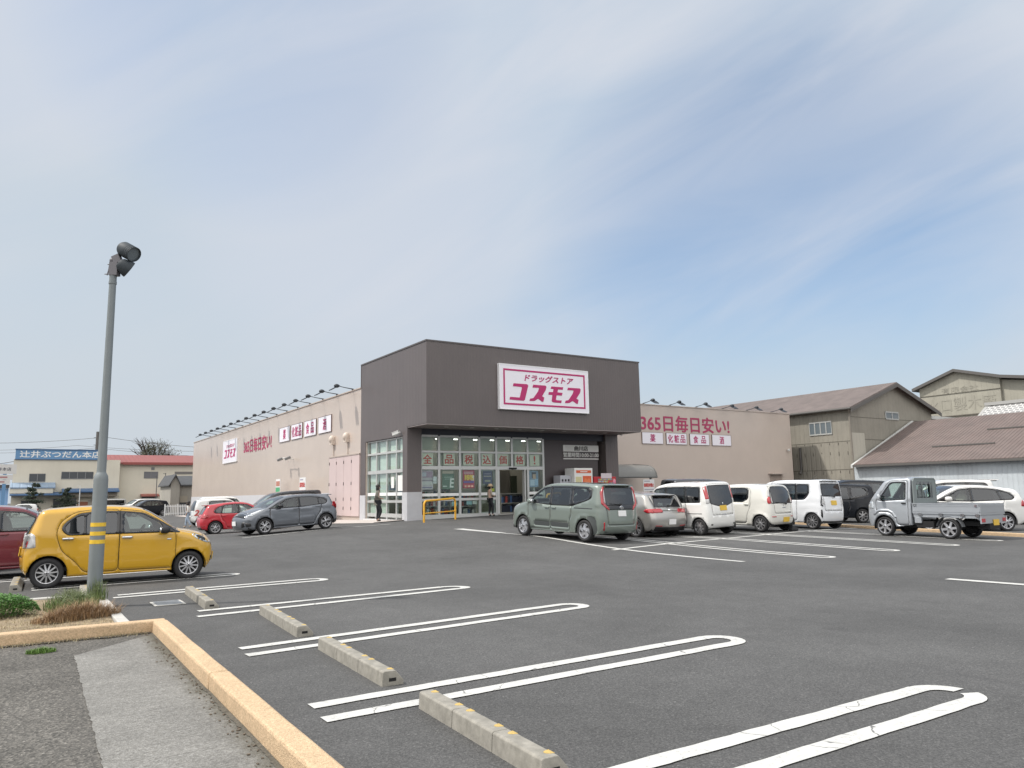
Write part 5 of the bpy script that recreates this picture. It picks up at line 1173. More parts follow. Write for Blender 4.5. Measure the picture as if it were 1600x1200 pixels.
def squash(sp, kz):
    q = dict(sp); P = lambda l: [(p[0], p[1] if p[1] < .45 else .45+(p[1]-.45)*kz, *p[2:]) for p in l]
    q['out'] = P(sp['out']); q['glass'] = [(P(g[0]), *g[1:]) for g in sp['glass']]; q['dlo'] = [P(g) for g in sp['dlo']]; q['doors'] = [P(g) for g in sp['doors']]; q['belt'] = P([(0, sp['belt'])])[0][1]
    q['crease'] = [(*P([(c_[0], c_[1])])[0], *P([(c_[2], c_[3])])[0], *c_[4:]) for c_ in sp['crease']]; return q
def place_car(root, x, y, hd):
    """stands a car on the sloping asphalt by its wheels' contact"""
    c, s_ = math.cos(hd), math.sin(hd); f = Vector((x+c*1.2, y+s_*1.2)); b = Vector((x-c*1.2, y-s_*1.2)); l = Vector((x-s_*.7, y+c*.7)); r_ = Vector((x+s_*.7, y-c*.7))
    zf, zb, zl, zr_ = [gz(*p) for p in (f, b, l, r_)]; root.location = (x, y, (zf+zb+zl+zr_)/4); root.rotation_euler = (math.atan2(zl-zr_, 1.4), -math.atan2(zf-zb, 2.4), hd)
def new_car(name, label, cat, sp, pmat, x, y, hd, group=None):
    t = thing(name, label, cat); c = Car(sp); c.root = t; c.build(t, pmat); place_car(t, x, y, hd); 
    t['group'] = group or 'cars parked in the lot'
    return t, c
# ------------------------------------------------------------------ car shapes: outline (distance from nose, height, corner radius, bulge)
def scale_spec(sp, **k): q = dict(sp); q.update(k); return q
P_YEL = paint('yellow', (.60, .335, .012), 0, .3); P_SAGE = paint('sage', (.19, .225, .20), .25, .35); P_SIL = paint('silver', (.40, .39, .37), .55, .32); P_WHT = paint('white', (.78, .78, .76), 0, .35); P_PEARL = paint('pearl', (.72, .71, .66), .05, .35)
P_WHTB = paint('white_cool', (.74, .76, .79), 0, .35); P_TRK = paint('truck_silver', (.40, .425, .455), .4, .38); P_GRY = paint('slate', (.175, .19, .215), .5, .32); P_RED = paint('red', (.50, .02, .035), .0, .3); P_MAR = paint('maroon', (.17, .018, .03), .2, .3); P_BLK = M('paint_black', (.009, .011, .016), .22, spec=.35, noise=(1.3, .03)); P_NAVY = paint('dark_grey', (.03, .033, .04), .3, .28)
YEL_SP = dict(L=3.395, W=1.475, wb=2.455, fo=.51, tyre=.28, rim=.185, belt=.96, tum=.25, h=.065, sill=.2, tf=1.0, cf=.09,
  out=[(.14, .20, .16, .03), (.04, .34, .22, .05), (.02, .52, .26, .06), (.05, .66, .24, .06), (.17, .80, .18, .07), (.42, .90, .13, .06), (.74, .985, .09, .05), (1.05, 1.205, .07, .06), (1.38, 1.405, .08, .04), (1.75, 1.47, .10, .03), (2.25, 1.488, .11, .02), (2.80, 1.46, .11, .02), (3.10, 1.41, .10, .02), (3.21, 1.18, .14, .04), (3.30, .93, .18, .05), (3.35, .72, .2, .05), (3.365, .50, .2, .05), (3.34, .33, .18, .04), (3.26, .22, .14, .02)],
  ws=(6, 8, .93, .93, .03, .03), rg=(12, 14, .84, .8, .06, .04), tg=(12, 16, .95, .95, .01, .08), hood=(4, 6, .96, .93, .05, .02),
  glass=[([(1.0, .995), (1.06, 1.13), (1.40, 1.325), (1.72, 1.362), (1.72, .985)], GLC), ([(1.85, .985), (1.85, 1.365), (2.2, 1.365), (2.36, 1.342), (2.36, .985)], GLD), ([(2.41, .985), (2.41, 1.335), (2.58, 1.27), (2.72, 1.12, .09), (2.70, 1.04), (2.64, .985)], GLD)],
  dlo=[[(.66, .93), (.97, 1.12), (1.37, 1.35), (1.75, 1.392), (2.2, 1.398), (2.50, 1.36), (2.72, 1.20), (2.79, 1.08, .1), (2.68, .955), (1.8, .95), (.9, .945)]],
  doors=[[(.77, .25), (.77, .88), (.82, 1.02), (1.37, 1.375), (1.76, 1.425), (1.79, 1.425), (1.79, .25)], [(1.795, .25), (1.795, 1.425), (2.25, 1.43), (2.56, 1.385), (2.79, 1.22), (2.86, 1.0), (2.76, .68), (2.50, .44), (2.36, .25)]],
  spoke=dict(n=11, w=.026), crease=[(.9, .80, 3.2, .92, .008, .05), (.9, .36, 2.4, .34, .010, .06)], seat_u=1.35, seat_gap=.85)
t, c = new_car('hatchback', 'small yellow hatchback with silver multi spoke wheels parked behind the lamp post', 'car', YEL_SP, P_YEL, 1.86, 17.42, R(-.7))
c.handle(1.66, .885, CHR); c.handle(2.66, .90, CHR); c.mirror(1.0, 1.0, TRIM, t, (.10, .085, .07))
c.patch('side', [(.075, .70), (.16, .80), (.44, .905), (.47, .88), (.38, .80), (.2, .715)], .006, HEADC, 'headlight', t)
c.patch('side', [(.20, .745), (.34, .82), (.40, .855), (.33, .865), (.2, .80)], .009, TRIM, 'headlight_bezel', t, thick=.002)
c.patch('side', [(3.17, .76), (3.19, .98), (3.26, 1.03), (3.345, .98), (3.37, .74)], .008, TAILC, 'tail_light', t)
c.patch('rear', [(.50, .78), (.50, .95), (.62, .99), (.62, .76)], .008, TAIL, 'tail_light', t)
c.patch('side', [(.86, .80), (.94, .80), (.94, .83), (.86, .83)], .004, HEADC, 'side_indicator', t, r=.01)
c.patch('side', [(.04, .34), (.09, .34), (.07, .44), (.04, .44)], .004, TRIM, 'fog_recess', t, r=.01)
c.plate(.66, PLY, c.tailgate); c.plate(.42, PLY, t, rear=False); c.patch('front', [(-.42, .30), (.42, .30), (.38, .42), (-.38, .42)], .003, TRIM, 'grille', t, both=False)
SIE_SP = dict(L=4.26, W=1.695, wb=2.75, fo=.78, tyre=.315, rim=.215, belt=1.02, tum=.16, h=.08, sill=.22, tf=1.1, cf=.10, flare=.02,
  out=[(.14, .22, .18, .04), (.04, .36, .26, .07), (.02, .58, .3, .08), (.06, .76, .28, .08), (.2, .92, .2, .08), (.55, 1.03, .15, .06), (.98, 1.12, .1, .05), (1.35, 1.38, .08, .06), (1.72, 1.585, .09, .04), (2.15, 1.665, .12, .03), (2.9, 1.68, .13, .02), (3.6, 1.66, .12, .02), (4.02, 1.61, .10, .02), (4.10, 1.35, .13, .03), (4.16, 1.06, .17, .04), (4.205, .78, .2, .04), (4.215, .5, .2, .05), (4.18, .34, .18, .04), (4.10, .24, .14, .02)],
  ws=(6, 8, .93, .93, .03, .03), rg=('yz', [(.585, 1.555), (.605, 1.20), (.57, 1.05)]), tg=(12, 16, .93, .90, .02, .0), hood=(4, 6, .96, .93, .05, .02),
  glass=[([(1.14, 1.085), (1.32, 1.22), (1.72, 1.475), (2.02, 1.525), (2.02, 1.045)], GLC), ([(2.13, 1.04), (2.13, 1.53), (2.9, 1.54), (2.9, 1.04)], GLD), ([(3.06, 1.13), (3.06, 1.53), (3.56, 1.52), (3.70, 1.42), (3.70, 1.26, .08), (3.45, 1.18)], GLM)],
  dlo=[[(1.02, 1.06), (1.28, 1.265), (1.70, 1.525), (2.1, 1.58), (3.0, 1.59), (3.7, 1.565), (3.82, 1.48), (3.82, 1.24, .1), (3.5, 1.13), (3.02, 1.0), (2.1, 1.0)]],
  doors=[[(1.03, .27), (1.03, 1.02), (1.1, 1.12), (1.70, 1.55), (2.06, 1.605), (2.06, .27)], [(2.065, .27), (2.065, 1.605), (2.98, 1.612), (2.98, .9), (2.98, .72), (2.9, .55), (2.9, .27)]],
  clad=[[(1.32, .36), (1.32, .50), (2.03, .50), (2.03, .36)], [(2.09, .36), (2.09, .50), (2.86, .50), (2.86, .36)], [(3.66, .70), (3.80, .74), (4.0, .66), (4.04, .36), (3.96, .23), (3.8, .23)]],
  spoke=dict(n=5, w=.055, kind='twist'), crease=[(1.1, .88, 4.1, .90, .008, .05)], seat_u=1.75)
t, c = new_car('minivan', 'sage green minivan with red C shaped tail lamps parked before the entrance', 'car', SIE_SP, P_SAGE, 14.6, 18.9, R(96))
CARS = {'sienta': (t, c)}
c.handle(1.92, .93, P_SAGE); c.handle(2.22, .93, P_SAGE); c.mirror(1.25, 1.10, P_SAGE, t)
c.patch('side', [(3.1, .94), (3.86, .94), (3.86, .965), (3.1, .965)], .004, TRIM, 'slide_rail', t, r=.008)
c.patch('rear', [(.575, 1.585), (.64, 1.575), (.73, 1.42), (.745, 1.10), (.50, .90), (.50, .965), (.665, 1.13), (.655, 1.40)], .018, TAIL, 'tail_light', t, r=.03)
c.patch('rear', [(.60, 1.52), (.65, 1.40), (.66, 1.14), (.605, 1.10)], .01, TAILC, 'tail_light', t, r=.02)
c.rearbar(-.52, .52, .925, 1.045, GLOSSB, 'handle_panel', c.tailgate, .012); c.emblem(.985, c.tailgate, r=.055); c.plate(.82, PLW, c.tailgate)
c.patch('rear', [(.665, .34), (.70, .34), (.71, .58), (.675, .58)], .008, TAIL, 'reflector', t, r=.01)
c.wiper(.02, 1.07, .45, 1.10, c.tailgate); c.patch('side', [(.10, .80), (.2, .93), (.5, 1.0), (.45, .92), (.22, .80)], .006, HEADC, 'headlight', t)
m = MB(); m.cbox((c.xo-4.06, 0, 1.635), (.22, 1.1, .03)); m.build('roof_spoiler', P_SAGE, c.tailgate, bevel=.012)
GOLF_SP = dict(L=4.265, W=1.8, wb=2.635, fo=.86, tyre=.317, rim=.225, belt=.93, tum=.30, h=.085, sill=.2, tf=1.1, cf=.10, crr=.05,
  out=[(.14, .2, .18, .04), (.04, .34, .26, .08), (.02, .5, .3, .08), (.07, .66, .26, .08), (.25, .78, .2, .08), (.65, .89, .14, .06), (1.15, .97, .1, .05), (1.6, 1.24, .08, .06), (1.98, 1.40, .09, .04), (2.4, 1.45, .11, .03), (2.9, 1.445, .11, .02), (3.45, 1.405, .11, .02), (3.82, 1.35, .09, .02), (3.98, 1.13, .13, .03), (4.08, .95, .18, .04), (4.17, .80, .2, .05), (4.22, .60, .2, .05), (4.2, .42, .2, .05), (4.1, .26, .16, .03)],
  ws=(6, 8, .93, .93, .03, .03), rg=('yz', [(.50, 1.31), (.61, 1.0), (.6, .975)]), tg=(12, 15, .95, .86, .02, .05), hood=(4, 6, .96, .93, .05, .02),
  glass=[([(1.45, .98), (1.62, 1.1), (1.98, 1.285), (2.35, 1.335), (2.35, .965)], GLC), ([(2.45, .965), (2.45, 1.338), (2.95, 1.325), (3.05, 1.31), (3.12, .985)], GLC), ([(3.2, .99), (3.15, 1.29), (3.38, 1.24), (3.5, 1.12), (3.46, 1.01)], GLM)],
  dlo=[[(1.22, .95), (1.6, 1.14), (1.97, 1.325), (2.4, 1.375), (3.0, 1.36), (3.38, 1.29), (3.58, 1.12), (3.52, .98), (3.1, .95), (2.4, .93)]],
  doors=[[(1.25, .26), (1.25, .93), (1.6, 1.16), (1.97, 1.345), (2.39, 1.4), (2.39, .26)], [(2.4, .26), (2.4, 1.4), (3.0, 1.385), (3.14, 1.36), (3.2, .98), (3.16, .72), (2.98, .5), (2.92, .26)]],
  spoke=dict(n=5, w=.03, kind='pair'), crease=[(.4, .82, 4.0, .86, .012, .035)], seat_u=1.9)
t, c = new_car('hatchback', 'silver hatchback seen from behind between the sage minivan and a white van', 'car', GOLF_SP, P_SIL, 17.55, 19.75, R(94)); CARS['golf'] = (t, c)
c.patch('rear', [(.36, .80), (.36, .875), (.44, .915), (.80, .925), (.80, .80)], .012, TAIL, 'tail_light', t, r=.025); c.patch('side', [(3.86, .85), (3.95, .93), (4.14, .925), (4.17, .80), (4.0, .79)], .012, TAIL, 'tail_light', t, r=.03)
c.plate(.52, PLW, t); c.rearbar(-.70, .70, .26, .37, TRIM, 'diffuser', t, .006, .03); c.emblem(.865, c.tailgate, kind='ring', r=.045); c.wiper(.0, .995, -.36, 1.01, c.tailgate)
c.patch('rear', [(.42, .385), (.70, .385), (.70, .41), (.42, .41)], .006, TAIL, 'reflector', t, r=.008); c.mirror(1.5, 1.0, P_SIL, t); c.handle(3.0, .82, P_SIL)
m = MB(); m.cbox((c.xo-3.86, 0, 1.357), (.2, 1.02, .035)); m.build('roof_spoiler', P_SIL, c.tailgate, bevel=.014); m = MB(); m.cbox((c.xo-3.965, 0, 1.345), (.012, .95, .03)); m.build('spoiler_edge', GLOSSB, c.tailgate)
PAL_SP = dict(L=3.395, W=1.475, wb=2.4, fo=.54, tyre=.275, rim=.185, belt=1.05, tum=.11, h=.085, sill=.22, tf=.8, cf=.08,
  out=[(.12, .22, .15, .03), (.04, .36, .22, .06), (.02, .6, .24, .06), (.05, .8, .22, .06), (.16, .95, .16, .06), (.38, 1.04, .12, .05), (.62, 1.12, .09, .05), (.85, 1.38, .07, .06), (1.05, 1.58, .09, .04), (1.4, 1.685, .11, .03), (2.0, 1.725, .12, .02), (2.7, 1.71, .12, .02), (3.16, 1.67, .10, .02), (3.25, 1.4, .12, .03), (3.31, 1.1, .14, .04), (3.345, .85, .16, .04), (3.36, .55, .17, .04), (3.34, .36, .16, .03), (3.27, .24, .12, .02)],
  ws=(6, 8, .93, .93, .03, .03), rg=('yz', [(.52, 1.60), (.55, 1.10), (.54, 1.03), (.2, .94)]), tg=(12, 16, .96, .93, .02, .1), hood=(4, 6, .96, .93, .05, .02),
  glass=[([(.82, 1.11), (.92, 1.28), (1.1, 1.5), (1.5, 1.545), (1.5, 1.09)], GLM), ([(1.62, 1.08), (1.62, 1.55), (2.36, 1.55), (2.36, 1.08)], GLD), ([(2.48, 1.08), (2.48, 1.55), (2.98, 1.53), (2.98, 1.10)], GLD)],
  dlo=[[(.72, 1.09), (.88, 1.3), (1.07, 1.54), (1.5, 1.585), (2.4, 1.59), (3.05, 1.57), (3.06, 1.06), (2.4, 1.05), (1.5, 1.05)]],
  doors=[[(.70, .28), (.70, 1.04), (.86, 1.3), (1.06, 1.56), (1.55, 1.615), (1.55, .28)], [(1.555, .28), (1.555, 1.615), (2.42, 1.62), (2.42, .6), (2.36, .28)]],
  spoke=dict(n=8, w=.055, cover=True), crease=[(.6, .72, 3.2, .72, .006, .05)], seat_u=1.35)
t, c = new_car('kei_van', 'tall white kei van with slim upright red tail lamps and a yellow plate', 'car', PAL_SP, P_WHT, 19.45, 18.75, R(92)); CARS['palette'] = (t, c)
c.patch('rear', [(.575, 1.18), (.575, 1.60), (.665, 1.58), (.678, 1.18)], .012, TAIL, 'tail_light', t, r=.02); c.patch('rear', [(.575, 1.04), (.575, 1.175), (.678, 1.175), (.676, 1.04)], .012, TAILC, 'tail_light', t, r=.02)
c.plate(.87, PLY, c.tailgate); c.emblem(1.01, c.tailgate, kind='dot', r=.05); c.rearbar(-.1, .1, .655, .675, CHR, 'handle', c.tailgate, .012, .005); c.patch('side', [(2.5, .70), (3.1, .70), (3.1, .72), (2.5, .72)], .004, TRIM, 'slide_rail', t, r=.005)
c.patch('rear', [(.5, .335), (.58, .335), (.58, .375), (.5, .375)], .006, TRIM, 'reflector', t, r=.005); c.mirror(.85, 1.12, P_WHT, t); c.handle(1.42, .95, P_WHT); c.handle(1.72, .95, P_WHT)
MOC_SP = dict(L=3.395, W=1.475, wb=2.4, fo=.53, tyre=.28, rim=.19, belt=1.02, tum=.16, h=.085, sill=.22, tf=.9, cf=.1, flare=.03, crr=.05,
  out=[(.14, .22, .16, .03), (.05, .36, .26, .07), (.03, .6, .28, .08), (.08, .8, .24, .08), (.24, .95, .18, .07), (.5, 1.04, .13, .06), (.72, 1.1, .1, .05), (.98, 1.34, .08, .06), (1.2, 1.50, .1, .04), (1.5, 1.58, .12, .03), (2.1, 1.61, .13, .02), (2.75, 1.59, .13, .02), (3.08, 1.54, .14, .03), (3.22, 1.32, .18, .05), (3.29, 1.05, .2, .06), (3.325, .8, .22, .06), (3.335, .52, .22, .06), (3.31, .35, .2, .04), (3.23, .24, .14, .02)],
  ws=(6, 8, .93, .93, .03, .03), rg=('yz', [(.36, 1.50), (.50, 1.38), (.58, 1.10), (.56, .96)]), tg=(12, 16, .95, .93, .02, .1), hood=(4, 6, .96, .93, .05, .02),
  glass=[([(.88, 1.06), (1.0, 1.22), (1.22, 1.40), (1.56, 1.445), (1.56, 1.04)], GLM), ([(1.68, 1.03), (1.68, 1.45), (2.3, 1.45), (2.42, 1.43), (2.42, 1.1), (2.2, 1.03)], GLD)],
  dlo=[[(.78, 1.05), (.96, 1.25), (1.2, 1.44), (1.55, 1.485), (2.3, 1.49), (2.5, 1.46), (2.5, 1.1, .08), (2.25, .99), (1.5, 1.0)]],
  doors=[[(.78, .28), (.78, 1.0), (.95, 1.26), (1.2, 1.46), (1.6, 1.515), (1.6, .28)], [(1.605, .28), (1.605, 1.515), (2.4, 1.515), (2.56, 1.44), (2.56, .85), (2.42, .6), (2.36, .28)]],
  spoke=dict(n=8, w=.04), seat_u=1.4)
t, c = new_car('kei_hatchback', 'rounded pearl white hatchback with round red tail lamps between two white vans', 'car', MOC_SP, P_PEARL, 21.92, 18.3, R(92)); CARS['moco'] = (t, c)
c.patch('rear', [(.56, .96), (.56, 1.16), (.61, 1.20), (.655, 1.14), (.665, 1.04), (.65, .95)], .016, TAIL, 'tail_light', t, r=.05); c.patch('rear', [(.55, 1.19), (.56, 1.42), (.60, 1.40), (.64, 1.20)], .01, TAILC, 'tail_light', t, r=.02)
c.plate(.42, PLY, t, y=-.1); c.rearbar(-.09, .09, .80, .825, CHR, 'handle', c.tailgate, .014, .005); c.emblem(.90, c.tailgate, kind='dot', r=.045); c.wiper(-.12, .93, .35, .985, c.tailgate)
c.patch('rear', [(.40, .50), (.58, .50), (.58, .53), (.40, .53)], .006, TAIL, 'reflector', t, r=.006); c.handle(2.40, .93, P_PEARL); c.handle(1.46, .93, P_PEARL); c.mirror(.98, 1.07, P_PEARL, t); m = MB(); m.tube([(c.xo-2.9, 0, 1.58), (c.xo-3.12, 0, 1.78)], .006, 6); m.build('aerial', TRIM, t)
TAN_SP = scale_spec(PAL_SP, wb=2.46, fo=.50, tyre=.28, rim=.205, tum=.10, belt=1.02, flare=.015,
  out=[(.12, .2, .15, .03), (.04, .36, .22, .06), (.02, .62, .24, .06), (.04, .84, .2, .06), (.14, .98, .15, .06), (.34, 1.06, .12, .05), (.55, 1.12, .09, .05), (.78, 1.38, .07, .06), (.98, 1.6, .09, .04), (1.35, 1.705, .11, .03), (2.0, 1.74, .11, .02), (2.7, 1.735, .11, .02), (3.2, 1.70, .09, .02), (3.27, 1.4, .11, .03), (3.32, 1.1, .13, .03), (3.35, .85, .14, .04), (3.37, .55, .16, .04), (3.35, .34, .16, .03), (3.27, .2, .12, .02)],
  rg=('yz', [(.555, 1.60), (.575, 1.22), (.56, 1.17)]),
  glass=[([(.78, 1.08), (.88, 1.28), (1.05, 1.5), (1.45, 1.56), (1.45, 1.06)], GLM), ([(1.56, 1.05), (1.56, 1.565), (2.3, 1.565), (2.3, 1.05)], GLM), ([(2.4, 1.06), (2.4, 1.565), (2.82, 1.56), (2.82, 1.26, .1), (2.66, 1.07, .1)], GLD)],
  dlo=[[(.66, 1.06), (.82, 1.3), (1.0, 1.55), (1.45, 1.6), (2.3, 1.605), (2.88, 1.59), (2.9, 1.24, .12), (2.7, 1.03, .1), (2.3, 1.02), (1.45, 1.02)]],
  doors=[[(.66, .28), (.66, 1.02), (.8, 1.3), (1.0, 1.57), (1.5, 1.63), (1.5, .28)], [(1.505, .28), (1.505, 1.63), (2.36, 1.635), (2.36, .5), (2.33, .28)]],
  spoke=dict(n=10, w=.026), crease=[(.7, .85, 2.4, .62, .014, .05), (2.4, .80, 3.3, .80, .016, .03)])
t, c = new_car('kei_van', 'tall cool white kei van with black boomerang tail lamps and dark spoked wheels', 'car', TAN_SP, P_WHTB, 24.6, 18.2, R(91)); CARS['tanto'] = (t, c)
c.patch('rear', [(.60, 1.20), (.63, 1.20), (.665, .98), (.672, .84), (.60, .80), (.60, .86), (.645, .90), (.63, 1.0)], .014, GLOSSB, 'tail_light', t, r=.015); c.patch('rear', [(.50, .86), (.50, .98), (.60, 1.08), (.62, .90)], .008, TAILC, 'tail_light', t, r=.015)
c.plate(.93, PLY, c.tailgate); c.emblem(1.10, c.tailgate, kind='dot', r=.04); c.wiper(-.08, 1.14, .42, 1.19, c.tailgate); c.patch('rear', [(.62, .40), (.672, .36), (.672, .70), (.64, .70)], .012, GLOSSB, 'bumper_vent', t, r=.012)
c.rearbar(-.62, .62, .235, .30, TRIM, 'bumper_lip', t, .006, .02); c.mirror(.85, 1.1, P_WHTB, t); c.handle(1.38, .95, CHR); c.handle(1.66, .95, CHR); m = MB(); m.tube([(c.xo-2.7, .3, 1.73), (c.xo-2.95, .3, 1.92)], .006, 6); m.build('aerial', TRIM, t); m = MB(); m.cbox((c.xo-3.24, 0, 1.725), (.2, 1.1, .03)); m.build('roof_spoiler', P_WHTB, c.tailgate, bevel=.012)
FIT_SP = dict(L=3.955, W=1.695, wb=2.53, fo=.80, tyre=.305, rim=.212, belt=.98, tum=.27, h=.075, sill=.2, tf=1.1, cf=.12,
  out=[(.13, .2, .16, .04), (.04, .34, .28, .08), (.02, .52, .32, .09), (.05, .66, .3, .09), (.2, .80, .22, .09), (.5, .92, .15, .07), (.86, 1.03, .09, .05), (1.3, 1.29, .07, .06), (1.68, 1.445, .08, .04), (2.1, 1.505, .1, .03), (2.6, 1.51, .11, .02), (3.1, 1.48, .11, .02), (3.52, 1.42, .1, .02), (3.68, 1.12, .14, .03), (3.78, .92, .18, .04), (3.88, .75, .2, .05), (3.91, .5, .22, .05), (3.89, .34, .2, .04), (3.8, .24, .14, .02)],
  ws=(6, 8, .93, .93, .03, .03), rg=(12, 14, .84, .82, .06, .02), tg=(12, 15, .93, .88, .02, .02), hood=(4, 6, .96, .93, .05, .02),
  glass=[([(1.38, 1.04), (1.42, 1.14), (1.7, 1.325), (2.05, 1.385), (2.12, 1.385), (2.12, 1.02)], GLC), ([(.98, 1.0), (1.33, 1.17), (1.31, 1.02)], GLC, None, .02), ([(2.24, 1.02), (2.24, 1.388), (2.7, 1.375), (2.98, 1.34), (2.98, 1.06)], GLD), ([(3.04, 1.07), (3.04, 1.33), (3.26, 1.27), (3.36, 1.16, .06), (3.28, 1.09)], GLD)],
  dlo=[[(.9, .98), (1.3, 1.18), (1.69, 1.36), (2.08, 1.42), (2.7, 1.415), (3.1, 1.36), (3.32, 1.28), (3.44, 1.15, .08), (3.3, 1.05), (2.2, .98)]],
  doors=[[(1.05, .25), (1.0, .7), (1.02, .99), (1.3, 1.2), (1.68, 1.385), (2.1, 1.445), (2.18, 1.445), (2.18, .25)], [(2.185, .25), (2.185, 1.445), (2.7, 1.445), (3.04, 1.40), (3.18, 1.1), (3.1, .75), (2.92, .5), (2.82, .25)]],
  spoke=dict(n=5, w=.034, kind='pair'), crease=[(1.0, .84, 3.7, .98, .018, .022), (1.1, .40, 2.9, .52, .014, .04)], seat_u=1.75)
t, c = new_car('hatchback', 'slate grey hatchback facing left beside the long pink wall', 'car', squash(FIT_SP, .92), P_GRY, 9.25, 30.45, R(188)); CARS['fit'] = (t, c)
c.patch('side', [(.16, .72), (.3, .80), (.78, .965), (.8, .93), (.55, .82), (.3, .71)], .008, HEADC, 'headlight', t); c.patch('side', [(.30, .765), (.6, .875), (.75, .925), (.6, .90), (.3, .80)], .013, HEADW, 'headlight', t, thick=.002)
c.patch('front', [(-.62, .66), (.62, .66), (.55, .76), (-.55, .76)], .006, GLOSSB, 'grille', t, both=False); c.patch('front', [(.4, .30), (.72, .34), (.70, .5), (.5, .5)], .008, TRIM, 'fog_recess', t); c.patch('side', [(.12, .32), (.3, .34), (.26, .46), (.1, .48)], .006, TRIM, 'fog_recess', t)
c.plate(.47, PLW, t, rear=False); c.emblem(.71, t, rear=False, kind='ring', r=.05); c.patch('side', [(3.6, .92), (3.66, 1.02), (3.74, 1.10), (3.83, .92), (3.86, .80), (3.76, .84)], .012, TAIL, 'tail_light', t, r=.03); c.patch('rear', [(.5, .80), (.56, 1.05), (.64, 1.05), (.68, .80)], .012, TAIL, 'tail_light', t)
c.mirror(1.38, 1.03, GLOSSB, t); c.handle(2.04, .89, P_GRY); c.handle(2.98, .93, P_GRY); m = MB(); m.cbox((c.xo-3.6, 0, 1.362), (.3, 1.12, .03), 0, Matrix.Rotation(R(-4), 3, 'Y')); m.build('roof_spoiler', P_GRY, c.tailgate, bevel=.012); c.plate(.62, PLW, c.tailgate)
c.patch('side', [(3.2, .25), (3.85, .25), (3.88, .40), (3.6, .36), (3.3, .32)], .006, TRIM, 'bumper_lip', t)
POL_SP = scale_spec(GOLF_SP, L=3.995, W=1.685, wb=2.47, fo=.79, tyre=.308, rim=.21, belt=.92, tum=.28, h=.085, tf=1.0,
  out=[(.14, .2, .18, .04), (.04, .34, .26, .08), (.02, .5, .3, .08), (.07, .66, .26, .08), (.25, .78, .2, .08), (.6, .89, .14, .06), (1.05, .98, .1, .05), (1.45, 1.24, .08, .06), (1.8, 1.40, .09, .04), (2.2, 1.46, .11, .03), (2.7, 1.46, .11, .02), (3.2, 1.42, .11, .02), (3.54, 1.36, .09, .02), (3.72, 1.13, .13, .03), (3.82, .95, .18, .04), (3.91, .78, .2, .05), (3.95, .58, .2, .05), (3.93, .4, .2, .05), (3.84, .26, .16, .03)],
  glass=[([(1.34, .98), (1.5, 1.1), (1.8, 1.29), (2.15, 1.345), (2.15, .965)], GLC), ([(2.26, .965), (2.26, 1.348), (2.7, 1.34), (2.86, 1.31), (2.95, .99)], GLC), ([(3.02, 1.0), (2.96, 1.29), (3.1, 1.25), (3.25, 1.1), (3.2, 1.02)], GLM)],
  dlo=[[(1.12, .95), (1.46, 1.13), (1.79, 1.33), (2.2, 1.385), (2.75, 1.375), (3.1, 1.29), (3.34, 1.1), (3.28, .98), (2.9, .95), (2.2, .93)]],
  doors=[[(1.15, .26), (1.15, .93), (1.46, 1.15), (1.79, 1.35), (2.2, 1.41), (2.2, .26)], [(2.205, .26), (2.205, 1.41), (2.75, 1.4), (2.93, 1.36), (3.02, .98), (2.95, .72), (2.78, .5), (2.72, .26)]], spoke=dict(n=6, w=.028, kind='pair'), crease=[(.4, .82, 3.8, .84, .012, .035)], seat_u=1.75)
t, c = new_car('hatchback', 'bright red hatchback facing right toward the pink wall', 'car', POL_SP, P_RED, 9.5, 39.1, R(-4)); CARS['polo'] = (t, c)
c.patch('side', [(3.56, .80), (3.62, .96), (3.82, .955), (3.91, .80), (3.76, .76)], .012, TAIL, 'tail_light', t); c.handle(2.86, .84, P_RED); c.handle(2.06, .84, P_RED); c.mirror(1.42, 1.02, P_RED, t); c.plate(.52, PLW, t); c.rearbar(-.66, .66, .26, .36, TRIM, 'diffuser', t, .006, .03)
c.patch('side', [(3.7, .40), (3.9, .40), (3.9, .43), (3.7, .43)], .005, TAIL, 'reflector', t, r=.006); m = MB(); m.cbox((c.xo-3.6, 0, 1.385), (.24, 1.0, .035)); m.build('roof_spoiler', P_RED, c.tailgate, bevel=.012)
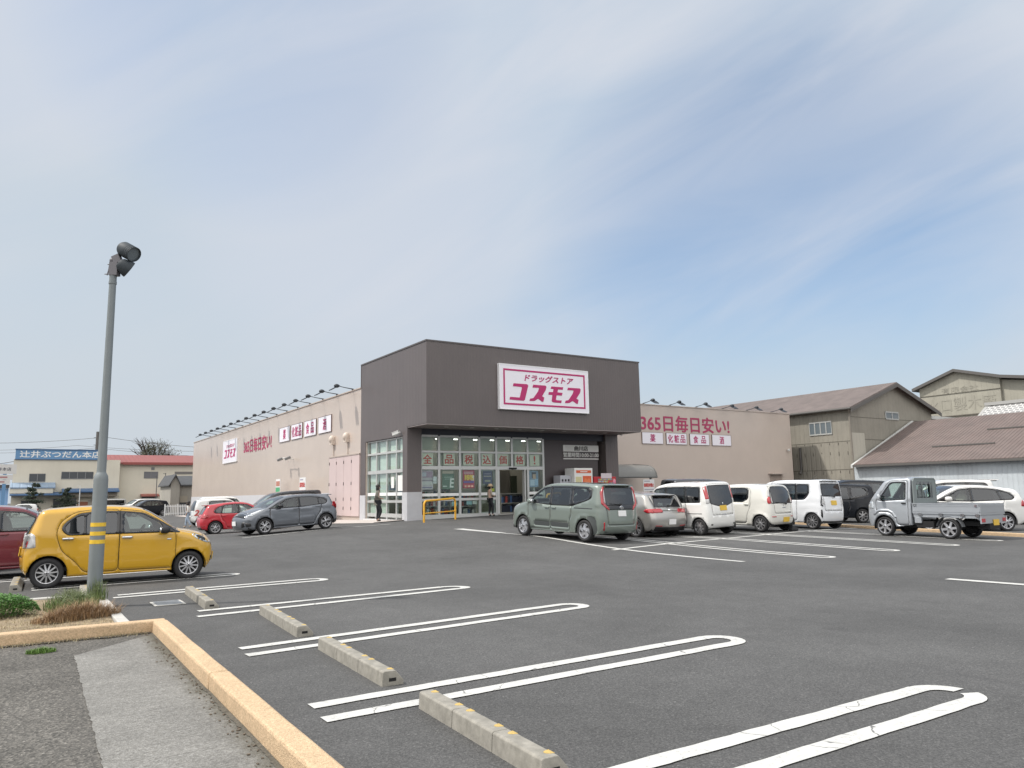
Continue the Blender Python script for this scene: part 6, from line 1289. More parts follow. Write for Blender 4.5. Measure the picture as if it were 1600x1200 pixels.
PRI_SP = dict(L=4.63, W=1.775, wb=2.78, fo=.93, tyre=.315, rim=.225, belt=1.0, tum=.28, h=.09, sill=.2, tf=1.2, cf=.12,
  out=[(.15, .2, .18, .04), (.05, .36, .28, .08), (.02, .52, .32, .08), (.1, .7, .28, .08), (.3, .84, .2, .08), (.7, .95, .14, .06), (1.05, 1.03, .1, .05), (1.6, 1.32, .08, .06), (2.1, 1.515, .09, .04), (2.6, 1.565, .11, .03), (3.2, 1.55, .11, .02), (3.8, 1.48, .11, .02), (4.22, 1.39, .1, .02), (4.42, 1.05, .14, .04), (4.51, .85, .18, .05), (4.58, .6, .2, .05), (4.56, .36, .2, .04), (4.46, .25, .14, .02)],
  ws=(6, 8, .93, .93, .03, .03), rg=(12, 13, .84, .82, .06, .02), tg=(12, 15, .93, .88, .02, .02), hood=(4, 6, .96, .93, .05, .02),
  glass=[([(1.68, 1.07), (1.76, 1.2), (2.1, 1.385), (2.45, 1.43), (2.45, 1.05)], GLC), ([(2.57, 1.05), (2.57, 1.435), (3.1, 1.425), (3.42, 1.39), (3.52, 1.08)], GLD), ([(3.6, 1.09), (3.52, 1.37), (3.85, 1.29), (4.0, 1.16), (3.9, 1.1)], GLD)],
  dlo=[[(1.15, 1.02), (1.6, 1.21), (2.09, 1.42), (2.55, 1.475), (3.15, 1.465), (3.6, 1.41), (3.95, 1.30), (4.08, 1.16), (3.95, 1.06), (2.5, 1.0)]],
  doors=[[(1.3, .26), (1.3, 1.02), (1.62, 1.24), (2.09, 1.44), (2.51, 1.5), (2.51, .26)], [(2.515, .26), (2.515, 1.5), (3.15, 1.49), (3.56, 1.43), (3.68, 1.05), (3.56, .75), (3.36, .55), (3.26, .26)]],
  spoke=dict(n=5, w=.05, kind='pair'), crease=[(1.2, .86, 4.2, .92, .012, .04)], seat_u=2.15, beige=True)
t, c = new_car('estate_car', 'white estate car nosed up to the orange kerb behind the silver truck', 'car', PRI_SP, P_WHT, 27.85, 14.1, R(150)); CARS['prius'] = (t, c)
c.mirror(1.62, 1.1, P_WHT, t); c.handle(3.38, .95, CHR); c.handle(2.36, .93, CHR); c.patch('side', [(.2, .72), (.4, .84), (.8, .95), (.7, .86), (.4, .72)], .008, HEADC, 'headlight', t); c.patch('front', [(-.5, .3), (.5, .3), (.45, .48), (-.45, .48)], .006, TRIM, 'grille', t, both=False); c.plate(.6, PLW, t, rear=False)
c.patch('side', [(4.25, .85), (4.3, 1.05), (4.44, 1.02), (4.52, .82)], .012, TAIL, 'tail_light', t)
# cars further off: same construction, coarser
def far(sp, **k): return scale_spec(sp, **{'h': .14, 'detail': 1, **k})
def stretch(sp, L=None, H=None, W=None, wb=None, **k):
    q = dict(sp); fx_ = (L or sp['L'])/sp['L']; H0 = max(p[1] for p in sp['out']); fz_ = (H or H0)/H0
    def P(l): return [(p[0]*fx_, p[1]*fz_, *p[2:]) for p in l]
    q['out'] = P(sp['out']); q['L'] = L or sp['L']; q['W'] = W or sp['W']; q['wb'] = sp['wb']*fx_; q['fo'] = sp['fo']*fx_; q['belt'] = sp['belt']*fz_
    q['glass'] = [(P(g[0]), *g[1:]) for g in sp['glass']]; q['dlo'] = [P(g) for g in sp['dlo']]; q['doors'] = [P(g) for g in sp['doors']]; q['clad'] = []; q['crease'] = []
    if 'rg' in sp and sp['rg'][0] == 'yz': q['rg'] = ('yz', [(p[0]*(W or sp['W'])/sp['W'], p[1]*fz_) for p in sp['rg'][1]])
    q['seat_u'] = sp.get('seat_u', 1.6)*fx_; q.update(k); return q
def trims(t, c, pm, tail=True, zt=.95):
    L = c.sp['L']; zb = c.belt
    c.mirror(c.sp['seat_u']-.42, zb+.06, pm, t)
    if tail: c.patch('rear', [(c.hw[-4]*.80, zb-.22), (c.hw[-4]*.84, zb+.02), (c.W/2-.02, zb+.02), (c.W/2-.02, zb-.22)], .012, TAIL, 'tail_light', t)
    c.patch('front', [(c.W/2-.36, zb-.28), (c.W/2-.06, zb-.22), (c.W/2-.08, zb-.12), (c.W/2-.32, zb-.18)], .008, HEADC, 'headlight', t); c.plate(zb-.35, PLW, t); c.plate(zb-.5, PLW, t, rear=False)
MPV = stretch(SIE_SP, L=4.7, H=1.83, W=1.735)
def far_car(name, label, sp, pm, x, y, hd, **k):
    t, c = new_car(name, label, 'car', sp, pm, x, y, R(hd)); trims(t, c, pm, **k); return t, c
t, c = far_car('hatchback', 'maroon hatchback cut by the left frame edge beside the yellow hatchback', stretch(YEL_SP, L=3.9, H=1.53, W=1.66, detail=2, h=.09), P_MAR, -.15, 20.3, 0); c.handle(1.95, .93, P_MAR); c.handle(2.95, .95, P_MAR)
far_car('hatchback', 'dark grey car behind the maroon hatchback at the left frame edge, only its roof showing', far(stretch(GOLF_SP, H=1.55)), P_NAVY, -1.9, 22.9, 0)
far_car('minivan', 'dark grey minivan behind the red hatchback, facing left', far(MPV, h=.1, detail=2), P_NAVY, 12.5, 42.4, 180)
far_car('kei_hatchback', 'small white hatchback with red lettering on its flank behind the red hatchback', far(stretch(MOC_SP, H=1.6), h=.1, detail=2), P_WHT, 10.7, 48.95, 0, tail=False)
m = MB(); letters(m, '21', (0, 0, 0), (1, 0, 0), UP, (.55, .32), bold=.03, shear=.2, thick=.004); o = m.build('decal', M('decal_red', (.6, .08, .07), .4), bpy.data.objects['kei_hatchback.001']); o.location = (-1.62, -.748, .66)
far_car('kei_van', 'white kei van behind the small white hatchback by the flank wall', far(PAL_SP), P_WHT, 11.6, 52.0, 0)
far_car('kei_van', 'silver grey van far left in front of the sign roofed shop', far(stretch(PAL_SP, L=4.2, H=1.9, W=1.7)), P_SIL, 9.2, 99.5, 190)
far_car('minivan', 'white minivan far left in front of the red roofed hall', far(MPV, detail=1), P_WHT, 12.2, 96.5, 200)
far_car('suv', 'black SUV far left before the white picket fence', far(stretch(GOLF_SP, L=4.6, H=1.66, W=1.84, tyre=.35, rim=.23, sill=.26)), P_BLK, 11.9, 88.5, 190)
far_car('hatchback', 'tiny white car far left beyond the maroon hatchback', far(stretch(YEL_SP, W=1.5)), P_WHT, .9, 101, 180)
far_car('minivan', 'black minivan partly hidden between the white kei van and the silver truck', far(stretch(SIE_SP, L=4.6, H=1.68, W=1.7, spoke=dict(n=7, w=.05)), h=.1, detail=2), P_BLK, 30.2, 20.95, 155)
far_car('minivan', 'dark minivan at the back behind the black minivan, only its roof showing', far(MPV), P_BLK, 35.4, 23.3, 155)
t, c = far_car('minivan', 'large white minivan with a roof spoiler behind the white estate car', far(MPV, h=.11), P_WHT, 33.4, 17.5, 150); m = MB(); m.cbox((c.xo-4.6, 0, 1.80), (.42, 1.35, .035), 0, Matrix.Rotation(R(4), 3, 'Y')); m.build('roof_spoiler', P_WHT, t, bevel=.012); m = MB(); m.cbox((c.xo-4.58, 0, 1.765), (.32, 1.25, .03)); m.build('spoiler_edge', GLOSSB, t)
far_car('minivan', 'dark wagon roof showing above the tall white kei van', far(stretch(SIE_SP, H=1.78, L=4.4)), P_NAVY, 26.6, 24.3, -20)
far_car('hatchback', 'white car at the right frame edge behind the white estate car', far(stretch(GOLF_SP, H=1.62)), P_WHT, 35.6, 13.2, 150)
# silver kei truck ---------------------------------------------------------
class TruckCab(Car):
    def side_loops(s):
        ra = s.R+.06; pts = [tuple(p) for p in s.o[:, :2]]; uw = s.uw[0]; zs_ = s.sp['sill']; ext = max(0, s.R-zs_); dx = math.sqrt(ra*ra-ext*ext); a0 = math.atan2(-ext, dx); a1 = math.pi-a0
        return np.array(pts+[(uw+ra*math.cos(a0+(a1-a0)*k/18), s.R+ra*math.sin(a0+(a1-a0)*k/18)) for k in range(19)])
    def under(s, root):
        mb = MB(); ra = s.R+.06; uw = s.uw[0]
        for sg in (1, -1):
            vs = []
            for k in range(15):
                a = -.25+(math.pi+.5)*k/14
                for y in (s.W/2-.03, .42): vs.append((s.xo-uw+ra*math.cos(a), sg*y, s.R+ra*math.sin(a)))
            mb.add(vs, [(2*i, 2*i+1, 2*i+3, 2*i+2) for i in range(14)]+[tuple(range(1, 30, 2))])
        mb.box(s.xo-1.42, s.xo-.15, -.42, .42, .26, .4); mb.build('underbody', UNDER, root)
    def cabin(s, root):
        for y in (-.33, .33):
            m = MB(); m.ellipsoid((s.xo-.95, y, .78), (.24, .24, .1), 12, 8, e=.6); m.ellipsoid((s.xo-1.2, y, 1.08), (.09, .23, .33), 12, 8, e=.6); m.ellipsoid((s.xo-1.24, y, 1.46), (.05, .13, .08)); m.build('seat', SEATM, root, smooth=60)
        m = MB(); m.ellipsoid((s.xo-.42, 0, .98), (.2, .6, .14), 16, 8, e=.5); m.build('dashboard', INT, root, smooth=60)
        c = Vector((s.xo-.72, -.33, 1.08)); q = Matrix.Rotation(R(-50), 3, 'Y'); m = MB(); m.tube([(c+q @ Vector((.19*math.cos(a), .19*math.sin(a), 0)))[:] for a in [2*math.pi*k/20 for k in range(21)]], .016, 6, cap=False); m.build('steering_wheel', INT, root, smooth=60)
TRK_SP = dict(L=1.45, W=1.475, wb=1.9, fo=.60, tyre=.29, rim=.215, belt=1.08, tum=.17, h=.075, sill=.28, tf=.7, cf=.06, tr=.2, crr=0., tw=.165,
  out=[(.10, .28, .1, .02), (.03, .42, .14, .05), (.02, .7, .16, .06), (.06, .95, .14, .06), (.16, 1.1, .1, .05), (.42, 1.42, .07, .05), (.62, 1.66, .08, .04), (.85, 1.745, .1, .03), (1.15, 1.765, .1, .02), (1.38, 1.75, .06, .01), (1.43, 1.70, .05, .0), (1.45, 1.3, .05, .0), (1.45, .8, .05, .0), (1.44, .36, .05, .0)],
  ws=(4, 6, .93, .93, .03, .03), rg=('yz', [(.44, 1.56), (.44, 1.17)]), rgmat=GLC,
  glass=[([(.52, 1.09), (.60, 1.24), (.82, 1.56), (.9, 1.6), (1.28, 1.6), (1.28, 1.13)], GLC)], dlo=[[(.40, 1.06), (.56, 1.27), (.80, 1.60), (.88, 1.635), (1.31, 1.635), (1.31, 1.10), (.6, 1.06)]],
  doors=[[(.36, .74), (.34, 1.02), (.52, 1.27), (.78, 1.64), (.86, 1.675), (1.36, 1.675), (1.36, .34), (1.0, .34), (.98, .55), (.8, .72)]], spoke=dict(n=6, w=.06), crease=[(.1, .80, .5, .80, .01, .04)], seat_u=.9)
t = thing('kei_truck', 'silver kei pickup truck with an empty drop side bed parked at the right', 'truck'); c = TruckCab(TRK_SP); c.build(t, P_TRK); place_car(t, 23.27, 12.5, R(91)); CARS['truck'] = (t, c)
c.handle(1.24, 1.0, TRIM, .07); c.mirror(.55, 1.17, P_TRK, t, (.05, .06, .1), .14); c.patch('side', [(.05, .84), (.10, 1.02), (.26, 1.04), (.28, .82)], .008, HEADC, 'headlight', t); c.patch('front', [(-.5, .62), (.5, .62), (.48, .74), (-.48, .74)], .006, TRIM, 'grille', t, both=False); c.plate(.48, PLY, t, rear=False)
c.patch('side', [(.24, .66), (.34, .76), (.5, .82), (.74, .82), (.90, .74), (1.0, .58), (.94, .55), (.84, .68), (.72, .745), (.5, .745), (.38, .70), (.30, .62)], .016, P_TRK, 'arch_lip', t, r=.02)
xo = c.xo; X = lambda u: xo-u
m = MB(); m.box(X(3.36), X(1.50), -.70, .70, .66, .70); m.build('bed_floor', P_TRK, t)
def gate(x0, x1, y0, y1, name):
    m = MB(); m.box(x0, x1, y0, y1, .70, .985); lx = x1-x0 > .3
    for z in (.76, .93): m.box(x0, x1, y0-(.008 if lx else 0), y1+(.008 if lx else 0), z, z+.035) if lx else m.box(x0-.008, x1+.008, y0, y1, z, z+.035)
    m.box(x0-.006, x1+.006, y0-.012, y1+.012, .985, 1.01); return m.build(name, P_TRK, t)
gate(X(3.36), X(1.50), .70, .728, 'side_gate'); gate(X(3.36), X(1.50), -.728, -.70, 'side_gate'); gate(X(3.39), X(3.362), -.728, .728, 'tailgate'); gate(X(1.50), X(1.472), -.70, .70, 'headboard')
m = MB(); m.box(X(3.36), X(1.50), .64, .70, .60, .66); m.box(X(3.36), X(1.50), -.70, -.64, .60, .66); m.box(X(3.40), X(3.36), -.72, .72, .46, .66); m.build('bed_frame', P_TRK, t)
m = MB()
for u in (1.7, 2.3, 2.9, 3.3):
    for s in (1, -1): m.box(X(u+.05), X(u-.05), s*.735-.008, s*.735+.008, .64, .72); 
m.box(X(3.31), X(3.25), .728, .75, .92, .99); m.box(X(1.62), X(1.52), .728, .75, .92, .98); m.build('latch', CHR, t)
m = MB(); m.box(X(3.3), X(1.45), -.42, -.34, .38, .5); m.box(X(3.3), X(1.45), .34, .42, .38, .5); m.box(X(2.05), X(1.55), .40, .66, .30, .48); m.box(X(1.9), X(1.55), -.66, -.40, .30, .48); m.tube([(X(2.5), -.6, .29), (X(2.5), .6, .29)], .05); m.box(X(3.42), X(3.1), -.3, .3, .30, .44); m.build('chassis', UNDER, t)
m = MB(); m.box(X(1.72), X(1.52), .60, .70, .42, .60); m.build('side_bracket', P_TRK, t, bevel=.01)
for s in (1, -1):
    m = MB(); ra = .36; vs = []
    for k in range(13):
        a = R(10+160*k/12)
        for y in (.50, .72): vs.append((X(2.5)+ra*math.cos(a), s*y, .29+ra*math.sin(a)))
    m.add(vs, [(2*i, 2*i+1, 2*i+3, 2*i+2) for i in range(12)]); m.build('mudguard', P_TRK, t)
    m = MB(); m.box(X(3.415), X(3.40), s*.62-.09, s*.62+.09, .50, .60); m.build('tail_light', TAIL, t)
m = MB(); m.box(X(3.425), X(3.41), -.26, .07, .40, .565); m.build('licence_plate', PLY, t)
GRD = M('guard_metal', (.22, .25, .25), .5, metal=.3)
m = MB(); gx = X(1.52)
m.tube([(gx, -.66, 1.0), (gx, -.66, 1.66), (gx, -.58, 1.74), (gx, .58, 1.74), (gx, .66, 1.66), (gx, .66, 1.0)], .022)
for y in (-.36, -.12, .12, .36): m.tube([(gx, y, 1.15), (gx, y, 1.74)], .012, 6)
m.box(gx-.008, gx+.008, -.64, .64, 1.0, 1.15); m.box(gx-.006, gx+.006, -.64, .64, 1.64, 1.72); m.box(gx-.006, gx+.006, -.64, -.46, 1.15, 1.64); m.box(gx-.006, gx+.006, .46, .64, 1.15, 1.64); m.build('rear_guard', GRD, t)
# ------------------------------------------------------------------ people
SKIN = M('skin', (.52, .34, .26), .55); HAIR = M('hair_dark', (.018, .013, .011), .5, noise=(40, .3)); BLKC = M('cloth_black', (.014, .015, .02), .85); GRYC = M('cloth_khaki', (.16, .155, .13), .9); TANC = M('cloth_tan', (.33, .28, .23), .9); BEIGE = M('cloth_beige', (.45, .37, .27), .9); WHC = M('cloth_white', (.70, .69, .66), .9); JEAN = M('cloth_jean', (.34, .41, .50), .9); SHOE = M('shoe_dark', (.03, .03, .03), .6); STRAW = M('straw', (.50, .38, .24), .9); BAGM = M('bag_navy', (.02, .025, .045), .6)
def skin_mesh(name, J, E, mat, parent, root=0, sub=2):
    """J: {joint: (x,y,z,radius)}; grown with a Skin modifier rooted at one joint"""
    ks = list(J); me = bpy.data.meshes.new(name); me.from_pydata([J[k][:3] for k in ks], [(ks.index(a), ks.index(b)) for a, b in E], []); me.materials.append(mat)
    o = bpy.data.objects.new(name, me); COL.objects.link(o); o.parent = parent
    sk = o.modifiers.new('skin', 'SKIN'); sk.use_smooth_shade = True; sk.branch_smoothing = .4
    for i, k in enumerate(ks):
        d = me.skin_vertices[0].data[i]; r_ = J[k][3]; d.radius = r_ if hasattr(r_, '__len__') else (r_, r_); d.use_root = (k == ks[root])
    ss = o.modifiers.new('smooth', 'SUBSURF'); ss.levels = sub; ss.render_levels = sub; return o
def person(label, loc, rz, h, pose, top, legs, hair='long', coat=None, hat=None, shoe=SHOE, bag=None, cat='person'):
    t = thing('person', label, cat, loc, rz); s = h/1.62; P = {}
    # x forward, y left
    base = dict(pelvis=(0, 0, .86, .115), waist=(0, 0, .98, .105), chest=(.0, 0, 1.16, .125), neck0=(0, 0, 1.33, .06), neck=(.01, 0, 1.385, .048), head=(.025, 0, 1.47, .082), crown=(.02, 0, 1.555, .072),
                shl=(0, .15, 1.30, .052), shr=(0, -.15, 1.30, .052), hl=(0, .085, .83, .088), hr=(0, -.085, .83, .088))
    base.update(pose); J = {k: (v[0]*s, v[1]*s, v[2]*s, v[3]*s) for k, v in base.items()}
    E = [('pelvis', 'waist'), ('waist', 'chest'), ('chest', 'neck0'), ('neck0', 'neck'), ('neck', 'head'), ('head', 'crown'), ('chest', 'shl'), ('chest', 'shr'), ('shl', 'ell'), ('ell', 'wrl'), ('wrl', 'pl'), ('shr', 'elr'), ('elr', 'wrr'), ('wrr', 'pr'),
         ('pelvis', 'hl'), ('pelvis', 'hr'), ('hl', 'knl'), ('knl', 'anl'), ('anl', 'tol'), ('hr', 'knr'), ('knr', 'anr'), ('anr', 'tor')]
    rr = random.Random(4)
    for sd in 'lr':                                               # palm, four fingers of different length and a thumb from its side
        w_, p_ = Vector(J['wr'+sd][:3]), Vector(J['p'+sd][:3]); d = (p_-w_).normalized(); side = d.cross(UP); side = side.normalized() if side.length > .1 else Vector((1, 0, 0)); up = side.cross(d)
        for i, L in enumerate((.062, .072, .068, .052)):
            a = p_+side*(.021*(i-1.5))*s; b = a+d*L*.55*s-up*.006*s; c_ = b+d*L*.4*s-up*.022*s; J['f%s%da' % (sd, i)] = (*b, .0085*s); J['f%s%db' % (sd, i)] = (*c_, .0075*s); E += [('p'+sd, 'f%s%da' % (sd, i)), ('f%s%da' % (sd, i), 'f%s%db' % (sd, i))]
        a = w_.lerp(p_, .5)+side*.038*s+d*.01*s; b = a+side*.012*s+d*.035*s; J['t%s0' % sd] = (*a, .011*s); J['t%s1' % sd] = (*b, .009*s); E += [('p'+sd, 't%s0' % sd), ('t%s0' % sd, 't%s1' % sd)]
    skin_mesh('body', J, E, SKIN, t)
    hd = Vector(J['head'][:3]); g = s
    f = MB(); f.ellipsoid(hd+Vector((.086, 0, -.005))*g, (.016*g, .012*g, .02*g), 8, 6); f.build('nose', SKIN, t, smooth=60)
    for y in (-.03, .03): f = MB(); f.ellipsoid(hd+Vector((.076, y, .02))*g, (.008*g, .013*g, .007*g), 8, 6); f.build('eye', BLKC, t, smooth=60)
    f = MB(); f.ellipsoid(hd+Vector((.076, 0, -.05))*g, (.008*g, .022*g, .006*g), 8, 6); f.build('mouth', M('lips', (.42, .16, .14), .5), t, smooth=60)
    for y in (-.082, .082): f = MB(); f.ellipsoid(hd+Vector((0, y, 0))*g, (.018*g, .01*g, .03*g), 8, 6); f.build('ear', SKIN, t, smooth=60)
    up_ = lambda ks, k: {a: (*J[a][:3], J[a][3]*k+.006) for a in ks}
    tj = up_(['pelvis', 'waist', 'chest', 'neck0', 'shl', 'shr', 'ell', 'elr', 'wrl', 'wrr'], 1.12); E2 = [('pelvis', 'waist'), ('waist', 'chest'), ('chest', 'neck0'), ('chest', 'shl'), ('chest', 'shr'), ('shl', 'ell'), ('ell', 'wrl'), ('shr', 'elr'), ('elr', 'wrr')]
    n = Vector(tj['neck0'][:3]); tj['neck0'] = (*(n-UP*.02*s), .062*s)
    for a in 'lr': w_, e_ = Vector(J['wr'+a][:3]), Vector(J['el'+a][:3]); tj['wr'+a] = (*w_.lerp(e_, .15), .036*s)
    skin_mesh('top', tj, E2, top, t)
    if coat:
        cj = {k: (v[0]-.012*s, v[1], v[2], v[3]*1.12) for k, v in tj.items()}; cj['hem'] = (-.02*s, 0, .78*s, .135*s); skin_mesh('jacket', cj, E2+[('pelvis', 'hem')], coat, t)
    lj = up_(['pelvis', 'hl', 'hr', 'knl', 'knr'], 1.12)
    for a in 'lr': w_ = Vector(J['an'+a][:3]); lj['an'+a] = (*(w_+UP*.015*s), .05*s)
    lj['pelvis'] = (*J['pelvis'][:3], .12*s); skin_mesh('trousers', lj, [('pelvis', 'hl'), ('pelvis', 'hr'), ('hl', 'knl'), ('knl', 'anl'), ('hr', 'knr'), ('knr', 'anr')], legs, t)
    for a in 'lr': skin_mesh('shoe', {'a': (*(Vector(J['an'+a][:3])-UP*.02*s), .056*s), 'b': (*J['to'+a][:3], .05*s)}, [('a', 'b')], shoe, t, sub=1)
    f = MB(); f.ellipsoid(hd+Vector((-.022, 0, .045))*g, (.098*g, .095*g, .088*g), 16, 10)
    if hair == 'long': f.ellipsoid(hd+Vector((-.052, 0, -.06))*g, (.058*g, .10*g, .14*g), 14, 10); f.ellipsoid(hd+Vector((0, .075, -.05))*g, (.04*g, .03*g, .12*g), 10, 8); f.ellipsoid(hd+Vector((0, -.075, -.05))*g, (.04*g, .03*g, .12*g), 10, 8)
    elif hair == 'bob': f.ellipsoid(hd+Vector((-.045, 0, -.02))*g, (.065*g, .095*g, .09*g), 14, 10)
    f.build('hair', HAIR, t, smooth=60)
    if hat:
        f = MB(); f.lathe([(0, .15), (.07, .14), (.098, .10), (.104, .05), (.11, .045), (.165, .015), (.17, .02), (.11, .052)], 24, c=hd+Vector((.0, 0, .02)))
        f.build('hat', hat, t, smooth=50)
    if bag: bag(t, J, s)
    return t
def shoulder_bag(t, J, s):
    o = thing('shoulder_bag', 'navy shoulder bag hanging at the hip of the woman in the open jacket', 'bag', t.location, t.rotation_euler.z)
    m = MB(); m.ellipsoid((.02*s, .20*s, .84*s), (.15*s, .06*s, .12*s), 16, 10, e=.7); m.build('pouch', BAGM, o, smooth=60); m = MB(); m.tube([(.12*s, .19*s, .88*s), (.07*s, .14*s, 1.1*s), (.0, .13*s, 1.34*s), (-.08*s, .14*s, 1.15*s), (-.09*s, .19*s, .88*s)], .012*s, 6); m.build('strap', BAGM, o, smooth=60)
walk = dict(ell=(-.02, .20, 1.08, .042), wrl=(.14, .10, .98, .028), pl=(.2, .05, .99, .03), elr=(-.02, -.20, 1.08, .042), wrr=(.14, -.10, 1.0, .028), pr=(.20, -.04, 1.0, .03),
            knl=(.02, .08, .46, .058), anl=(-.03, .08, .08, .038), tol=(.10, .085, .035, .03), knr=(.14, -.075, .48, .058), anr=(.03, -.07, .12, .038), tor=(.14, -.07, .05, .03))
def face_dir(a): return R(a)
p = onground(590, 816); person('woman in an open grey jacket and black trousers walking past the flank window', p, face_dir(-25), 59.5/FPX*float((p-CAM) @ _F), walk, TANC, BLKC, 'long', coat=GRYC, bag=shoulder_bag)
stand = dict(ell=(-.03, .19, 1.07, .04), wrl=(.08, .17, .90, .028), pl=(.13, .15, .84, .03), elr=(.02, -.19, 1.07, .04), wrr=(.17, -.12, 1.03, .028), pr=(.22, -.08, 1.05, .03),
             knl=(.04, .09, .46, .058), anl=(-.02, .10, .08, .038), tol=(.11, .11, .035, .03), knr=(.12, -.09, .48, .058), anr=(.10, -.10, .08, .038), tor=(.23, -.11, .035, .03))
p = onground(766, 806.5); person('person in a straw bucket hat, tan top and black trousers by the open sliding door', p, face_dir(-10), 1.57, stand, TANC, BLKC, 'bob', hat=STRAW)
wk2 = dict(walk); wk2.update(ell=(-.05, .18, 1.07, .04), wrl=(.02, .18, .86, .028), pl=(.06, .17, .78, .03), elr=(-.04, -.18, 1.07, .04), wrr=(.05, -.17, .87, .028), pr=(.1, -.16, .80, .03), knl=(-.04, .08, .46, .06), anl=(-.22, .08, .12, .04), tol=(-.12, .085, .05, .03), knr=(.12, -.08, .47, .06), anr=(.16, -.08, .08, .04), tor=(.29, -.08, .035, .03))
p = onground(293, 824.5); person('woman in a white top and pale jeans walking left beside the small white hatchback', p, face_dir(150), 1.56, wk2, WHC, JEAN, 'long', shoe=M('shoe_tan', (.3, .24, .18), .7))

# ------------------------------------------------------------------ foliage
def leafmat(name, c, v=.35):
    m = bpy.data.materials.new(name); m.use_nodes = True; t = m.node_tree; b = t.nodes['Principled BSDF']; g = t.nodes.new('ShaderNodeNewGeometry'); r_ = ramp(t, g.outputs['Random Per Island'], [(0., tuple(x*(1-v) for x in c)), (.6, c), (1., tuple(min(1, x*(1+v)) for x in c))]); t.links.new(r_, b.inputs['Base Color']); b.inputs['Roughness'].default_value = .6
    return m
def leaves(mb, c, rad, n, size, rr, clumps=9, flat=.0, shell=.5, asp=.6):
    c = Vector(c); cl = []
    for _ in range(clumps):
        d = Vector((rr.gauss(0, 1), rr.gauss(0, 1), rr.gauss(0, 1))).normalized()*rr.uniform(shell, 1.); cl.append((Vector((d.x*rad[0], d.y*rad[1], d.z*rad[2])), rr.uniform(.22, .45)))
    for _ in range(n):
        q, k = rr.choice(cl); d = Vector((rr.gauss(0, 1), rr.gauss(0, 1), rr.gauss(0, 1))).normalized()*(rr.random()**.4); p = c+q+Vector((d.x*rad[0]*k, d.y*rad[1]*k, d.z*rad[2]*k*(1-flat)))
        nrm = Vector((rr.gauss(0, .6), rr.gauss(0, .6), rr.uniform(.1, 1))).normalized(); a = nrm.orthogonal().normalized(); a = Matrix.Rotation(rr.uniform(0, 6.28), 3, nrm) @ a; b = nrm.cross(a); s = size*rr.uniform(.6, 1.3)
        mb.add([(p-a*s)[:], (p-b*s*asp*.5+a*s*.1)[:], (p+a*s)[:], (p+b*s*asp*.5+a*s*.1)[:]], [(0, 1, 2, 3)])
G_DK = leafmat('leaf_dark', (.045, .062, .032)); G_OLIVE = leafmat('leaf_olive', (.085, .085, .05)); G_PINE = leafmat('leaf_pine', (.05, .068, .045)); G_CLV = leafmat('leaf_clover', (.10, .235, .045)); G_GRS = leafmat('grass_green', (.14, .19, .06)); G_DRY = leafmat('grass_dry', (.30, .195, .105), .5); G_STRAW = leafmat('grass_straw', (.36, .30, .17)); BARK = M('bark', (.07, .055, .045), .9, noise=(8, .4))
rr = random.Random(11)
def tri_leaf(mb, p, up, s, rr):
    for k in range(3):
        a = 2.1*k+rr.uniform(0, 6); d = (Vector((math.cos(a), math.sin(a), rr.uniform(.0, .5)))).normalized(); e = up.cross(d).normalized(); q = p+d*s
        mb.add([p[:], (p+d*s*.6+e*s*.42)[:], (q+UP*.002)[:], (p+d*s*.6-e*s*.42)[:]], [(0, 1, 2, 3)])
def clover(c, rad, h, n, label):
    t = thing('clover_clump', label, 'plant', c); m = MB()
    for _ in range(n):
        a, q = rr.uniform(0, 6.28), rr.random()**.5; x, y = q*rad[0]*math.cos(a), q*rad[1]*math.sin(a); z = h*math.sqrt(max(0, 1-q**2.6))*rr.uniform(.72, 1.06)+.02*math.sin(x*30)*math.cos(y*27); tri_leaf(m, Vector((x, y, z)), UP, rr.uniform(.014, .026), rr)
        if rr.random() < .6: z2 = z*rr.uniform(.3, .8); tri_leaf(m, Vector((x*1.02, y*1.02, z2)), UP, rr.uniform(.012, .022), rr)
    m.build('leaves', G_CLV, t); m = MB()
    for _ in range(160): a, q = rr.uniform(0, 6.28), rr.random()**.5; x, y = q*rad[0]*.9*math.cos(a), q*rad[1]*.9*math.sin(a); m.tube([(x*.8, y*.8, 0), (x, y, h*math.sqrt(1-(q*.9)**2.6)*.85)], .003, 3)
    m.build('stems', M('stem_green', (.12, .2, .06), .7), t)
    return t
p = PZ(2, 962, .1); clover((float(p[0])-.18, float(p[1])+.1, .10), (.62, .42), .26, 5200, 'dense bright green clover clump at the left end of the planting bed')
def tuft(c, rad, h, n, mat, name, label, lean=.35, cat='grass', wid=.004):
    t = thing(name, label, cat, c); m = MB()
    for _ in range(n):
        a, q = rr.uniform(0, 6.28), rr.random()**.6; x, y = q*rad[0]*math.cos(a), q*rad[1]*math.sin(a); hh = h*rr.uniform(.4, 1.1)*(1-.45*q); d = Vector((rr.gauss(0, 1), rr.gauss(0, 1), 0)); d = d.normalized()*hh*lean*rr.uniform(.2, 1.3); e = d.cross(UP).normalized()*wid*rr.uniform(.6, 1.4); b = Vector((x, y, 0)); m1 = b+UP*hh*.6+d*.35; tp = b+UP*hh+d
        m.add([(b-e)[:], (b+e)[:], (m1+e*.7)[:], (m1-e*.7)[:], tp[:]], [(0, 1, 2, 3), (3, 2, 4)])
    m.build('blades', mat, t); return t
bed = lambda px, py: (lambda q: (float(q[0]), float(q[1]), .09))(PZ(px, py, .1))
w1 = tuft(bed(112, 950), (.34, .48), .30, 1100, G_GRS, 'weed_tuft', 'feathery grey green weeds left of the lamp post foot', .5)
m = MB(); leaves(m, (0, 0, .15), (.32, .42, .17), 3600, .013, rr, 40, shell=.1, asp=.4); m.build('leaves', leafmat('weed_leaf', (.175, .205, .10)), w1)
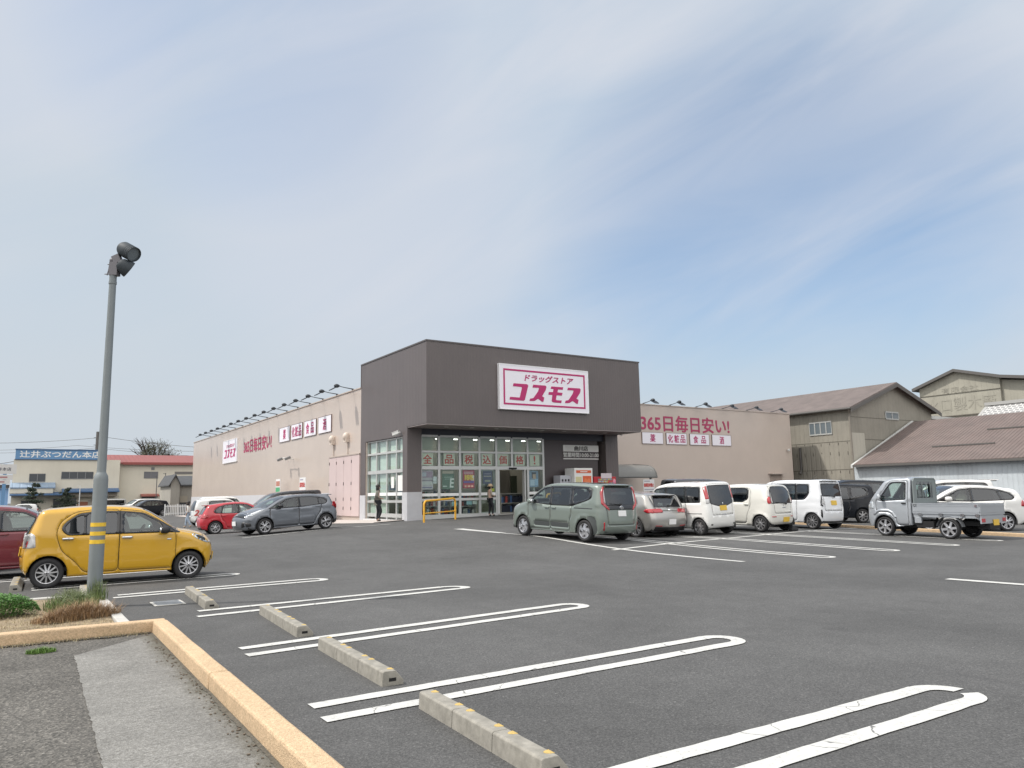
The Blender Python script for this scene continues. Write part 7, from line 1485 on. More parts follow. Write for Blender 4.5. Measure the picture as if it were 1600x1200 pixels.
w2 = tuft((1.16, 13.3, .09), (.15, .28), .42, 300, G_GRS, 'weed_tuft', 'tall thin weeds climbing round the right side of the lamp post foot', .4); m = MB(); leaves(m, (0, 0, .22), (.14, .24, .2), 900, .012, rr, 18, shell=.1, asp=.4); m.build('leaves', MATS.get('weed') or leafmat('weed_leaf2', (.165, .195, .095)), w2)
w3 = tuft(bed(130, 965), (.44, .24), .27, 2400, G_DRY, 'dry_grass_tuft', 'rusty brown dry grass mound in front of the lamp post', 1.1, wid=.003)
w3b = tuft(bed(90, 970), (.3, .15), .14, 900, G_DRY, 'dry_grass_tuft', 'low straw coloured grass patch left of the rusty mound', .8, wid=.003)
w4 = tuft((.36, 9.75, .01), (.14, .09), .07, 700, leafmat('grass_fresh', (.12, .22, .04)), 'grass_tuft', 'small fresh green grass tuft growing through the pavement by the kerb', .8, wid=.003)
m = MB()
for _ in range(9000):
    x = rr.uniform(-4, 1.16); y = rr.uniform(10.9-.055*(x+4), 13.98); b = Vector((x, y, .085)); hh = rr.uniform(.015, .06); d = Vector((rr.gauss(0, 1), rr.gauss(0, 1), 0))*hh*.6; e = d.cross(UP).normalized()*.003; m.add([(b-e)[:], (b+e)[:], (b+UP*hh+d)[:]], [(0, 1, 2)])
for _ in range(1500):
    x = rr.uniform(-2.4, 1.46); y = 10.44-(x+1.)*.057-abs(rr.gauss(0, .06)); b = Vector((x, y, .015)); hh = rr.uniform(.01, .05); d = Vector((rr.gauss(0, 1), rr.gauss(0, 1), 0))*hh*.7; e = d.cross(UP).normalized()*.0025; m.add([(b-e)[:], (b+e)[:], (b+UP*hh+d)[:]], [(0, 1, 2)])
o = m.build('short_grass', G_STRAW); tag(o, 'short straw coloured grass scattered over the soil of the bed', 'grass', kind='stuff')
# scattered grit and dead leaves along the kerb
m = MB()
for _ in range(420):
    if rr.random() < .5: y = rr.uniform(3, 10.1); x = 1.385+.0125*(y-3)-abs(rr.gauss(0, .06))
    else: x = rr.uniform(-1.5, 1.45); y = 10.44-(x+1)*.057-abs(rr.gauss(0, .08))
    s = rr.uniform(.004, .016); m.cbox((x, y, .02), (s, s*rr.uniform(.5, 1.2), s*.4), 0, Matrix.Rotation(rr.uniform(0, 3), 3, 'Z'))
o = m.build('grit', M('grit', (.16, .13, .10), .9, noise=(60, .6))); tag(o, 'grit and dead leaf bits lying along the inner foot of the kerb', 'grit', kind='stuff')

# ------------------------------------------------------------------ left background
def bpart(name, mb, mat, root, **k): return mb.build(name, mat, root, world=True, **k)
def wallbox(m, x0, x1, y0, y1, z0, z1): m.box(x0, x1, y0, y1, z0, z1)
CREAMW = M('render_cream', (.66, .615, .51), .85, noise=(.35, .1), streak=(.8, .25, (.5, .46, .38))); BLUES = M('sign_blue', (.13, .27, .46), .5, noise=(.6, .08)); BLUED = M('roof_blue', (.055, .12, .24), .5); BLUEL = M('awning_blue', (.25, .33, .43), .5, ribs=('X', .75, .03), noise=(1, .1)); WDK = M('window_dark', (.05, .055, .06), .2, spec=.8); WFR = M('window_frame_grey', (.20, .20, .20), .5); REDR = M('roof_red', (.27, .085, .075), .55, ribs=('X', .55, .03), noise=(.5, .12))
YS = 111.45; sx = lambda p: float(PY(p, 740, YS)[0]); sz = lambda x, y: float(PY(x, y, YS)[2])
AS = thing('altar_shop', 'cream two storey shop with a blue sign band lettered in white, far left', 'shop', (5, YS, -.1))
m = MB(); m.box(sx(20), sx(187), YS, YS+12, -.4, sz(90, 718)); m.box(sx(22), sx(163), YS+.05, YS+3, sz(90, 718), sz(90, 704)); bpart('wall', m, CREAMW, AS)
m = MB(); m.box(sx(22), sx(165), YS-.12, YS, sz(90, 717.5), sz(90, 703.5)); bpart('sign_band', m, BLUES, AS); m = MB(); m.box(sx(22)-.05, sx(165)+.05, YS-.2, YS+.1, sz(90, 703.5), sz(90, 702)); m.box(sx(22)-.05, sx(165)+.05, YS-.2, YS+.1, sz(90, 718.5), sz(90, 717.5)); bpart('sign_edge', m, BLUED, AS)
m = MB(); letters(m, '辻井ぶつだん本店', (sx(29), YS-.125, sz(90, 715.3)), (1, 0, 0), UP, (sx(156)-sx(29), sz(90, 705)-sz(90, 715.3)), bold=.02); bpart('lettering', m, M('sign_letter_white', (.78, .78, .76), .6), AS)
def window(root, x0, x1, y0, y1, Y, n=2, mat=WDK):
    a, b = float(PY(x0, 740, Y)[0]), float(PY(x1, 740, Y)[0]); z0, z1 = float(PY((x0+x1)/2, y1, Y)[2]), float(PY((x0+x1)/2, y0, Y)[2]); m = MB(); f = .07
    m.box(a, b, Y-.05, Y+.02, z0, z0+f); m.box(a, b, Y-.05, Y+.02, z1-f, z1)
    for k in range(n+1): x = a+(b-a)*k/n; m.box(max(a, x-f/2), min(b, x+f/2), Y-.05, Y+.02, z0+f, z1-f)
    o = bpart('window', m, WFR, root); g = MB(); g.box(a+.01, b-.01, Y-.02, Y-.005, z0+.01, z1-.01); q = g.build('pane', mat, o); return o
window(AS, 46, 71.5, 740, 753, YS, 2); window(AS, 96, 146, 737, 748.5, YS, 4); window(AS, 36, 60, 782, 792, YS, 2)
def slope_roof(root, x0, x1, ytop, ybot, Y, depth, mat, name='awning', th=.15):
    a, b = float(PY(x0, 760, Y)[0]), float(PY(x1, 760, Y)[0]); z1, z0 = float(PY((x0+x1)/2, ytop, Y)[2]), float(PY((x0+x1)/2, ybot, Y)[2]); m = MB()
    m.prism([(a, Y, z1), (a, Y-depth, z0), (a, Y-depth, z0-th), (a, Y, z0-th)], (b-a, 0, 0)); return bpart(name, m, mat, root)
slope_roof(AS, 16, 86, 754, 761.5, YS, 1.6, BLUEL); m = MB(); m.box(sx(17), sx(84), YS-1.5, YS, sz(50, 771), sz(50, 763)); bpart('upper_band', m, CREAMW, AS); slope_roof(AS, 16, 101, 769, 772.5, YS, 2.2, BLUED); slope_roof(AS, 97, 185, 763, 767.5, YS, 1.8, BLUED)
m = MB(); m.box(sx(97), sx(183), YS-1.2, YS, sz(140, 776), sz(140, 770)); bpart('lintel', m, M('beam_brown', (.25, .22, .18), .7), AS); m = MB(); m.box(sx(86), sx(122), YS-.06, YS-.01, -.3, sz(104, 779)); bpart('entrance', m, WDK, AS); m = MB(); m.box(sx(124), sx(140), YS-.08, YS-.02, -.3, sz(130, 784)); bpart('door', m, M('door_rust', (.34, .13, .07), .6), AS); m = MB(); m.box(sx(140), sx(182), YS-.05, YS-.01, -.3, sz(160, 781)); bpart('shutter', m, M('shutter_cream', (.42, .39, .33), .7), AS)
YH = 113.; hx = lambda p: float(PY(p, 740, YH)[0]); hz = lambda x, y: float(PY(x, y, YH)[2])
RH = thing('red_roofed_hall', 'long cream hall with a red metal roof beside the store flank', 'building', (18, YH, -.1))
m = MB(); m.box(hx(187)+.02, hx(187)+26, YH, YH+11, -.5, hz(245, 722)); bpart('wall', m, CREAMW, RH)
zl, zh = hz(245, 722.5), hz(245, 711.5); m = MB(); m.prism([(hx(163), YH-.5, zl-.05), (hx(163), YH+5.5, zh+.3), (hx(163), YH+11.5, zl-.05), (hx(163), YH+11.5, zl-.25), (hx(163), YH-.5, zl-.25)], (30, 0, 0)); bpart('roof', m, REDR, RH)
m = MB(); m.box(hx(190), hx(163)+30, YH-.6, YH-.5, zl-.35, zl-.02); bpart('gutter', m, M('gutter_red', (.28, .07, .06), .5), RH)
window(RH, 225, 247, 737, 747.5, YH, 2, M('window_grey', (.16, .16, .17), .3)); m = MB(); m.box(hx(236), hx(241), YH-.06, YH, hz(238, 734.5), hz(238, 730)); bpart('vent', m, WFR, RH); window(RH, 223, 245, 774, 788, YH, 2, M('window_grey', (.16, .16, .17), .3)); slope_roof(RH, 220, 248, 771.5, 774, YH, 1.2, M('awning_red', (.30, .10, .08), .6)); m = MB(); m.box(hx(261), hx(266), YH-.05, YH, -.3, hz(263, 774)); bpart('door', m, WDK, RH); slope_roof(RH, 260, 267, 771.5, 773.5, YH, .8, MATS['awning_red'])
m = MB(); m.box(hx(273), hx(300)+2, YH-.05, YH+.02, hz(285, 741), hz(285, 737)); bpart('louvre', m, M('louvre_grey', (.18, .17, .16), .6), RH)
p = PD(164.5, 700, 112); m = MB(); m.lathe([(.5, 0), (.42, 6)], 12); t = thing('utility_pole', 'dark utility pole rising behind the lamp post on the left', 'pole', (float(p[0]), float(p[1])+14, 0)); m = MB(); zt = float(PD(164.5, 676, 126)[2]); m.lathe([(.28, 0), (.22, zt), (0, zt)], 14); m.build('pole', M('pole_grey', (.12, .115, .11), .7), t, smooth=40); m = MB()
for k in (1.0, 2.2, 3.5): m.tube([(-.5, 0, zt-k), (.5, 0, zt-k)], .05, 6)
m.build('step_bolts', MATS['pole_grey'], t)
def wire(pts, r_, label):
    m = MB(); P_ = [Vector(map(float, q)) for q in pts]; out = []
    for a, b in zip(P_[:-1], P_[1:]):
        for k in range(12): f = k/12; q = a.lerp(b, f); q.z -= .9*4*f*(1-f); out.append(q[:])
    out.append(P_[-1][:]); m.tube(out, r_, 5); o = m.build('overhead_wire', M('wire', (.09, .095, .10), .6)); return tag(o, label, 'wire')
wire([PD(-200, 685, 125), PD(164, 683, 125), PD(520, 702, 125)], .035, 'thickest overhead wire crossing the sky above the sign roofed shop'); wire([PD(-200, 701, 140), PD(150, 700, 140), PD(520, 712, 140)], .03, 'middle thin overhead wire above the red roof'); wire([PD(-200, 697, 141), PD(120, 696, 141), PD(520, 700, 141)], .03, 'upper of the two thin paired wires above the red roof'); wire([PD(-200, 722, 100), PD(30, 719.5, 104)], .04, 'short overhead wire reaching the roadside signs at the left edge')
# bare leafed tree behind the red roof, clipped pines before the shop
def tree(name, label, base, th, crown, mat, seed, n, leaf, clumps=30, branches=9):
    r_ = random.Random(seed); t = thing(name, label, 'tree', base); m = MB(); m.tube([(0, 0, -.3), (.1, 0, th*.5), (0, .1, th)], [.3, .24, .17], 9); c = Vector((0, 0, crown[0])); rad = crown[1]
    for k in range(branches):
        a = r_.uniform(0, 6.28); e = Vector((math.cos(a)*rad[0]*r_.uniform(.5, 1), math.sin(a)*rad[1]*r_.uniform(.5, 1), r_.uniform(-.3, .95)*rad[2]))+c; s_ = Vector((0, 0, th*r_.uniform(.7, 1.))); mid = s_.lerp(e, .5)+Vector((0, 0, rad[2]*.12)); m.tube([s_[:], mid[:], e[:]], [.12, .07, .02], 6)
        for _ in range(3): q = e+Vector((r_.gauss(0, 1)*rad[0]*.25, r_.gauss(0, 1)*rad[1]*.25, r_.uniform(.1, .4)*rad[2])); m.tube([mid.lerp(e, r_.uniform(.3, .9))[:], q[:]], [.05, .012], 5)
    m.build('trunk', BARK, t, smooth=50); m = MB(); leaves(m, c, rad, n, leaf, r_, clumps, shell=.25); m.build('crown', mat, t); return t
p = PD(240, 712, 132); tree('bare_tree', 'sparse olive leafed tree rising behind the red roof', (float(p[0]), float(p[1]), 0), 6.5, (9.8, (3.5, 2.6, 2.2)), G_OLIVE, 5, 3600, .15, 44, 20)
p = PD(268, 716, 134); tree('bare_tree', 'smaller thin tree right of the olive leafed tree behind the red roof', (float(p[0]), float(p[1]), 0), 6.5, (8.7, (1.5, 1.4, 1.0)), G_OLIVE, 6, 900, .15, 16, 9)
def pine(label, px, d, h, seed):
    r_ = random.Random(seed); p = PD(px, 790, d); t = thing('pine_tree', label, 'tree', (float(p[0]), float(p[1]), -.1)); m = MB(); m.tube([(0, 0, -.2), (.2, 0, h*.4), (-.1, .1, h*.95)], [.22, .16, .06], 8); pads = []
    for k in range(7):
        z = h*(.22+.125*k); w = (1.9-1.5*(k/7))*(h/4); sd = (-1)**k; c = Vector((sd*w*.35*r_.uniform(.6, 1), r_.uniform(-.3, .3), z)); pads.append((c, w)); m.tube([(0, 0, z-.15), c[:]], [.08, .04], 6)
    m.build('trunk', BARK, t, smooth=50); m = MB()
    for c, w in pads: leaves(m, c, (w*.85, w*.7, .30), 800, .14, r_, 12, shell=.2, asp=.35)
    m.build('crown', G_PINE, t)
pine('layered clipped pine before the sign roofed shop, left of the other pine', 50, 87, 3.7, 3); pine('lower clipped pine before the shop entrance, right of the other pine', 103, 88, 3.1, 4)
# grey hut with tiled roof, fence, small poles
TILE = M('tile_dark', (.085, .088, .092), .6, ribs=('XY', .28, .05), noise=(3, .2)); HUTW = M('hut_wall', (.36, .34, .30), .8, noise=(.8, .12), ribs=('XY', .3, .01))
YK = 90.; kx = lambda p: float(PY(p, 760, YK)[0]); kz = lambda x, y: float(PY(x, y, YK)[2])
HT = thing('tile_roofed_hut', 'narrow grey hut with a dark tiled roof between the red roofed hall and the store', 'hut', (kx(283), YK, -.1))
g0, gm, g1, e1 = kx(267), kx(273.5), kx(281), kx(281)+4; za, zb = kz(274, 742), kz(274, 755)
m = MB(); m.prism([(g0, YK, -.4), (g1, YK, -.4), (g1, YK, zb), (gm, YK, za), (g0, YK, zb)], (0, 7, 0)); m.box(g1+.02, e1, YK+1.2, YK+7, -.4, zb-.1); bpart('wall', m, HUTW, HT)
m = MB(); m.prism([(g0-.25, YK-.3, zb-.2), (gm, YK-.3, za+.08), (g1+.05, YK-.3, zb-.1), (g1+.05, YK-.3, zb-.22), (gm, YK-.3, za-.06), (g0-.25, YK-.3, zb-.32)], (0, 7.6, 0)); m.prism([(g1+.06, YK+.9, zb-.15), (g1+.06, YK+4, za), (g1+.06, YK+7.2, zb-.15), (g1+.06, YK+7.2, zb-.3), (g1+.06, YK+.9, zb-.3)], (5, 0, 0)); bpart('roof', m, TILE, HT)
m = MB(); m.box(kx(285), kx(297), YK+1.14, YK+1.2, -.3, kz(290, 775)); bpart('door', m, M('hut_door', (.40, .36, .29), .7), HT); m = MB(); m.box(kx(284.5), kx(298), YK+1.1, YK+1.15, -.3, kz(290, 785)); bpart('opening', m, WDK, HT)
FNC = M('fence_white', (.66, .67, .67), .6); YFc = 84.; f0, f1 = float(PY(258, 790, YFc)[0]), float(PY(297, 790, YFc)[0]); t = thing('picket_fence', 'low white picket fence right of the black SUV', 'fence', (f0, YFc, -.1)); m = MB(); L_ = f1-f0; n = int(L_/.16)
for k in range(n): m.box(k*.16, k*.16+.07, -.02, .02, .08, 1.15)
m.build('pickets', FNC, t); m = MB(); m.box(0, L_, .021, .05, .25, .32); m.box(0, L_, .021, .05, .95, 1.02); m.build('rail', FNC, t)
for k in range(3): m = MB(); x = L_*k/2; m.box(x-.05, x+.05, .051, .12, -.2, 1.22); m.build('post', FNC, t)
SB = M('thin_pole', (.10, .10, .10), .6)
for px, py, d, lab in ((245.5, 742, 95, 'thin dark pole before the red roofed hall, left of its pair'), (259, 738, 97, 'thin dark pole before the red roofed hall, right of its pair'), (125.5, 757, 92, 'slim white pole before the shop entrance')):
    p = PD(px, py, d); m = MB(); m.lathe([(.06, 0), (.045, float(p[2])), (0, float(p[2]))], 8); m.tube([(0, 0, float(p[2])-.1), (-.3, 0, float(p[2])-.05)], .03, 5); o = m.build('light_pole', SB if px > 200 else CAMW); o.location = (float(p[0]), float(p[1]), -.1); tag(o, lab, 'pole')
# roadside pole sign at the left edge
YP = 70.; pxx = lambda p: float(PY(p, 760, YP)[0]); pz = lambda y: float(PY(10, y, YP)[2]); t = thing('pole_sign', 'stacked white roadside signs on a blue pole at the left frame edge', 'sign', (pxx(6), YP, -.1)); o = Vector((pxx(6), YP, -.1)); SW = M('sign_board_white', (.60, .59, .57), .6)
for (xa, xb, ya, yb, txt, mt, fr) in ((-60, 24, 725.5, 740.5, '辻井本店', M('sign_ink', (.10, .10, .12), .6), .36), (-40, 19, 742, 749.5, '仏壇仏具', M('sign_ink_red', (.38, .18, .18), .6), .5), (-40, 15, 750, 756, '墓石', MATS['sign_ink_red'], .5)):
    m = MB(); m.box(pxx(xa)-o.x, pxx(xb)-o.x, -.12, .12, pz(yb)-o.z, pz(ya)-o.z); q = m.build('board', SW, t); m = MB(); h_ = (pz(ya)-pz(yb))*fr
    if ya > 740: m.box(pxx(xb)-o.x-2.2, pxx(xb)-o.x-.35, -.125, -.121, (pz(ya)+pz(yb))/2-o.z-h_/3, (pz(ya)+pz(yb))/2-o.z+h_/3)
    else: letters(m, txt, (pxx(xb)-o.x-.35-(h_*1.1*len(txt)), -.125, (pz(ya)+pz(yb))/2-o.z-h_/2), (1, 0, 0), UP, (h_*1.1*len(txt), h_))
    m.build('lettering' if ya < 740 else 'print', mt, q)
m = MB(); m.box(pxx(6)-o.x-.12, pxx(6)-o.x+.12, -.1, .1, -.2, pz(725)-o.z); m.build('pole', BLUES, t)
t = thing('blue_fence_panel', 'pale blue sheet wall under the roadside signs at the left edge', 'wall', (pxx(-20), YP+14, -.1)); m = MB(); m.box(-9, float(PY(13, 770, YP+14)[0])-pxx(-20), 0, .15, 0.6, float(PY(5, 763, YP+14)[2])+.1); m.build('sheet', M('sheet_blue', (.22, .38, .62), .5, ribs=('X', .3, .02)), t); m = MB(); m.box(-9, float(PY(13, 770, YP+14)[0])-pxx(-20)+.05, -.3, .3, float(PY(5, 763, YP+14)[2])+.12, float(PY(5, 757.5, YP+14)[2])+.1); m.build('eave', M('eave_dark', (.06, .06, .065), .7), t); m = MB(); m.box(-9, float(PY(13, 770, YP+14)[0])-pxx(-20), .02, .2, -.2, .6); m.build('base', WFR, t)
# low shrubs and a distant hedge line so that the horizon is not bare on the left
def hedge(label, x0, x1, Y, h, seed, mat):
    r_ = random.Random(seed); t = thing('hedge', label, 'hedge', (x0, Y, -.1)); m = MB(); L_ = x1-x0; n = int(L_/1.1)
    for k in range(n): leaves(m, (L_*k/n, 0, h*.5), (.9, .6, h*.55*r_.uniform(.7, 1.2)), 90, .17, r_, 8, shell=.2)
    m.build('foliage', mat, t)
hedge('dark clipped hedge by the parked cars before the altar shop', sx(14)-4, sx(40), 100, .8, 8, G_DK)

# ------------------------------------------------------------------ right background: old corrugated sheds
SHW = M('shed_sheet', (.285, .268, .228), .75, noise=(.7, .16), ribs=('XY', .42, .02), streak=(1.3, .55, (.2, .188, .16)), bump=(3, .25, .02)); SHR = M('shed_roof', (.172, .143, .134), .85, noise=(1.1, .3), ribs=('Y', .30, .05), streak=(.8, .35, (.15, .12, .115)), bump=(2, .4, .03)); SHB = M('sheet_bluegrey', (.55, .60, .635), .6, noise=(.6, .2), streak=(2.5, .6, (.42, .45, .475)), ribs=('XY', .3, .015)); SEA = M('seam_dark', (.13, .12, .10), .8); RIDGE = M('shed_trim', (.11, .105, .10), .7); WTRIM = M('trim_pale', (.55, .56, .55), .6)
XB, YB1 = 53., 33.7
B1 = thing('corrugated_shed', 'old beige corrugated shed with a brown gabled roof behind the right wing', 'shed', (XB, YB1, .2))
m = MB(); m.prism([(XB, YB1, -.2), (64.9, YB1, -.2), (64.9, YB1, 7.9), (59.1, YB1, 9.75), (XB, YB1, 7.7)], (0, 48, 0)); bpart('wall', m, SHW, B1)
m = MB()
for a, b in (((XB-.45, 7.62), (59.1, 9.92)), ((65.5, 7.78), (59.1, 9.92))): m.prism([(a[0], YB1-.5, a[1]), (b[0], YB1-.5, b[1]), (b[0], YB1-.5, b[1]-.14), (a[0], YB1-.5, a[1]-.14)], (0, 49, 0))
bpart('roof', m, SHR, B1)
m = MB(); 
for a, b in (((XB-.5, 7.5), (59.1, 9.82)), ((65.55, 7.66), (59.1, 9.82))): m.prism([(a[0], YB1-.56, a[1]), (b[0], YB1-.56, b[1]), (b[0], YB1-.56, b[1]-.28), (a[0], YB1-.56, a[1]-.28)], (0, .05, 0))
bpart('bargeboard', m, RIDGE, B1)
m = MB(); m.tube([(XB-.5, YB1-.5, 7.5), (XB-.5, YB1+48, 7.5)], .09, 8); bpart('gutter', m, RIDGE, B1); m = MB(); m.tube([(XB-.45, YB1-.3, 7.5), (XB-.12, YB1-.1, 7.1), (XB-.1, YB1-.1, 0)], .08, 8); bpart('downpipe', m, M('pipe_grey', (.22, .2, .17), .6), B1)
def wing_window(root, X_, px0, px1, py0, py1, n):
    a = PX(px0, (py0+py1)/2, X_); b = PX(px1, (py0+py1)/2, X_); z1 = float(PX((px0+px1)/2, py0, X_)[2]); z0 = float(PX((px0+px1)/2, py1, X_)[2]); y0, y1 = sorted((float(a[1]), float(b[1]))); m = MB()
    m.box(X_-.06, X_+.01, y0, y1, z0, z0+.1); m.box(X_-.06, X_+.01, y0, y1, z1-.1, z1)
    for k in range(n+1): y = y0+(y1-y0)*k/n; m.box(X_-.06, X_+.01, max(y0, y-.04), min(y1, y+.04), z0+.1, z1-.1)
    o = bpart('window', m, M('frame_steel', (.40, .41, .40), .5), root); g = MB(); g.box(X_-.03, X_-.015, y0+.01, y1-.01, z0+.02, z1-.02); g.build('pane', M('window_bluegrey', (.13, .16, .18), .15, spec=.8), o)
wing_window(B1, XB, 1265, 1300, 659, 680, 4)
a, b = float(PY(1383, 649, YB1)[0]), float(PY(1403, 649, YB1)[0]); z1, z0 = float(PY(1393, 643.5, YB1)[2]), float(PY(1393, 656, YB1)[2]); m = MB()
m.box(a, b, YB1-.06, YB1+.01, z0, z0+.1); m.box(a, b, YB1-.06, YB1+.01, z1-.1, z1)
for x in (a, (a+b)/2, b): m.box(x-.05, x+.05, YB1-.06, YB1+.01, z0+.1, z1-.1)
o = bpart('window', m, MATS['frame_steel'], B1); g = MB(); g.box(a, b, YB1-.03, YB1-.015, z0+.02, z1-.02); g.build('pane', MATS['window_bluegrey'], o)
m = MB(); y_ = float(PX(1248, 660, XB)[1])
for z in (5.05, 2.9): m.box(XB-.012, XB, YB1, YB1+20, z, z+.05)
for z in (3.4, 5.2, 6.9): m.box(XB, 64.9, YB1-.012, YB1, z, z+.045)
r_ = random.Random(3)
for z in (5.0, 2.85, 4.3):
    for k in range(26): y = YB1+.3+k*.75; m.box(XB-.02, XB, y, y+.05, z-r_.uniform(.05, .3), z)
bpart('sheet_seam', m, SEA, B1); m = MB(); m.tube([(XB-.08, y_, 4.8), (XB-.1, y_, 3.0), (XB-.3, y_, 2.7)], .09, 8); bpart('vent_pipe', m, M('pipe_dark', (.09, .085, .08), .7), B1)
m = MB(); m.box(XB, 54.8, YB1-.02, YB1, 3.2, 5.7); bpart('patch_sheet', m, M('patch_pale', (.45, .43, .37), .7, ribs=('X', .42, .02)), B1)
# low brown roofed shed along the lot
XL = 52.85; L0 = thing('low_shed', 'long low shed with a rusty brown roof and blue grey sheet wall at the right', 'shed', (XL, 20, .1))
m = MB(); m.box(XL, 62, -6, YB1-.1, -.3, 3.3); bpart('wall', m, SHB, L0)
prof = [(XL-.5, 3.25), (61.2, 6.8), (61.2, 6.66), (XL-.5, 3.11)]; m = MB(); m.prism([(a, YB1-.45, b) for a, b in prof], (0, -40, 0)); m.prism([(61.2, YB1-.45, 6.8), (70, YB1-.45, 3.4), (70, YB1-.45, 3.26), (61.2, YB1-.45, 6.66)], (0, -40, 0)); bpart('roof', m, M('rust_roof', (.168, .133, .123), .85, noise=(.9, .28), ribs=('Y', .26, .06), streak=(1.2, .55, (.16, .115, .105)), bump=(2.5, .4, .03)), L0)
m = MB(); m.prism([(a, YB1-.43, b+.03) for a, b in ((XL-.55, 3.2), (61.2, 6.84), (61.2, 6.6), (XL-.55, 2.98))], (0, .18, 0)); bpart('verge', m, WTRIM, L0)
m = MB(); m.prism([(61.2-8.7*.94, YB1-.6, 6.8-3.55*.94+.02), (61.2, YB1-.6, 6.84), (61.2, YB1-.6, 6.6), (61.2-8.7*.94, YB1-.6, 3.2)], (0, -.0, 0)) if False else m
r_ = random.Random(9)
for k in range(7):
    f = (.30, .30, .62, .62, .66, .86, .86)[k]; y = YB1-(5, 15, 7.5, 19, 27, 12, 24)[k]; x = XL-.5+8.85*f; z = 3.25+3.55*f+.03; L_ = r_.uniform(3, 5.5); m.box(x-.07, x+.07, y-L_, y, z-.03, z+.06)
bpart('roof_batten', m, RIDGE, L0); m = MB(); m.box(XL-.55, XL-.42, -6, YB1-.4, 3.05, 3.2); bpart('gutter', m, RIDGE, L0)
# tall shed beyond with faded lettering
X2 = 76.; g2 = lambda px, py: PX(px, py, X2); B2 = thing('tall_shed', 'tall weathered shed with faded painted characters above the rusty roof', 'shed', (X2, 36, .2))
pts = [g2(1436, 606), g2(1493, 580), g2(1561, 588.5)]; ya, yb, yc = [float(q[1]) for q in pts]; zA, zB, zC = [float(q[2]) for q in pts]
m = MB(); m.prism([(X2, ya, 0), (X2, ya, zA), (X2, yb, zB), (X2, yc, zC), (X2, yc, 0)], (26, 0, 0)); SH2 = M('shed_sheet_dull', (.36, .345, .29), .8, noise=(.5, .18), ribs=('XY', .5, .015), streak=(1.1, .5, (.25, .235, .2))); bpart('wall', m, SH2, B2)
yd = yc-9; m = MB(); m.prism([(X2+.3, yc-.02, 0), (X2+.3, yc-.02, zC-.25), (X2+.3, yd, zC-1.6), (X2+.3, yd, 0)], (25, 0, 0)); bpart('annex', m, SH2, B2)
m = MB()
for (y0, z0, y1, z1) in ((ya+.5, zA-.1, yb, zB+.2), (yb, zB+.2, yc-.3, zC+.12), (yc-.3, zC+.12, yd-.5, zC-1.45)): m.prism([(X2-.5, y0, z0), (X2-.5, y1, z1), (X2-.5, y1, z1-.28), (X2-.5, y0, z0-.28)], (27, 0, 0))
bpart('roof', m, RIDGE, B2); m = MB(); m.box(X2-.06, X2, yc, ya, zA-1.0, zA-.95); m.box(X2-.1, X2+.02, yc, ya, zA-3.2, zA-3.1); bpart('sheet_seam', m, SEA, B2)
FAD = M('faded_ink', (.285, .27, .232), .9, noise=(2.6, .5), col2=(.36, .345, .29)); m = MB(); a = g2(1447, 626); b = g2(1556, 617); letters(m, '水口製木廠', (X2-.02, float(a[1]), zA-2.7), (0, -1, 0), UP, (float(a[1]-b[1]), 1.35), thick=.006); a = g2(1470, 600); b = g2(1528, 600); letters(m, '有限会社', (X2-.02, float(a[1]), zA-.9), (0, -1, 0), UP, (float(a[1]-b[1]), .55), thick=.006); bpart('lettering', m, FAD, B2)
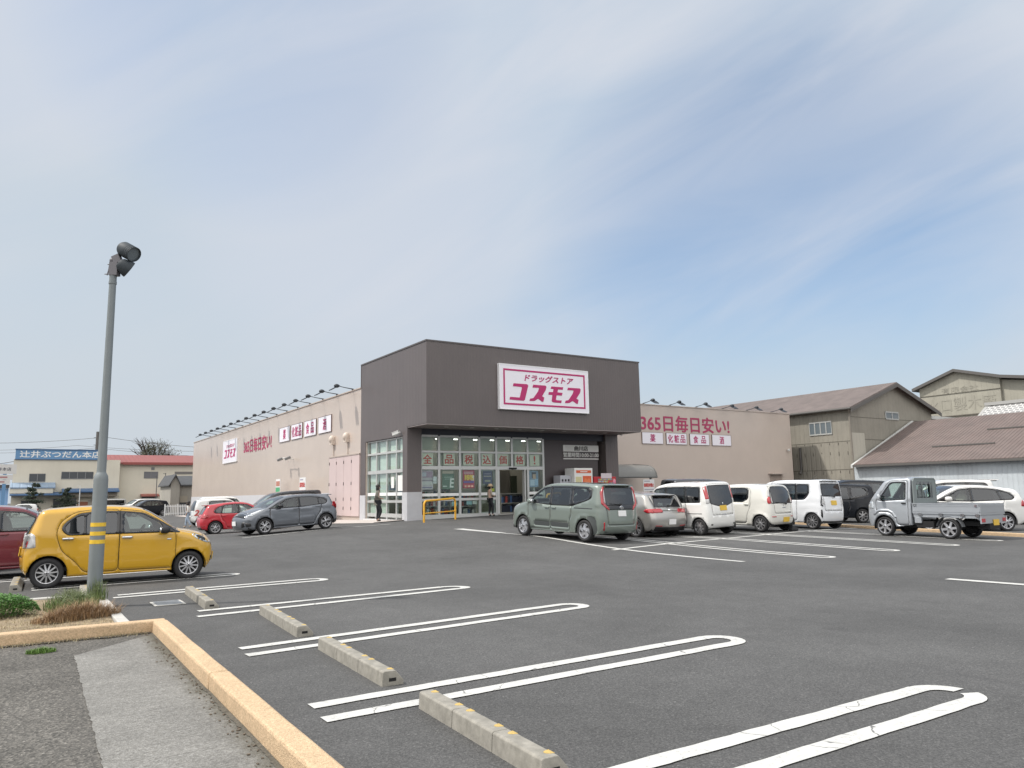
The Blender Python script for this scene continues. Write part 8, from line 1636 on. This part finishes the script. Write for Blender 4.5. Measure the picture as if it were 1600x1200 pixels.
# lean-to between the sheds, tiled house
LT = thing('lean_to', 'low lean to with a pale eave between the two old sheds', 'shed', (66, 34.5, .2)); q0, q1 = PY(1455, 647, 34.5), PY(1523, 652, 34.5); m = MB(); m.box(65.2, 75, 34.6, 42, 0, float(q0[2])-.35); bpart('wall', m, M('leanto_wall', (.42, .44, .42), .8, noise=(1, .1)), LT)
m = MB(); m.prism([(64.9, 34.2, float(q0[2])-.2), (64.9, 43, float(q0[2])+1.1), (64.9, 43, float(q0[2])+.9), (64.9, 34.2, float(q0[2])-.4)], (10.8, 0, 0)); bpart('roof', m, M('leanto_roof', (.20, .195, .18), .85, noise=(2, .3), ribs=('X', .3, .04)), LT); m = MB(); m.box(64.9, 75.7, 34.1, 34.2, float(q0[2])-.5, float(q0[2])-.22); bpart('eave', m, WTRIM, LT)
YT = 26.; th0 = PX(1541, 634, 70); TH = thing('tile_roofed_house', 'house with a pale grey tiled roof behind the rusty roof at the right edge', 'house', (70, 20, .2))
rz_ = float(th0[2]); ry = float(th0[1]); m = MB(); m.box(66.5, 75, ry-24, ry-.6, 0, rz_-2.4); bpart('wall', m, M('house_wall', (.4, .38, .33), .8), TH)
TILW = bpy.data.materials.new('tile_pale'); TILW.use_nodes = True; t_ = TILW.node_tree; bs = t_.nodes['Principled BSDF']; tc_ = t_.nodes.new('ShaderNodeTexCoord'); mp_ = nd(t_, 'ShaderNodeMapping'); t_.links.new(tc_.outputs['Object'], mp_.inputs[0]); mp_.inputs['Rotation'].default_value = (0, 0, R(90)); bk = nd(t_, 'ShaderNodeTexBrick', offset=.5); t_.links.new(mp_.outputs[0], bk.inputs['Vector']); bk.inputs['Color1'].default_value = (.20, .20, .20, 1); bk.inputs['Color2'].default_value = (.26, .26, .26, 1); bk.inputs['Mortar'].default_value = (.55, .55, .54, 1); bk.inputs['Scale'].default_value = 1.; bk.inputs['Mortar Size'].default_value = .045; bk.inputs['Brick Width'].default_value = .42; bk.inputs['Row Height'].default_value = .30; t_.links.new(bk.outputs['Color'], bs.inputs['Base Color']); bs.inputs['Roughness'].default_value = .6
m = MB(); m.prism([(70, ry, rz_), (65.6, ry, rz_-2.6), (65.6, ry, rz_-2.8), (70, ry, rz_-.2), (75.5, ry, rz_-3), (75.5, ry, rz_-2.8)], (0, -26, 0)); bpart('roof', m, TILW, TH); m = MB(); m.box(69.8, 70.2, ry-26, ry+.05, rz_-.02, rz_+.25); m.prism([(70, ry+.04, rz_+.02), (65.55, ry+.04, rz_-2.6), (65.55, ry+.04, rz_-2.8), (70, ry+.04, rz_-.2)], (0, -.25, 0)); bpart('ridge', m, M('tile_ridge', (.36, .36, .35), .6), TH)
